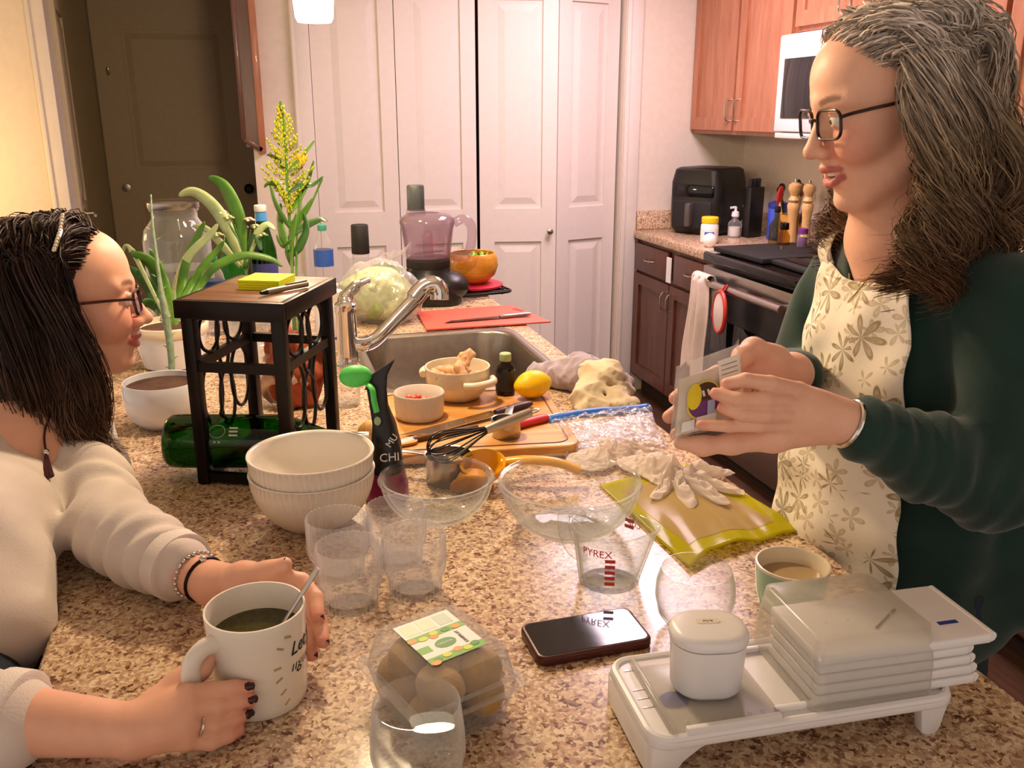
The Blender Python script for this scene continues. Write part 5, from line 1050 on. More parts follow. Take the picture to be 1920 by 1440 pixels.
# bottles standing at the far end
def pop_bottle(label, x, y, H, R, m, band, cap, lab=None, z0=CNT, name='sparkling_bottle', grp=None, lz=(.25, .62)):
    t = thing(name, label, 'bottle', (x, y, z0), 0, grp)
    add('bottle_glass', lathe([(R*.8, 0), (R, .005), (R, H*.5), (R*.95, H*.6), (R*.62, H*.76), (R*.42, H*.86), (R*.38, H*.95)], 36), m, t, smooth=60)
    add('neck_band', lathe([(R*.47, H*.86), (R*.42, H*.935)], 28, False, False), band, t); add('cap', lathe([(R*.42, H*.94), (R*.45, H*.945), (R*.45, H*.995), (R*.38, H)], 28), cap, t)
    if lab: add('label', lathe([(R*1.012, H*lz[0]), (R*1.012, H*lz[1])], 36, False, False), lab, t)
    return t
redband = mat('band_coral', '#e05a44', .4)
pop_bottle('green plastic bottle with white cap and coral neck band', -.085, 2.84, .315, .036, M['greenpale'], redband, M['white'])
pop_bottle('green glass bottle with white cap and blue neck band', .005, 2.86, .335, .040, M['greenglass'], mat('band_blue', '#3f86c4', .4), M['white'], mat('label_indigo', '#3b3d7c', .5), lz=(.18, .48))
tealcap = mat('cap_teal', '#3f9a80', .4)
def pet(label, x, y, H=.215, R=.031):
    t = thing('water_bottle', label, 'bottle', (x, y, CNT), 0, 'plastic water bottles')
    add('bottle_plastic', lathe([(R*.85, 0), (R, .005), (R*.97, H*.2), (R, H*.25), (R*.97, H*.45), (R, H*.5), (R, H*.66), (R*.8, H*.78), (R*.42, H*.9), (R*.38, H*.94)], 36), M['petclear'], t, smooth=60); add('label', lathe([(R*1.015, H*.50), (R*1.015, H*.70)], 36, False, False), M['bluelabel'], t); add('cap', lathe([(R*.44, H*.93), (R*.46, H*.935), (R*.46, H*.995), (R*.4, H)], 24), tealcap, t)
pet('clear plastic water bottle with blue label right of the goldenrod', .190, 2.93, .262); pet('clear plastic water bottle with blue label beside the big glass jar', -.135, 2.62, .22)
t = thing('pepper_grinder', 'clear glass grinder with a black cap behind the lettuce', 'grinder', (.318, 3.02, CNT)); add('grinder_glass', lathe([(.026, 0), (.029, .004), (.027, .15), (.026, .155)], 32), M['petclear'], t); add('grinder_cap', lathe([(.0285, .152), (.030, .154), (.0285, .245), (.026, .248)], 32), M['blackmat'], t); add('peppercorns', lathe([(.024, .004), (.024, .06), (.001, .065)], 24), mat('peppercorn', '#3a2a1c', .8, var=.5, vs_=200, bmp=.8, bs=200), t)
t = thing('soap_bottle', 'white soap bottle with a clear pump beside the faucet', 'bottle', (.150, 2.36, CNT)); add('bottle_body', rloft([(.056, .038, .016, 0), (.060, .042, .018, .006), (.058, .040, .018, .11), (.03, .028, .013, .13), (.024, .024, .011, .136)]), mat('soap_white', '#dcd9dc', .3, var=.03), t, smooth=60); add('pump', lathe([(.012, .134), (.013, .15), (.005, .152), (.005, .172)], 18), M['white'], t); add('pump_nozzle', tube([(0, 0, .172), (.035, -.01, .170)], .006, 8), M['white'], t); add('label_line', box(-.0295, .0295, -.0212, .0212, .030, .034, .001), M['navy'], t)
t = thing('paper_tube', 'brown cardboard tube end beside the soap bottle', 'tube', (.175, 2.60, CNT)); add('paper_roll', lathe([(.040, 0), (.040, .11), (.018, .11), (.018, .003)], 40), mat('paper_towel', '#ded5cb', .95, bmp=.5, bs=300), t); add('cardboard', lathe([(.0175, .002), (.0175, .122), (.015, .122), (.015, .004)], 28), mat('cardboard', '#8d6f4c', .9), t)
t = thing('rinse_glass', 'clear straight tumbler at the foot of the faucet', 'glass', (.150, 1.86, CNT)); add('glass_wall', lathe([(.026, 0), (.029, .003), (.034, .088), (.0335, .089), (.032, .088), (.0275, .008), (.001, .007)], 48), M['glass'], t, smooth=60)
# vase with goldenrod
v0 = np.array([.062, 2.10, CNT])
t = thing('flower_vase', 'tall clear glass vase holding the goldenrod', 'vase', v0); add('vase_glass', lathe([(.026, 0), (.030, .004), (.028, .05), (.024, .12), (.023, .22), (.026, .245), (.0255, .246), (.0245, .245), (.0215, .22), (.0225, .12), (.026, .05), (.027, .012), (.001, .010)], 40), M['glass'], t, smooth=60); add('vase_water', lathe([(.025, .012), (.0255, .05), (.022, .11), (.001, .11)], 32), M['water'], t)
t = thing('goldenrod_stem', 'tall yellow green goldenrod sprig with one orange bloom', 'flower', v0+np.array([0, 0, .015])); o_cam = v0+np.array([0, 0, .015]); dg_ = 2.16
pj = lambda x, y, d_=dg_: D(x, y, d_)-o_cam
stem = [np.array([0, 0, 0]), np.array([.0, 0, .12]), pj(546, 470), pj(542, 400), pj(538, 330), pj(535, 260), pj(526, 190)]
add('stem', tube(spline(stem, 40), [.005]*12+[.004]*16+[.002]*13 if False else .0035, 8), M['leaf'], t); add('stem', tube(spline([np.array([.006, .004, 0]), np.array([.008, 0, .13]), pj(556, 470), pj(560, 400), pj(566, 340)], 24), .003, 8), M['leaf'], t); add('stem', tube(spline([np.array([-.006, .004, 0]), np.array([-.004, 0, .13]), pj(550, 450), pj(580, 390), pj(604, 335)], 24), .0025, 8), M['leaf'], t)
for k in range(46):
    u = k/45; y = 195+u*195; x = 527+u*16; wd_ = 5+u*66*(1 if u < .75 else (1-u)*4)
    a = (1 if k % 2 else -1); ex = x+a*wd_*random.uniform(.55, 1.0); ey = y+12+u*14*random.uniform(.3, 1); dz = random.uniform(-.03, .03)
    pts = spline([pj(x, y+14), pj((x+ex)/2, y+6, dg_+dz/2), pj(ex, ey-34*u-8, dg_+dz)], 10)
    bl = [tube(pts, .0012, 5)]
    for j in range(10):
        p_ = pts[min(len(pts)-1, 1+j)]; bl.append(xf(ball((0, 0, 0), (.0026, .0026, .0040), 6, 4), p_+np.array([random.uniform(-.003, .003), random.uniform(-.004, .004), random.uniform(0, .006)])))
    add('plume', cat(*bl), M['goldenrod'], t, smooth=180, kind='stuff')
for k in range(12):
    a = k*.52; c_ = pj(566, 300); add('petal', xf(ball((0, 0, 0), (.004, .0028, .014), 10, 6), c_+np.array([.007*math.cos(a), .007*math.sin(a), .004*math.sin(k*2)]), (.5*math.sin(a), .5*math.cos(a), 0)), M['orangefl'], t, smooth=180)
for k, (pts, wd) in enumerate(((([546, 440], [575, 420], [600, 410], [613, 415]), .012), (([545, 430], [525, 400], [512, 372], [505, 345]), .008), (([544, 400], [560, 370], [575, 340], [588, 300]), .010), (([545, 480], [560, 460], [572, 430], [568, 400]), .014), (([540, 470], [528, 440], [522, 410], [526, 380]), .013), (([542, 380], [520, 350], [505, 345], [496, 352]), .009), (([543, 360], [565, 345], [585, 345], [606, 330]), .009), (([548, 500], [540, 470], [545, 440], [555, 400]), .014), (([546, 450], [532, 462], [522, 452], [518, 440]), .007), (([540, 330], [520, 300], [500, 290]), .007), (([542, 320], [560, 300], [590, 262]), .007), (([546, 420], [565, 400], [585, 372]), .010))):
    strap(t, [pj(x, y, dg_+.012*math.sin(k*3+i)) for i, (x, y) in enumerate(pts)], wd, M['leaf'] if k % 3 else M['leafdk'], .3, twist=.5)
# pale bouquet
v1 = np.array([-.045, 2.46, CNT])
t = thing('bud_vase', 'round clear vase holding the pale bouquet', 'vase', v1); add('vase_glass', lathe([(.03, 0), (.045, .01), (.058, .045), (.050, .08), (.036, .10), (.040, .12), (.039, .121), (.034, .10), (.048, .08), (.055, .045), (.04, .012), (.001, .009)], 40), M['glass'], t, smooth=60); add('vase_water', lathe([(.03, .011), (.050, .04), (.052, .055), (.001, .055)], 32), M['water'], t)
o_cam = v1+np.array([0, 0, .02]); t = thing('pale_bouquet', 'bouquet of pale blooms and one broad bright green leaf', 'flowers', o_cam); pj = lambda x, y, d_=2.55: D(x, y, d_)-o_cam
for k, (x, y) in enumerate(((458, 440), (470, 430), (440, 420), (480, 450), (425, 405))): add('stem', tube(spline([np.array([.01*math.cos(k), .01*math.sin(k), 0]), pj(462, 520), pj(x, y)], 14), .002, 6), M['leafdk'], t)
strap(t, [pj(455, 500), pj(448, 440), pj(440, 395), pj(418, 350), pj(390, 332)], .026, M['leaf'], .25)
strap(t, [pj(455, 500), pj(425, 430), pj(395, 385), pj(362, 362), pj(335, 368)], .022, M['leafpale'], .35)
strap(t, [pj(458, 500), pj(440, 450), pj(424, 420), pj(418, 400)], .012, M['leafdk'], .3)
strap(t, [pj(458, 500), pj(480, 440), pj(500, 420), pj(516, 430)], .012, M['leafpale'], .3)
strap(t, [pj(450, 500), pj(415, 460), pj(385, 430), pj(360, 425)], .013, M['leafpale'], .3); strap(t, [pj(458, 500), pj(470, 460), pj(482, 440), pj(490, 470)], .016, M['leafdk'], .3)
for k, (x, y) in enumerate(((430, 408), (418, 398), (480, 425), (468, 412), (492, 440), (455, 425), (410, 440))):
    for j in range(6):
        a = j*1.05; add('petal', xf(ball((0, 0, 0), (.009, .006, .0035), 10, 6), pj(x, y, 2.55+.01*(k % 3))+np.array([.008*math.cos(a), .008*math.sin(a), .003*(j % 2)]), (.4*math.sin(a), .3, a)), M['palepink'] if k % 2 else M['leafpale'], t, smooth=180)
# rust coloured dried leaves
t = thing('dried_leaves', 'bunch of rust and cream curled dried leaves behind the wine rack', 'leaves', (.045, 1.88, CNT)); rr = np.random.default_rng(5)
for k in range(9):
    a = k*.7; cx_, cy_ = .022*math.cos(a), .016*math.sin(a); h_ = .05+.016*(k % 5); s_ = .040+.006*(k % 3)
    def lf(u, v, a=a, h_=h_, s_=s_, k=k):
        w_ = s_*math.sin(math.pi*(.08+.84*v))**.7; x = (u-.5)*2*w_; z = v*(h_+.06); cur = .022*math.cos(u*5+k)+.016*math.sin(v*7+k*2)+.006*math.sin(u*19+v*11)
        return (cx_+x*math.cos(a)-cur*math.sin(a), cy_+x*math.sin(a)*.6+cur*math.cos(a), .004+z)
    add('curled_leaf', grid(lf, 16, 18), M['palepink'] if k in (2, 5) else M['rust'], t, smooth=180, solid=.0012)
t = thing('deli_tub', 'small clear plastic tub behind the dried leaves', 'tub', (-.04, 2.16, CNT)); add('tub', lathe([(.04, 0), (.045, .004), (.052, .07), (.055, .072), (.051, .073), (.043, .006), (.001, .005)], 40), M['petclear'], t); add('tub_lid', lathe([(.056, .072), (.057, .080), (.05, .084), (.001, .084)], 40), M['petclear'], t)
# lettuce bag
def lumpy(c, r, seed, amp, sc, zmin): 
    S = Sdf(.0045); S.ell(c, r, k=.02); S.ell(np.array(c)+np.array([.05, -.02, -.02]), np.array(r)*.72, k=.03); S.pad = .02
    S.post = lambda P, d: np.maximum(d+amp*wavy(P, seed, sc)+amp*.6*np.abs(wavy(P, seed+3, sc*2.1)), zmin-P[:, 2]); return S.mesh()
lc_ = np.array([.325, 2.66, CNT])
t = thing('lettuce', 'pale green head of lettuce in a clear bag beside the sink', 'lettuce', (0, 0, 0)); add('leaves', lumpy(lc_+np.array([.0, 0, .085]), (.095, .085, .080), 31, .012, 55, CNT+.006), M['salad'], t, smooth=180)
for k in range(8):
    a = k*.8; cc = lc_+np.array([.08*math.cos(a), .07*math.sin(a), .09+.04*math.sin(k*1.7)])
    add('leaf', grid(lambda u, v: tuple(cc+np.array([(u-.5)*.09*math.cos(a+1.57), (u-.5)*.09*math.sin(a+1.57), (v-.5)*.08])+np.array([math.cos(a), math.sin(a), .2])*(.012*math.sin(u*9+k)+.010*math.sin(v*8+k)-.03*((u-.5)**2+(v-.5)**2)*4+.012)), 14, 14), M['saladgr'] if k % 3 == 0 else M['salad'], t, smooth=180)
t = thing('produce_bag', 'thin clear produce bag around the pale lettuce', 'bag', (0, 0, 0)); add('bag_film', lumpy(lc_+np.array([0, 0, .088]), (.115, .104, .098), 41, .010, 70, CNT+.003), M['bagfilm'], t, smooth=180)
add('bag_tail', grid(lambda u, v: tuple(lc_+np.array([.02+.10*u, .08+.05*v, .165+.05*u*(1-v)+.012*math.sin(u*14+v*5)+.01*v])), 20, 10), M['bagfilm'], t, smooth=180)
# food processor
fp = np.array([.525, 2.905])
t = thing('food_processor', 'black food processor with a smoky clear bowl and tall feed tube', 'food processor', (*fp, CNT), math.radians(-YAW*57.3*.0-8))
add('base', rloft([(.20, .19, .05, 0), (.21, .20, .06, .01), (.20, .19, .07, .06), (.15, .15, .07, .095), (.14, .14, .068, .118)], 8), M['black'], t, smooth=60); add('base_shoulder', xf(ball((0, 0, 0), (.078, .080, .052), 28, 16), (.055, -.01, .054)), M['black'], t, smooth=180)
add('bowl_collar', lathe([(.070, .115), (.072, .118), (.072, .142), (.068, .146)], 40), M['blackmat'], t)
add('bowl', lathe([(.068, .144), (.072, .146), (.084, .24), (.090, .262), (.088, .275), (.070, .288), (.040, .292), (.040, .290), (.068, .285), (.085, .272), (.086, .260), (.080, .24), (.068, .15), (.001, .148)], 56, True, True), M['processor'], t, smooth=60)
add('spindle', lathe([(.018, .146), (.016, .22), (.008, .235)], 20), M['processor'], t); add('blade', xf(box(-.055, .055, -.008, .008, -.001, .001), (0, 0, .165), (.15, 0, .5)), M['steel'], t)
add('feed_tube', xf(rloft([(.062, .050, .022, .283), (.060, .048, .021, .300), (.058, .046, .020, .306)], 6), (-.035, 0, 0)), M['processor'], t); add('feed_pusher', xf(rloft([(.054, .042, .019, .300), (.056, .044, .019, .302), (.056, .044, .019, .376), (.050, .040, .018, .381)], 6), (-.035, 0, 0)), mat('slate_plastic', '#4a4f52', .35), t)
add('bowl_handle', tube(spline([(.086, 0, .258), (.115, 0, .270), (.140, 0, .255), (.146, 0, .22), (.138, 0, .175), (.120, 0, .150), (.080, 0, .150)], 30), .011, 12, flat=1.4), M['processor'], t)
# iron trivet, red trivet, wooden bowl
t = thing('iron_trivet', 'black wire trivet under the red silicone mat', 'trivet', (.700, 3.00, CNT), .2)
for k in range(5): add('wire', tube([(-.10, -.07+k*.035, .014), (.10, -.07+k*.035, .014)], .004, 8), M['blackmetal'], t)
add('outer_wire', tube([(x, y, .014) for x, y in rrect(.22, .19, .04, 6)], .0045, 8, closed=True), M['blackmetal'], t)
for x in (-.08, .08):
    for y in (-.06, .06): add('foot', ball((x, y, .006), .006, 8, 6), M['blackmetal'], t)
t = thing('red_trivet', 'round red silicone trivet under the wooden bowl', 'trivet', (.705, 3.035, CNT+.0195)); add('pad', lathe([(.098, 0), (.105, .003), (.105, .009), (.098, .012), (.001, .012)], 56), M['redtrivet'], t)
wb = np.array([.705, 3.04, CNT+.032])
t = thing('wooden_bowl', 'round golden wooden bowl holding green salad leaves', 'bowl', wb); add('bowl', lathe([(.035, 0), (.052, .003), (.080, .030), (.090, .060), (.087, .088), (.080, .104), (.078, .1055), (.075, .104), (.082, .085), (.084, .060), (.074, .033), (.045, .010), (.001, .008)], 64), M['bowlwood'], t, smooth=60)
t = thing('salad_leaves', 'green salad leaves filling the wooden bowl', 'salad', wb+np.array([0, 0, .04]))
for k in range(14):
    a = k*2.4; r_ = .012+.045*((k*5) % 7)/7; add('leaf', grid(lambda u, v: (r_*math.cos(a)+(u-.5)*.045*math.cos(a*3)-(v-.5)*.03*math.sin(a*3), r_*math.sin(a)+(u-.5)*.045*math.sin(a*3)+(v-.5)*.03*math.cos(a*3), .034+.008*(k % 3)+.008*math.sin(u*6+k)+.006*math.sin(v*7+k)-.03*max(0, r_-.04)), 8, 8), M['saladgr'], t, smooth=180)
# red flexible cutting board with knife
t = thing('red_cutting_board', 'red plastic cutting board overhanging the worktop edge', 'board', (0, 0, 0))
rc = [(.437, 2.478), (.812, 2.478), (.765, 2.742), (.452, 2.722)]
add('board', prism(rc, CNT+.0035, CNT+.0085, .0012), M['redboard'], t); add('handle_hole', xf(prism(rrect(.05, .016, .007), 0, .0004), (.762, 2.66, CNT+.0086), (0, 0, -1.2)), mat('hole_dark', '#8a3a30', .6), t, smooth=0)
for k in range(4): add('foot', xf(lathe([(.008, 0), (.008, .0038)], 12), (rc[k][0]+(.02 if k in (0, 3) else -.08), rc[k][1]+(.015 if k < 2 else -.015), CNT)), M['redboard'], t)
knife('carving_knife', 'long knife with a steel handle lying on the red board', (.772, 2.560, CNT+.0165), (.500, 2.540, CNT+.0108), .0085, M['steel'], .020, .36, -1, mat('knife_blade_dark', '#5c3a34', .25, .7))
# ================================================================ people
SKIN = tintmat('skin', .48, 0, .35, .12, 220); HAIRM = tintmat('hair', .5, 0, .25)
def frame(fx, fy, pitch, roll=0):
    n = math.hypot(fx, fy); h = np.array([fx/n, fy/n, 0]); f = h*math.cos(pitch)+np.array([0, 0, math.sin(pitch)])
    l = np.cross([0, 0, 1], h); u = np.cross(f, l); c, s = math.cos(roll), math.sin(roll); return f, l*c+u*s, u*c-l*s
def build_head(S, O, R, s, openm, smile):
    T = lambda x, y, z: O+s*(R@np.array([x, y, z])); E = lambda c, r, k=.012, op='u': S.ell(T(*c), np.array(r)*s, R, k*s, op)
    C = lambda a, b, ra, rb, k=.01, op='u': S.cone(T(*a), T(*b), ra*s, rb*s, k*s, op)
    dz = -.007 if openm else 0
    E((-.015, 0, .030), (.100, .074, .083)); E((.039, 0, .044), (.047, .058, .052), .03); E((.036, 0, -.026), (.050, .053, .070), .03)
    E((.022, 0, -.082+dz*.5), (.048, .039, .028), .025); E((.056, 0, -.068), (.031, .029, .030), .022)
    for y in (-1, 1):
        C((-.008, y*.050, -.058), (.053, y*.018, -.103+dz), .015, .013, .025); E((.054, y*.037, -.028), (.030, .022, .024), .02)
        if smile: E((.062, y*.037, -.040), (.022, .016, .016), .016)
        C((.083, y*.004, .019), (.068, y*.046, .022), .0095, .008, .014)
        E((.096, y*.031, -.001), (.015, .017, .0115), .010, 's')
        S.ell(T(.0755, y*.031, -.001), .0135*s, None, .004)
        # lids
        S.chain([T(.0765, y*.031-.0125, .0005), T(.0868, y*.031-.006, .0062), T(.0888, y*.031, .0070), T(.0858, y*.031+.006, .0060), T(.0750, y*.031+.0125, 0)], [.0022*s, .0026*s, .0028*s, .0026*s, .0022*s], .003)
        S.chain([T(.0765, y*.031-.0125, -.001), T(.0866, y*.031, -.0078), T(.0750, y*.031+.0125, -.001)], [.0018*s, .0024*s, .0018*s], .004)
        E((.094, y*.0115, -.0415), (.0105, .0070, .0078), .006); S.ell(T(.1015, y*.0062, -.0475), np.array((.0042, .0028, .0030))*s, R, .003, 's')
        E((-.008, y*.076, -.008), (.014, .006, .028), .008)
    E((.0665, 0, -.104+dz), (.0165, .018, .0135), .014)
    C((.0825, 0, .008), (.1060, 0, -.034), .0085, .0088, .010); E((.1075, 0, -.0380), (.0098, .0098, .0088), .006); C((.095, 0, -.047), (.090, 0, -.058), .004, .004, .006)
    cx, cz = (.079, -.0635) if smile else (.083, -.0675)
    if openm: E((.086, 0, -.0720), (.022, .0200, .0078), .004, 's')
    for y in (-1, 1):
        S.chain([T(cx, y*.0245, cz), T(.0895, y*.010, -.0632), T(.0922, y*.0035, -.0622), T(.0922, 0, -.0632)], [.0020*s, .0033*s, .0036*s, .0034*s], .006)
        S.chain([T(cx-.001, y*.0240, cz-.001), T(.0865, y*.011, -.0755+dz), T(.0890, 0, -.0768+dz)], [.0020*s, .0038*s, .0044*s], .006)
    return T
def face_blobs(T, s, openm, lip, cheek, brow):
    b = []; dz = -.007 if openm else 0
    for y in (-1, 1):
        b += [(T(.070, y*.040, -.036), .030*s, cheek, .5), (T(.088, y*.012, -.041), .012*s, cheek, .5)]
        for u in np.linspace(0, 1, 9): b.append((T(.0915-.022*u**2, y*(.015+.035*u), .0215+.006*math.sin(u*2.4)-.003*u), .0045*s, brow, .75))
        for u in np.linspace(0, 1, 6): b.append((T(.0935-.011*u*u, y*.0235*u, -.0640+(.0005-.0*u)), np.array((.006, .006, .0048))*s, lip, 1)); b.append((T(.0905-.011*u*u, y*.0225*u, -.0765+dz+.009*u*u), np.array((.006, .006, .0060))*s, lip, 1))
    b.append((T(.108, 0, -.038), .010*s, cheek, .45))
    if openm: b.append((T(.072, 0, -.0715), np.array((.012, .02, .006))*s, '#5a1c1c', 1))
    return b
def eyes(parent, T, R, s, gaze):
    for y in (-1, 1):
        c = T(.0772, y*.031, -.0008); e = add('eye', ball(c, .0130*s, 24, 16), M['eyewhite'], parent, smooth=180); g = R@fr(*gaze)
        add('iris', ball(c+g*.0085*s, .0058*s, 16, 10), M['iris'], e, smooth=180)
def spectacles(label, T, R, s, wd, ht, m, xo=.1015):
    t = thing('eyeglasses', label, 'glasses', (0, 0, 0)); tilt = -.10
    for y in (-1, 1):
        pts = []
        for a, b_ in rrect(wd, ht, ht*.32, 6): pts.append(T(xo+b_*tilt-.10*abs(a+ .031*1)*0-.55*((y*.0345+a)**2)*3.2, y*.0345+a, -.0045+b_))
        add('rim', tube(pts, .0017*s, 8, closed=True, flat=1.3), m, t); n_ = len(pts); add('lens', (np.array(pts), [tuple(range(n_))]), M['lens'], t, smooth=0)
        add('temple', tube(spline([T(xo-.55*(.0345+wd/2)**2*3.2, y*(.0345+wd/2), .004), T(xo-.022, y*.068, .006), T(.02, y*.0775, .006), T(-.015, y*.079, .002), T(-.032, y*.078, -.02)], 20), [.0028*s]*6+[.0022*s]*15 if False else .0023*s, 8), m, t)
    add('bridge', tube(spline([T(xo-.001, -.0345+wd/2, .000), T(xo+.003, 0, .003), T(xo-.001, .0345-wd/2, .000)], 10), .0018*s, 8), m, t)
    return t
def hair_tubes(strands, radii, cols, n=3):
    """strands (N,K,3), radii (N,K), cols (N,K,3) -> one mesh of thin folded ribbons"""
    N_, K, _ = strands.shape; T = np.gradient(strands, axis=1); T /= np.linalg.norm(T, axis=2, keepdims=True)+1e-9
    ref = np.random.default_rng(3).normal(size=(N_, 1, 3)); a = np.cross(T, ref); a /= np.linalg.norm(a, axis=2, keepdims=True)+1e-9; b = np.cross(T, a); r = radii[..., None]
    V = np.stack([strands-r*a, strands+r*b*.7, strands+r*a], 2).reshape(-1, 3); C_ = np.repeat(cols[:, :, None, :], 3, 2).reshape(-1, 3)
    i, j, k = np.meshgrid(np.arange(N_), np.arange(K-1), np.arange(2), indexing='ij'); B = (i*K+j)*3
    F = np.stack([B+k, B+k+1, B+3+k+1, B+3+k], -1).reshape(-1, 4); return (V, F), C_
def cspl(ctrl, K):
    """(N,M,3) control points -> (N,K,3) Catmull-Rom"""
    N_, Mn, _ = ctrl.shape; u = np.linspace(0, Mn-1.0001, K); s = u.astype(int); t = (u-s)[None, :, None]
    g = lambda d: ctrl[:, np.clip(s+d, 0, Mn-1)]; p0, p1, p2, p3 = g(-1), g(0), g(1), g(2)
    return .5*((2*p1)+(-p0+p2)*t+(2*p0-5*p1+4*p2-p3)*t*t+(-p0+3*p1-3*p2+p3)*t**3)
def finger(S, pts, rs, k=.003): S.chain(pts, rs, k)
def nails(parent, lst, m):
    for tip, prev, up in lst:
        d = fr(*(tip-prev)); n_ = np.asarray(up)-d*(np.asarray(up)@d); n_ = fr(*n_); sd = np.cross(d, n_)
        V = []; 
        for i in range(5):
            for j in range(5):
                a = -1+i*.5; b = -1+j*.5; V.append(tip+n_*(.0068-.0022*a*a)+sd*a*.0042*(1 if b < .4 else .78)+d*(b*.0050-.0008*a*a+.0005))
        add('fingernail', (V, [(i*5+j, (i+1)*5+j, (i+1)*5+j+1, i*5+j+1) for i in range(4) for j in range(4)]), m, parent, smooth=180, solid=.0008)
# ---------------------------------------------------------------- the standing woman (right)
fR = frame(-.985, .17, math.radians(-13)); RR = np.stack(fR, 1); sR = 1.0
OR = D(1572, 222, 1.13)-sR*(RR@np.array([.080, .031, 0]))
P1 = thing('person', 'standing woman in glasses, floral apron and dark green cardigan holding a cheese packet', 'person', (.92, 1.06, 0))
base1 = np.array([.92, 1.06, 0]); 
def addp(name, vf, m, P_, base, **k): return add(name, (np.asarray(vf[0])-base, vf[1]), m, P_, **k)
S = Sdf(.0026); T1 = build_head(S, OR, RR, sR, True, True)
nb = np.array([.845, 1.055, 1.345])
S.cone(T1(-.022, 0, -.075), nb, .047, .051, .03); S.cone(nb, (.885, 1.055, 1.25), .058, .072, .05)
shN, shF = np.array([.905, .885, 1.285]), np.array([.905, 1.225, 1.285]); elN, elF = np.array([.862, .842, 1.065]), np.array([.835, 1.255, 1.075])
wrN, wrF = D(1572, 787, 1.085), D(1485, 700, 1.185)
S.cone(nb, shN, .042, .034, .03); S.cone(nb, shF, .042, .034, .03); S.cone((.885, 1.055, 1.25), (.90, 1.055, 1.05), .07, .05, .05)
S.cone(shN, elN, .034, .030, .02); S.cone(shF, elF, .034, .030, .02)
S.chain([elN, elN*.5+wrN*.5, wrN], [.037, .034, .0235], .012); S.chain([elF, elF*.5+wrF*.5, wrF], [.037, .034, .0235], .012)
# near hand
kn = [D(1497, 733, 1.070), D(1492, 756, 1.062), D(1492, 778, 1.062), D(1492, 797, 1.068)]
for q in kn: S.cone(wrN, q, .0185, .0115, .016)
S.ell(D(1525, 768, 1.078), (.030, .016, .022), None, .015)
fg = [[kn[0], D(1445, 720, 1.046), D(1398, 713, 1.040), D(1362, 720, 1.048)], [kn[1], D(1436, 750, 1.040), D(1384, 749, 1.034), D(1342, 738, 1.046)], [kn[2], D(1434, 778, 1.042), D(1392, 777, 1.038), D(1356, 765, 1.047)], [kn[3], D(1424, 797, 1.052), D(1368, 799, 1.048), D(1314, 797, 1.052)]]
for q, r_ in zip(fg, (1, 1, .97, .86)): finger(S, q, [.0108*r_, .0100*r_, .0088*r_, .0074*r_])
th = [D(1540, 806, 1.088), D(1452, 822, 1.082), D(1372, 832, 1.078), D(1318, 836, 1.078), D(1276, 830, 1.082)]; S.chain(th, [.018, .0155, .0115, .0105, .0085], .012)
# far hand, behind the packet
kf = [D(1412, 684, 1.145), D(1408, 706, 1.142), D(1408, 728, 1.142)]
for q in kf: S.cone(wrF, q, .020, .0125, .016)
S.ell(D(1440, 692, 1.16), (.026, .018, .028), None, .015)
ff = [[kf[0], D(1345, 700, 1.130), D(1298, 722, 1.112), D(1266, 747, 1.092)], [kf[1], D(1335, 735, 1.128), D(1285, 760, 1.110), D(1254, 782, 1.092)], [kf[2], D(1340, 765, 1.130), D(1295, 795, 1.115), D(1268, 815, 1.10)]]
for q in ff: finger(S, q, [.0112, .0105, .0095, .0082])
S.chain([D(1455, 670, 1.16), D(1412, 655, 1.135), D(1392, 668, 1.115), D(1380, 690, 1.10)], [.016, .0135, .011, .009], .012)
vf = S.mesh()
cols = paint(vf[0], '#eab59b', face_blobs(T1, sR, True, '#bd6a62', '#dd8a78', '#7d5a48')+[(q[-1], .010, '#dd8d78', .5) for q in fg+ff]+[(q[2], .008, '#dd9d85', .4) for q in fg])
addp('body', vf, SKIN, P1, base1, smooth=180, cols=cols)
def child_of(o, base): 
    for c in [o]: c.location = -base
    return o
ey = bpy.data.objects.new('eyes', None); COL.objects.link(ey); ey.parent = P1; ey.location = -base1; eyes(ey, T1, RR, sR, (1, -.25, -.12))
# teeth
tv = []
for j in range(3):
    for i in range(13):
        a = -1+i/6; tv.append(T1(.0870-.010*a*a-.0006*(1-abs((i % 2)-.5)*2), a*.0165, -.0672-.0032*j))
add('teeth', (np.array(tv)-base1, [(j*13+i, j*13+i+1, (j+1)*13+i+1, (j+1)*13+i) for j in range(2) for i in range(12)]), M['tooth'], P1, smooth=180, solid=.002)
# short pale nails
nl = bpy.data.objects.new('fingernails', None); COL.objects.link(nl); nl.parent = P1; nl.location = -base1
# torso profile: z, centre x, half depth, half width
TP = np.array([(.62, .905, .125, .180), (.80, .895, .140, .185), (.92, .890, .143, .182), (1.02, .885, .142, .172), (1.12, .890, .128, .165), (1.20, .895, .125, .168), (1.30, .898, .108, .170), (1.36, .89, .07, .12)])
tp = lambda z: [np.interp(z, TP[:, 0], TP[:, k]) for k in (1, 2, 3)]
YC = 1.055
GREEN = mat('green_knit', '#0f2f28', .9, bmp=.35, bs=420, var=.18, vs_=18, sheen=.25)
S = Sdf(.0042)
for z in np.arange(.80, 1.30, .06):
    xc, a, b_ = tp(z); S.ell((xc+.004, YC, z), (a-.008, b_+.006, .085), None, .03)
S.cone(nb+np.array([.01, 0, -.03]), shN+np.array([.005, 0, -.008]), .058, .056, .03); S.cone(nb+np.array([.01, 0, -.03]), shF+np.array([.005, 0, -.008]), .058, .056, .03)
cuN = wrN+(elN-wrN)*.16; cuF = wrF+(elF-wrF)*.20
S.chain([shN, elN, elN*.5+cuN*.5, cuN], [.060, .057, .052, .040], .025); S.chain([shF, elF, cuF], [.060, .054, .040], .025)
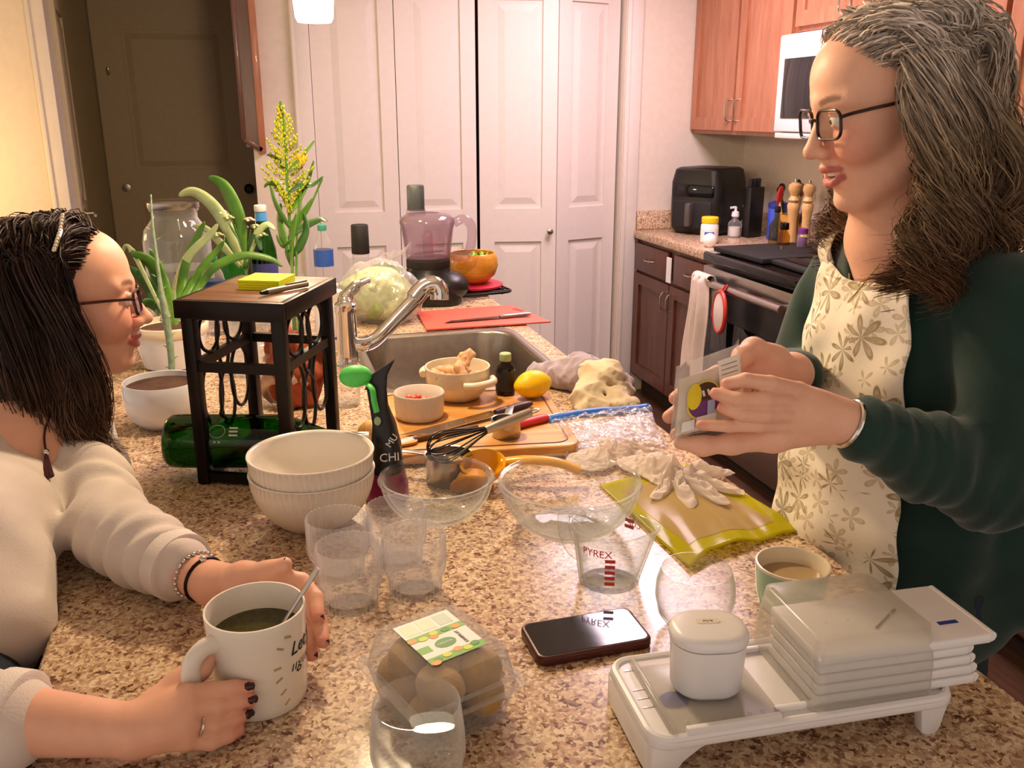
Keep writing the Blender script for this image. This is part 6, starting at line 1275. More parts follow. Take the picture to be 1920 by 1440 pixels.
S.cone((.99, .91, 1.18), (1.0, .93, .86), .055, .075, .05); S.cone((.99, 1.2, 1.18), (1.0, 1.18, .86), .055, .075, .05)
S.ell((.785, YC-.010, 1.345), (.058, .036, .085), None, .012, 's')          # neck opening
S.box(wrN+(wrN-elN)*.12, (.06, .06, .04), np.stack([fr(*(wrN-elN)), fr(*np.cross([0, 0, 1], wrN-elN)), fr(*np.cross(wrN-elN, np.cross([0, 0, 1], wrN-elN)))], 1) if False else None, 0, .004, 's') if False else None
ax1 = fr(*(elN-wrN)); ax2 = fr(*(shN-elN))
def foldR(P, d):
    t1 = (P-wrN)@ax1; r1 = np.linalg.norm(P-wrN-np.outer(t1, ax1), axis=1); w1 = np.clip(1.4-r1/.06, 0, 1)*np.clip(t1/.03, 0, 1)*np.clip((.30-t1)/.05, 0, 1)
    t2 = (P-elN)@ax2; r2 = np.linalg.norm(P-elN-np.outer(t2, ax2), axis=1); w2 = np.clip(1.4-r2/.07, 0, 1)*np.clip((t2+.05)/.05, 0, 1)
    ph = wavy(P, 2, 30)*2
    return d+.0038*w1*np.sin(t1*190+ph*2)+.0055*w2*np.sin((P@fr(.3, -.5, .8))*70+ph)+.004*(1-w1)*(1-w2)*np.sin((P@fr(.8, -.5, .15))*55+ph*1.6)
S.post = foldR; S.pad = .012
addp('cardigan', S.mesh(), GREEN, P1, base1, smooth=180)
S = Sdf(.007)
for y in (-.085, .085):
    S.chain([(.90, YC+y, .86), (.90, YC+y, .70), (.91, YC+y*1.05, .46), (.925, YC+y*1.1, .09)], [.098, .094, .066, .050], .03)
S.ell((.90, YC, .84), (.128, .172, .12), None, .03); S.post = lambda P, d: d+.003*wavy(P, 7, 60); S.pad = .006
addp('jeans', S.mesh(), M['denim'], P1, base1, smooth=180)
for k, y in enumerate((-.095, .095)):
    S = Sdf(.005); S.chain([(.94, YC+y, .045), (.86, YC+y, .04), (.79, YC+y*1.1, .032)], [.042, .04, .032], .02); S.post = lambda P, d: np.maximum(d, .002-P[:, 2]); addp('shoe', S.mesh(), M['black'], P1, base1, smooth=180)
# apron: sheet hung in front of the torso, printed with sprigs
def apron_mat():
    m, nt, b = newmat('apron_print'); co = obco(nt, (1, 1, 1))
    def layer(scale, seed, big):
        mp = N(nt, 'ShaderNodeMapping'); mp.inputs['Location'].default_value = (seed, seed*1.7, seed*.6); mp.inputs['Scale'].default_value = (scale,)*3; L(nt, co, mp.inputs[0])
        v = N(nt, 'ShaderNodeTexVoronoi', i_Scale=1.0, i_Randomness=.75); L(nt, mp.outputs[0], v.inputs['Vector'])
        df = N(nt, 'ShaderNodeVectorMath', operation='SUBTRACT'); L(nt, mp.outputs[0], df.inputs[0]); L(nt, v.outputs['Position'], df.inputs[1])
        sx = N(nt, 'ShaderNodeSeparateXYZ'); L(nt, df.outputs[0], sx.inputs[0])
        at = N(nt, 'ShaderNodeMath', operation='ARCTAN2'); L(nt, sx.outputs[2], at.inputs[0]); L(nt, sx.outputs[1], at.inputs[1])
        cs = N(nt, 'ShaderNodeSeparateColor'); L(nt, v.outputs['Color'], cs.inputs[0])
        off = N(nt, 'ShaderNodeMath', operation='MULTIPLY_ADD'); off.inputs[1].default_value = 6.28; L(nt, cs.outputs[0], off.inputs[0]); L(nt, at.outputs[0], off.inputs[2])
        ml = N(nt, 'ShaderNodeMath', operation='MULTIPLY'); ml.inputs[1].default_value = 3.5 if big else 2.5; L(nt, off.outputs[0], ml.inputs[0])
        cn = N(nt, 'ShaderNodeMath', operation='COSINE'); L(nt, ml.outputs[0], cn.inputs[0]); ab = N(nt, 'ShaderNodeMath', operation='ABSOLUTE'); L(nt, cn.outputs[0], ab.inputs[0])
        ln = N(nt, 'ShaderNodeVectorMath', operation='LENGTH'); L(nt, df.outputs[0], ln.inputs[0])
        # petal: |cos| * R - r > 0, hollow near the centre
        pr_ = N(nt, 'ShaderNodeMath', operation='MULTIPLY_ADD'); pr_.inputs[1].default_value = .60; pr_.inputs[2].default_value = -.02; L(nt, ab.outputs[0], pr_.inputs[0])
        sb = N(nt, 'ShaderNodeMath', operation='SUBTRACT'); L(nt, pr_.outputs[0], sb.inputs[0]); L(nt, ln.outputs['Value'], sb.inputs[1])
        return ramp(nt, sb.outputs[0], [(.03, (0, 0, 0)), (.09, (1, 1, 1)), (.2, (.55, .55, .55)), (.42, (.85, .85, .85))]), cs
    f1, c1 = layer(15., .3, True); f2, c2 = layer(27., 1.9, False)
    fine = N(nt, 'ShaderNodeTexNoise', i_Scale=260., i_Detail=2.); L(nt, co, fine.inputs['Vector'])
    tone = ramp(nt, c1.outputs[1], [(.2, '#8d7a52'), (.5, '#77725f'), (.8, '#9a8456')]); 
    ground = N(nt, 'ShaderNodeRGB'); ground.outputs[0].default_value = (*lin('#efe5d4'), 1)
    m1 = N(nt, 'ShaderNodeMix', data_type='RGBA'); L(nt, f1, m1.inputs[0]); L(nt, ground.outputs[0], m1.inputs[6]); L(nt, tone, m1.inputs[7])
    hf = N(nt, 'ShaderNodeMath', operation='MULTIPLY'); hf.inputs[1].default_value = .75; L(nt, f2, hf.inputs[0])
    m2 = N(nt, 'ShaderNodeMix', data_type='RGBA'); L(nt, hf.outputs[0], m2.inputs[0]); L(nt, m1.outputs[2], m2.inputs[6]); m2.inputs[7].default_value = (*lin('#b09c6e'), 1)
    L(nt, m2.outputs[2], b.inputs['Base Color']); b.inputs['Roughness'].default_value = .85; bump(nt, b, fine.outputs[0], .25, .001); return m
AP = apron_mat()
ZA = np.array([.66, .80, .92, 1.00, 1.08, 1.15, 1.22, 1.31]); YN = np.array([.905, .905, .905, .912, .928, .935, .940, .962]); YF = np.array([1.235, 1.235, 1.235, 1.232, 1.215, 1.19, 1.165, 1.140])
def apron_fn(u, v):
    z = .66+.65*v; yn, yf = np.interp(z, ZA, YN), np.interp(z, ZA, YF); y = yn+(yf-yn)*u; xc, a, b_ = tp(z); e = min(.995, abs(y-YC)/(b_+.012))
    x = xc-(a+.007)*math.sqrt(1-e*e); z2 = z-(.022*math.sin(math.pi*u) if v > .97 else 0)
    return (x-.004*math.sin(u*17+z*22)*(1-v*.5)-.003*math.sin(z*60+u*6), y, z2)
ap = addp('apron', grid(apron_fn, 60, 110), AP, P1, base1, smooth=180, solid=.002)
for u_, s_ in ((0.03, -1), (.97, 1)):
    a = np.array(apron_fn(u_, 1.0)); c_ = nb+np.array([.02, s_*.062, .0]); m_ = a*.45+c_*.55+np.array([-.020, s_*.014, .022])
    pts = spline([a+np.array([0, 0, -.01]), a*.7+m_*.3+np.array([-.01, s_*.004, .004]), m_, c_+np.array([.03, 0, .015]), nb+np.array([.075, s_*.02, .01])], 20)
    addp('apron_strap', tube(pts, .016, 10, flat=.16), AP, P1, base1, smooth=180)
addp('apron_tie', tube(spline([np.array(apron_fn(0, .62)), (.88, YC-.178, 1.05), (.98, YC-.14, 1.05), (1.03, YC, 1.05)], 16), .009, 8, flat=.3), AP, P1, base1, smooth=180)
# hair: mass plus locks
def hair_R():
    S = Sdf(.005); E = lambda c, r, k=.03, op='u': S.ell(T1(*c), np.array(r), RR, k, op); C = lambda a, b, ra, rb, k=.03: S.cone(T1(*a), T1(*b), ra, rb, k)
    E((-.026, 0, .033), (.101, .080, .086)); C((-.055, .055, .01), (-.055, .072, -.13), .034, .026); C((-.085, .02, .0), (-.09, .04, -.14), .050, .042); C((-.085, -.03, 0), (-.08, -.05, -.13), .05, .04); C((-.02, -.060, .0), (-.01, -.070, -.11), .022, .018)
    E((.092, 0, -.03), (.080, .072, .094), .01, 's')
    S.pad = .01; S.post = lambda P, d: d+.003*wavy(P, 3, 110); return S.mesh()
vf = hair_R(); z_ = ((vf[0]-OR)@RR)[:, 2]
def hair_col(z, rnd):
    t = np.clip((z+.21)/.31, 0, 1)[..., None]; lo, mid, hi = [np.array(lin(c)) for c in ('#66452e', '#978066', '#d6c9be')]  # grey roots, brown ends; the top whitened further for light from above
    c = np.where(t < .5, lo+(mid-lo)*t*2, mid+(hi-mid)*(t-.5)*2); return c*(.42+1.15*rnd)
addp('hair', vf, HAIRM, P1, base1, smooth=180, cols=hair_col(z_, np.full((len(z_), 1), .3)))
def locks_R(n=5800, K=32):
    r = np.random.default_rng(12); ph = r.uniform(-math.pi, math.pi, n*2); el = np.arcsin(r.uniform(-.15, 1, n*2)); d = np.stack([np.cos(el)*np.cos(ph), np.cos(el)*np.sin(ph), np.sin(el)], 1)
    ok = ~((d[:, 0] > .38) & (d[:, 2] < .58-.62*np.clip(np.abs(d[:, 1])-.2, 0, 1))); d = d[ok][:n]; n = len(d); root = np.array([-.018, 0, .032])+d*np.array([.100, .078, .084])
    sd = np.where(d[:, 1]+r.normal(0, .16, n) >= -.05, 1, -1); az = np.arctan2(np.abs(d[:, 1]), d[:, 0]); az = np.clip(az, math.radians(82), math.pi)+r.normal(0, .10, n)
    az = np.clip(az, math.radians(76), math.pi+.2); e = np.stack([np.cos(az), np.sin(az)*sd, np.zeros(n)], 1); sidew = np.clip((np.abs(e[:, 1:2])-.35)/.5, 0, 1)
    vol = r.uniform(.72, 1.08, n)[:, None]; c0 = np.array([-.015, 0, 0]); ext = np.array([.120, .104, 0])*vol; top = np.clip(d[:, 2:], 0, 1); Z = np.array([0, 0, 1.]); X = np.array([1., 0, 0])
    rad3 = np.array([.100, .078, .084]); hc0 = np.array([-.018, 0, .032]); e1 = e*.96+Z*.25; e1 /= np.linalg.norm(e1, axis=1)[:, None]
    def along(t, k): q = d*(1-t)+e1*t+np.array([-.25, 0, .12])*t*(1-t)*4*.5; return hc0+q/np.linalg.norm(q, axis=1)[:, None]*rad3*k
    lift = r.uniform(1.06, 1.30, n)[:, None]; p1 = along(.35, 1+(lift-1)*.8); p2 = along(.8, lift)
    p3 = c0+e*ext*1.14-Z*r.uniform(.05, .08, n)[:, None]; ln = r.uniform(.15, .250, n)[:, None]
    p4 = c0+e*ext*1.20+X*.018*sidew-Z*(ln*.72+.01); p5 = c0+e*ext*1.14+X*.046*sidew-Z*ln+r.normal(0, .014, (n, 3))
    st_ = cspl(np.stack([root, p1, p2, p3, p4, p5], 1), K); u = np.linspace(0, 1, K)[None, :]
    def clump(st_, u, NC, pull, sp):
        dr = r.normal(size=(NC, 3)); dr /= np.linalg.norm(dr, axis=1)[:, None]; cl = np.argmax(d@dr.T+r.normal(0, .03, (n, NC)), 1)*2+(sd > 0); gd_ = np.zeros((NC*2,)+st_.shape[1:]); ct = np.zeros(NC*2)
        np.add.at(gd_, cl, st_); np.add.at(ct, cl, 1); gd_ /= np.maximum(ct, 1)[:, None, None]; w_ = pull*u[..., None]**.7
        cj = r.normal(0, 1, (NC*2, 1, 3))*np.array([.011, .011, .016]); return st_*(1-w_)+gd_[cl]*w_+(r.normal(0, sp, (n, 1, 3))+cj[cl])*u[..., None]**.8, cl
    st_, cl = clump(st_, u, 95, .72, .0048); cp = r.uniform(0, 6.28, 240)[cl][:, None]; cw = r.uniform(3.6, 5.4, 240)[cl][:, None]     # neighbours curl together
    am = (.002+.020*u**.6)*r.uniform(.75, 1.1, n)[:, None]; w_ = cw+r.normal(0, .06, n)[:, None]; p0 = cp+r.normal(0, .28, n)[:, None]
    st_[..., 0] += am*np.cos(u*w_*6.28+p0); st_[..., 1] += am*np.sin(u*w_*6.28+p0)*.8; st_[..., 2] += am*.5*np.sin(u*w_*6.28+p0+1)
    rad = (r.uniform(.0006, .0016, n)[:, None]*np.clip(1.3-u, .3, 1))*np.ones((n, K)); rn = (r.uniform(.1, 1, n)**1.3)[:, None, None]*np.ones((n, K, 1)); cc = hair_col(st_[..., 2], rn)
    return hair_tubes(OR+st_@RR.T, rad, cc)
(vf, cc) = locks_R(); addp('hair_locks', vf, HAIRM, P1, base1, smooth=180, cols=cc, kind='stuff')
spectacles('dark rectangular eyeglasses on the standing woman', T1, RR, sR, .053, .035, M['frame'], .098)
# bracelet and necklace
ringc = wrN+(elN-wrN)*.06; ux = fr(*np.cross(ax1, [0, 0, 1])); uy = np.cross(ax1, ux)
t = thing('bracelet', 'silver bangle on the wrist of the standing woman', 'bracelet', ringc); add('bangle', tube([ux*.0285*math.cos(a)+uy*.0285*math.sin(a) for a in np.linspace(0, 6.283, 33)[:-1]], .0032, 8, closed=True), M['silver'], t)
t = thing('necklace', 'thin gold necklace on the standing woman', 'necklace', nb); add('chain', tube(spline([T1(-.02, .058, -.11)-nb, (-.045, -.045, -.01), (-.066, -.012, -.075), (-.062, .0, -.082), (-.05, .03, -.03)], 24), .0012, 5), M['gold'], t)
# the packet in her hands
q = [D(1268, 687, 1.085), D(1384, 645, 1.095), D(1402, 790, 1.085), D(1256, 826, 1.075)]
t = thing('cheese_packet', 'clear packet of sliced cheese with a purple and yellow label in her hands', 'packet', q[0])
qn = fr(*np.cross(q[1]-q[0], q[3]-q[0])); qn = qn if qn@(CAM-q[0]) > 0 else -qn
def qp(u, v, h=0): return (q[0]*(1-u)+q[1]*u)*(1-v)+(q[3]*(1-u)+q[2]*u)*v-q[0]+qn*h
puff = lambda u, v: .011*(math.sin(math.pi*min(1, max(0, u)))*math.sin(math.pi*min(1, max(0, v))))**.5
add('film_front', grid(lambda u, v: qp(u, v, puff(u, v)+.001+.0012*math.sin(u*19+v*13)), 24, 24), M['bagfilm'], t, smooth=180); add('film_back', grid(lambda u, v: qp(u, v, -puff(u, v)-.001), 16, 16), M['bagfilm'], t, smooth=180)
add('corner', (np.array([qp(.93, 0, .001), qp(1, .12, .001), qp(1.0, -.07, .004), qp(.97, .05, .006)]), [(0, 3, 2), (3, 1, 2), (0, 1, 3)]), M['bagfilm'], t, smooth=0)
add('cheese_slices', (lambda g1, g2: cat(g1, (g2[0], [f_[::-1] for f_ in g2[1]])))(grid(lambda u, v: qp(.06+.88*u, .20+.76*v, puff(.06+.88*u, .2+.76*v)*.75), 12, 12), grid(lambda u, v: qp(.06+.88*u, .20+.76*v, -puff(.06+.88*u, .2+.76*v)*.75), 12, 12)), M['cheese'], t, smooth=180)
def patch(nm, u0, u1, v0, v1, m, h=.0022, sk=0): return add(nm, grid(lambda u, v: qp(u0+(u1-u0)*u+sk*v, v0+(v1-v0)*v, puff(u0+(u1-u0)*u, v0+(v1-v0)*v)+h), 10, 10), m, t, smooth=180)
patch('label_sheet', .62, .97, .13, .72, M['label_white'])
for k in range(8): patch('text_line', .66, .92, .2+k*.06, .212+k*.06, mat('grey_print%d' % k, '#9a968c', .6), .0027)
def disc(nm, u0, v0, ru, rv, m, h, a0=0, a1=6.283):
    V = [qp(u0, v0, puff(u0, v0)+h)]; 
    for i in range(33): a = a0+(a1-a0)*i/32; uu, vv = u0+ru*math.cos(a), v0+rv*math.sin(a); V.append(qp(uu, vv, puff(uu, vv)+h))
    add(nm, (V, [(0, i, i+1) for i in range(1, 33)]), m, t, smooth=180)
disc('label_ring', .40, .58, .235, .25, M['yellowprint'], .0024); disc('label_top', .40, .58, .215, .23, M['brownprint'], .0030, math.pi, 2*math.pi); disc('label_bottom', .40, .58, .215, .23, M['purple'], .0030, 0, math.pi)
disc('label_flash', .26, .50, .10, .17, M['yellowprint'], .0036); patch('label_stripe', .44, .54, .60, .78, M['lav'], .0036); patch('label_box', .12, .28, .80, .93, M['label_white'], .0036); patch('label_box', .30, .56, .78, .92, M['label_white'], .0036)
for k in range(3): patch('text_line', .36+k*.07, .39+k*.07, .45, .53, M['textwhite'], .0038, .02)
# ---------------------------------------------------------------- the seated woman (left)
fL = frame(.98, .10, 0); RL = np.stack(fL, 1); sL = 1.03
OL = D(232, 561, 1.39)-sL*(RL@np.array([.080, -.031, 0])); base2 = np.array([-.50, 1.22, 0])
P2 = thing('person', 'seated woman in a pale grey sweater with dark hair and glasses holding a mug', 'person', base2)
S = Sdf(.0026); T2 = build_head(S, OL, RL, sL, False, True)
nb2 = np.array([-.350, 1.45, 1.062]); S.cone(T2(-.024, 0, -.07), nb2, .048, .053, .03); S.cone(nb2, (-.375, 1.40, 1.00), .055, .076, .05); S.cone((-.38, 1.39, 1.0), (-.44, 1.27, .90), .07, .05, .05)
shA, shB = np.array([-.322, 1.560, 1.005]), np.array([-.475, 1.285, .995])       # far, near
wA, wB = G(402, 1096, .958), G(252, 1370, .944); eA = np.array([-.222, 1.205, .968]); eB = np.array([-.440, .905, .952])
S.cone(nb2, shA, .042, .034, .03); S.cone(nb2, shB, .042, .034, .03); S.cone(shA, eA, .034, .031, .02); S.cone(shB, eB, .034, .031, .02)
S.chain([eA, eA*.45+wA*.55, wA], [.037, .033, .0235], .012); S.chain([eB, eB*.45+wB*.55, wB], [.037, .035, .0245], .012)
# near hand round the mug
k1 = [G(350, 1302, .970), G(350, 1331, .960), G(350, 1360, .947), G(346, 1388, .934)]
for q in k1: S.cone(wB, q, .0190, .0108, .012)
S.ell(G(305, 1350, .950), (.030, .028, .018), None, .014)
f1 = [[k1[0], G(402, 1294, .964), G(440, 1290, .962), G(466, 1288, .960)], [k1[1], G(405, 1326, .952), G(442, 1317, .948), G(471, 1312, .946)], [k1[2], G(402, 1361, .937), G(438, 1349, .933), G(462, 1339, .931)], [k1[3], G(396, 1392, .924), G(428, 1380, .922), G(448, 1369, .921)]]
for q, r_ in zip(f1, (1, 1, .97, .88)): finger(S, q, [.0098*r_, .0088*r_, .0080*r_, .0066*r_])
t1 = [G(295, 1318, .955), G(338, 1282, .965), G(374, 1252, .975), G(394, 1224, .985)]; S.chain(t1, [.0165, .0130, .0110, .0085], .010)
# far hand behind the mug
k2 = [G(522, 1082, .998), G(520, 1098, .984), G(515, 1112, .968)]
for q in k2: S.cone(wA, q, .0195, .0120, .016)
S.ell(G(462, 1098, .978), (.030, .020, .020), None, .014)
f2 = [[k2[0], G(565, 1090, .995), G(592, 1122, .984), G(596, 1156, .975)], [k2[1], G(568, 1118, .980), G(598, 1165, .965), G(606, 1203, .956)], [k2[2], G(560, 1142, .962), G(586, 1190, .948), G(585, 1228, .938)]]
for q, r_ in zip(f2, (1, 1, .95)): finger(S, q, [.0108*r_, .0100*r_, .0090*r_, .0076*r_])
t2 = [G(420, 1092, .970), G(455, 1080, .990), G(500, 1074, 1.005), G(534, 1058, 1.018)]; S.chain(t2, [.0180, .0145, .0115, .0085], .012)
vf = S.mesh()
cols = paint(vf[0], '#e6ae93', face_blobs(T2, sL, False, '#b9655c', '#d98975', '#6d4a38')+[(q[-1], .011, '#d98472', .55) for q in f1+f2]+[(q[2], .009, '#d8917b', .45) for q in f1])
addp('body', vf, SKIN, P2, base2, smooth=180, cols=cols)
ey = bpy.data.objects.new('eyes', None); COL.objects.link(ey); ey.parent = P2; ey.location = -base2; eyes(ey, T2, RL, sL, (1, .1, .05))
nl = bpy.data.objects.new('fingernails', None); COL.objects.link(nl); nl.parent = P2; nl.location = -base2
tocam = lambda p: fr(*(CAM-p))
nails(nl, [(q[-1], q[-2], fr(.75, -.45, .35)) for q in f1[:3]]+[(q[-1], q[-2], fr(.8, -.35, .35)) for q in f2]+[(t1[-1], t1[-2], fr(-.3, -.3, .9)), (t2[-1], t2[-2], fr(-.2, -.1, 1))], M['nail'])
# sweater
GREY = mat('grey_knit', '#d2c5bc', .92, bmp=.3, bs=420, var=.07, vs_=14, sheen=.25)
fx = fr(.75, -.66, 0); FX = np.stack([fx, np.cross([0, 0, 1], fx), np.array([0, 0, 1.])], 1)
S = Sdf(.0042)
for c, r in (((-.50, 1.21, .79), (.150, .170, .10)), ((-.480, 1.225, .87), (.138, .160, .09)), ((-.46, 1.26, .94), (.130, .158, .09)), ((-.435, 1.31, .985), (.118, .152, .080)), ((-.410, 1.37, 1.00), (.098, .145, .068))): S.ell(c, r, FX, .04)
S.cone((-.41, 1.17, .985), (-.350, 1.08, .915), .095, .058, .05); S.cone((-.365, 1.24, .99), (-.350, 1.09, .93), .075, .055, .05)
S.cone(nb2+np.array([-.015, 0, -.012]), shA, .058, .050, .03); S.cone(nb2+np.array([-.015, 0, -.012]), shB, .060, .060, .03); S.ell(nb2+np.array([.012, 0, .032]), (.062, .062, .034), None, .008, 's')
cA = wA+(eA-wA)*.36; cB = wB+(eB-wB)*.40
S.chain([shA, shA*.5+eA*.5, eA, eA*.5+cA*.5, cA], [.052, .050, .050, .048, .042], .02); S.chain([shB, eB, cB], [.064, .058, .046], .025)
vn = D(66, 838, 1.31); S.ell(vn, (.032, .036, .066), None, .010, 's')
aA = fr(*(eA-wA)); aU = fr(*(shA-eA)); aB = fr(*(eB-wB))
def foldL(P, d):
    t1_ = (P-wA)@aA; r1 = np.linalg.norm(P-wA-np.outer(t1_, aA), axis=1); w1 = np.clip(1.5-r1/.06, 0, 1)*np.clip((t1_-.05)/.03, 0, 1)*np.clip((.30-t1_)/.05, 0, 1)
    t2_ = (P-eA)@aU; r2 = np.linalg.norm(P-eA-np.outer(t2_, aU), axis=1); w2 = np.clip(1.5-r2/.07, 0, 1)*np.clip((t2_+.03)/.05, 0, 1)*np.clip((.36-t2_)/.08, 0, 1); ph = wavy(P, 5, 26)
    return np.maximum(d+.0050*w1*np.sin(t1_*150+ph*4+(P@fr(.2, .2, 1))*30)+.0062*w2*np.sin(t2_*85+ph*3+(P@fr(1, .2, -.4))*28)+.0045*(1-w1)*(1-w2)*np.sin((P@fr(.85, .45, .1))*48+ph*2.6), np.where((P[:, 0] > -.27) & (d < .02), CNT+.0015-P[:, 2], -1))
S.post = foldL; S.pad = .012
addp('sweater', S.mesh(), GREY, P2, base2, smooth=180)
CUFF = mat('cuff_rib', '#ddd2ca', .92, bmp=.5, bs=500, var=.05)
for c_, ax, r_ in ((cA, aA, .0445), (cB, aB, .0480)):
    pts = [c_-ax*.014, c_-ax*.012, c_+ax*.010, c_+ax*.014]; addp('cuff', tube(pts, [r_-.004, r_, r_+.001, r_-.002], 28), CUFF, P2, base2, smooth=60)
# neckline band
S = Sdf(.006); S.chain([(-.50, 1.20, .76), (-.34, 1.10, .70), (-.20, 1.02, .64)], [.085, .08, .065], .03); S.chain([(-.50, 1.24, .76), (-.33, 1.22, .70), (-.18, 1.17, .64)], [.085, .08, .065], .03); S.chain([(-.20, 1.02, .64), (-.22, 1.02, .40), (-.24, 1.02, .10)], [.062, .055, .042], .02); S.chain([(-.18, 1.17, .64), (-.20, 1.17, .40), (-.22, 1.17, .10)], [.062, .055, .042], .02); S.ell((-.49, 1.21, .77), (.13, .15, .075), FX, .03)
S.ell((-.385, 1.00, .865), (.085, .09, .075), None, .04); S.post = lambda P, d: d+.0025*wavy(P, 9, 70); S.pad = .005
addp('jeans', S.mesh(), M['denim'], P2, base2, smooth=180)
for y in (1.02, 1.17):
    S = Sdf(.005); S.chain([(-.27, y, .05), (-.20, y, .045), (-.12, y, .036)], [.042, .04, .032], .02); S.post = lambda P, d: np.maximum(d, .002-P[:, 2]); addp('shoe', S.mesh(), M['black'], P2, base2, smooth=180)
t = thing('bar_stool', 'dark wooden bar stool under the seated woman', 'stool', (-.52, 1.22, 0)); add('seat', prism([(.18*math.cos(a), .18*math.sin(a)) for a in np.linspace(0, 6.283, 33)[:-1]], .615, .655, .008), M['brownwood'], t)
for sx in (-1, 1):
    for sy in (-1, 1): add('leg', tube([(sx*.11, sy*.11, .62), (sx*.17, sy*.17, 0)], [.018, .014], 10), M['brownwood'], t)
for sx in (-1, 1): add('stretcher', tube([(sx*.155, -.155, .2), (sx*.155, .155, .2)], .010, 8), M['brownwood'], t); add('stretcher', tube([(-.155, sx*.155, .24), (.155, sx*.155, .24)], .010, 8), M['brownwood'], t)
# hair
def hair_L():
    S = Sdf(.005); E = lambda c, r, k=.03, op='u': S.ell(T2(*c), np.array(r)*sL, RL, k, op); C = lambda a, b, ra, rb, k=.03: S.cone(T2(*a), T2(*b), ra, rb, k)
    E((-.028, 0, .034), (.101, .081, .087)); C((-.040, -.055, .0), (-.035, -.068, -.12), .040, .030); C((-.085, -.02, .0), (-.085, -.04, -.13), .052, .042); C((-.085, .03, 0), (-.08, .05, -.12), .05, .04); C((-.03, .060, .0), (-.03, .068, -.11), .03, .025)
    E((.100, 0, -.03), (.082, .074, .098), .01, 's'); S.pad = .01; S.post = lambda P, d: d+.003*wavy(P, 13, 120); return S.mesh()
dk = lambda z, rn: (np.array(lin('#33211a'))+(np.array(lin('#7a5638'))-np.array(lin('#33211a')))*np.clip((-.06-z)/.16, 0, 1)[..., None]*.6)*(.5+1.3*rn)
vf = hair_L(); z_ = ((vf[0]-OL)@RL)[:, 2]; addp('hair', vf, HAIRM, P2, base2, smooth=180, cols=dk(z_, np.full((len(z_), 1), .12)))
def locks_L(n=6400, K=24):
    r = np.random.default_rng(22); ph = r.uniform(-math.pi, math.pi, n*2); el = np.arcsin(r.uniform(-.15, 1, n*2)); d = np.stack([np.cos(el)*np.cos(ph), np.cos(el)*np.sin(ph), np.sin(el)], 1)
    ok = ~((d[:, 0] > .36) & (d[:, 2] < .62-.62*np.clip(np.abs(d[:, 1])-.2, 0, 1))); d = d[ok][:n]; n = len(d); root = np.array([-.018, 0, .034])+d*np.array([.101, .080, .086])
    sd = np.where(d[:, 1]+r.normal(0, .15, n) >= 0, 1, -1); az = np.arctan2(np.abs(d[:, 1]), d[:, 0]); az = np.clip(az, math.radians(74), math.pi)+np.abs(r.normal(0, .12, n)); e = np.stack([np.cos(az), np.sin(az)*sd, np.zeros(n)], 1)
    vol = r.uniform(.76, 1.04, n)[:, None]; c0 = np.array([-.012, 0, 0]); ext = np.array([.120, .104, 0])*vol; sw = np.clip(d[:, :1], 0, 1); Z = np.array([0, 0, 1.]); X = np.array([1., 0, 0]); sidew = np.clip((np.abs(e[:, 1:2])-.35)/.5, 0, 1)
    rad3 = np.array([.101, .080, .086]); hc0 = np.array([-.018, 0, .034]); e1 = e*.96+Z*.22; e1 /= np.linalg.norm(e1, axis=1)[:, None]
    def along(t, k): q = d*(1-t)+e1*t+np.array([-.35, 0, .10])*t*(1-t)*4*.5; return hc0+q/np.linalg.norm(q, axis=1)[:, None]*rad3*k
    lift = r.uniform(1.05, 1.24, n)[:, None]; p1 = along(.35, 1+(lift-1)*.8); p2 = along(.8, lift); p3 = c0+e*ext*1.12+X*.010*sidew-Z*r.uniform(.05, .075, n)[:, None]; ln = (r.uniform(.18, .275, n)+.035*(np.abs(e[:, 1]) < .7)-.075*(sd > 0))[:, None]
    p4 = c0+e*ext*1.14+X*np.where(sd > 0, -.01, .014)[:, None]*sidew-Z*(ln*.75+.01); p5 = c0+e*ext*1.12+X*np.where(sd > 0, -.02, .020)[:, None]*sidew-Z*ln+r.normal(0, .012, (n, 3))
    st_ = cspl(np.stack([root, p1, p2, p3, p4, p5], 1), K); u = np.linspace(0, 1, K)[None, :]
    def clump(st_, u, NC, pull, sp):
        dr = r.normal(size=(NC, 3)); dr /= np.linalg.norm(dr, axis=1)[:, None]; cl = np.argmax(d@dr.T+r.normal(0, .03, (n, NC)), 1)*2+(sd > 0); gd_ = np.zeros((NC*2,)+st_.shape[1:]); ct = np.zeros(NC*2)
        np.add.at(gd_, cl, st_); np.add.at(ct, cl, 1); gd_ /= np.maximum(ct, 1)[:, None, None]; w_ = pull*u[..., None]**.7
        cj = r.normal(0, 1, (NC*2, 1, 3))*np.array([.011, .011, .016]); return st_*(1-w_)+gd_[cl]*w_+(r.normal(0, sp, (n, 1, 3))+cj[cl])*u[..., None]**.8, cl
    st_, cl = clump(st_, u, 95, .62, .004); am = (.001+.015*u**1.2)*r.uniform(.7, 1.1, n)[:, None]; w_ = r.uniform(1.8, 3.2, 220)[cl][:, None]+r.normal(0, .05, n)[:, None]; p0 = r.uniform(0, 6.28, 220)[cl][:, None]+r.normal(0, .25, n)[:, None]
    st_[..., 0] += am*np.cos(u*w_*6.28+p0); st_[..., 1] += am*np.sin(u*w_*6.28+p0)*.8
    rad = (r.uniform(.0006, .0016, n)[:, None]*np.clip(1.3-u, .3, 1))*np.ones((n, K)); rn = (r.uniform(0, 1, n)**1.6)[:, None, None]*np.ones((n, K, 1)); return hair_tubes(OL+sL*(st_@RL.T), rad, dk(st_[..., 2], rn))
(vf, cc) = locks_L(); addp('hair_locks', vf, HAIRM, P2, base2, smooth=180, cols=cc, kind='stuff')
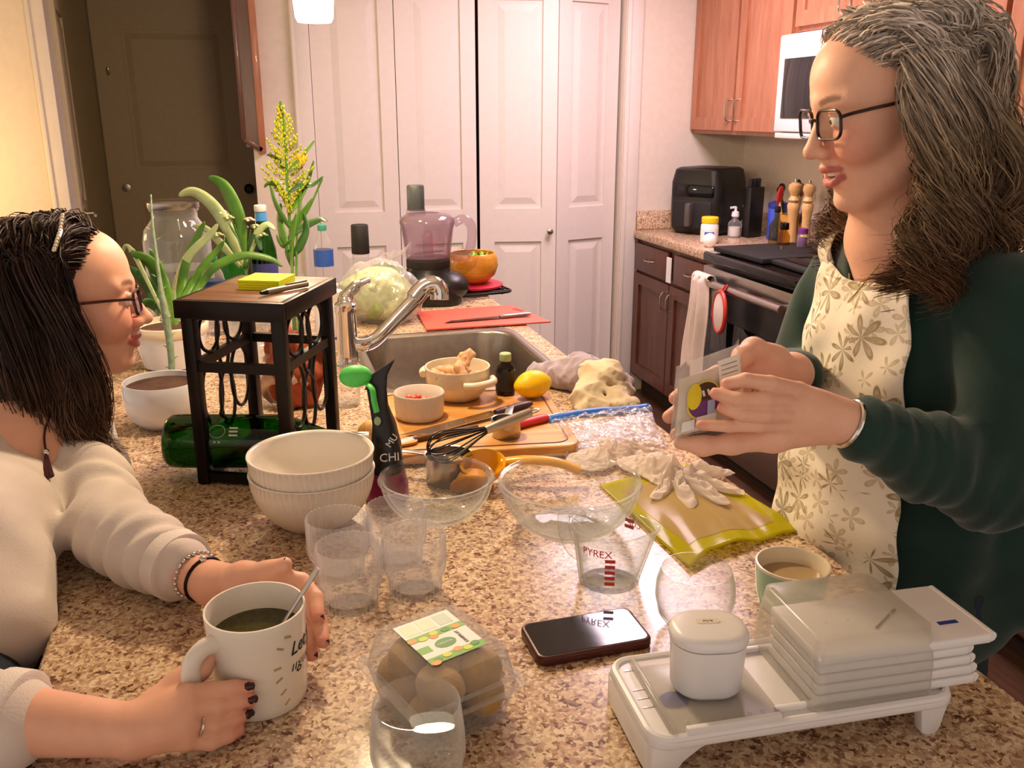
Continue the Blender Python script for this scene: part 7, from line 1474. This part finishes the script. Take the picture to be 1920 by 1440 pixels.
spectacles('dark red eyeglasses on the seated woman', T2, RL, sL, .050, .034, mat('red_frame', '#3a1012', .2))
hc = [D(118, 405, 1.303), D(114, 428, 1.298), D(108, 450, 1.282), D(101, 471, 1.279)]
t = thing('hair_clip', 'slim jewelled hair clip in the dark hair', 'hair clip', hc[0]); add('clip_bar', tube(spline([q-hc[0] for q in hc], 16), .0035, 8), M['silver'], t)
for k, q in enumerate(spline(hc, 12)): add('rhinestone', ball(q-hc[0]+(RL@np.array([0, -.0035, .002])), .0026, 8, 6), M['cream'], t)
t = thing('tassel_necklace', 'long necklace with a dark garnet tassel at her neckline', 'necklace', nb2); c1 = D(86, 800, 1.306)-nb2; c2 = D(86, 848, 1.286)-nb2; c3 = D(90, 893, 1.238)-nb2
add('cord', tube(spline([T2(-.01, -.055, -.11)-nb2, c1, c2], 16), .0018, 6), M['garnet'], t); add('bead', ball(c2, .0055, 12, 8), M['silver'], t)
for k in range(9): a = k*.7; add('tassel_thread', tube([c2+np.array([0, 0, -.004]), c3+np.array([.006*math.cos(a), .006*math.sin(a), 0])], [.0026, .0022], 6), M['garnet'], t)
bx = wA+(eA-wA)*.12; ux = fr(*np.cross(aA, [0, 0, 1])); uy = np.cross(aA, ux)
for nm, off, m_, r_, lb in (('beaded_bracelet', .012, M['silver'], .0285, 'clear beaded bracelet on her far wrist'), ('cord_bracelet', -.006, M['blackmetal'], .0275, 'dark cord bracelet on her far wrist')):
    t = thing(nm, lb, 'bracelet', bx+aA*off)
    ring = [ux*r_*math.cos(a)+uy*r_*math.sin(a) for a in np.linspace(0, 6.283, 25)[:-1]]
    if m_ is M['silver']:
        for q in ring: add('bead', ball(q, .0032, 8, 6), M['lens'] if False else m_, t, smooth=180)
    else: add('cord', tube(ring, .0022, 6, closed=True), m_, t); add('charm', ball(ring[18], .005, 10, 8), M['silver'], t)
rc_ = f1[2][0]*.55+f1[2][1]*.45; ra = fr(*(f1[2][1]-f1[2][0])); ux = fr(*np.cross(ra, [0, 0, 1])); uy = np.cross(ra, ux)
t = thing('finger_ring', 'thin silver ring on the hand holding the mug handle', 'ring', rc_); add('band', tube([ux*.0112*math.cos(a)+uy*.0112*math.sin(a) for a in np.linspace(0, 6.283, 25)[:-1]], .0013, 6, closed=True), M['silver'], t)
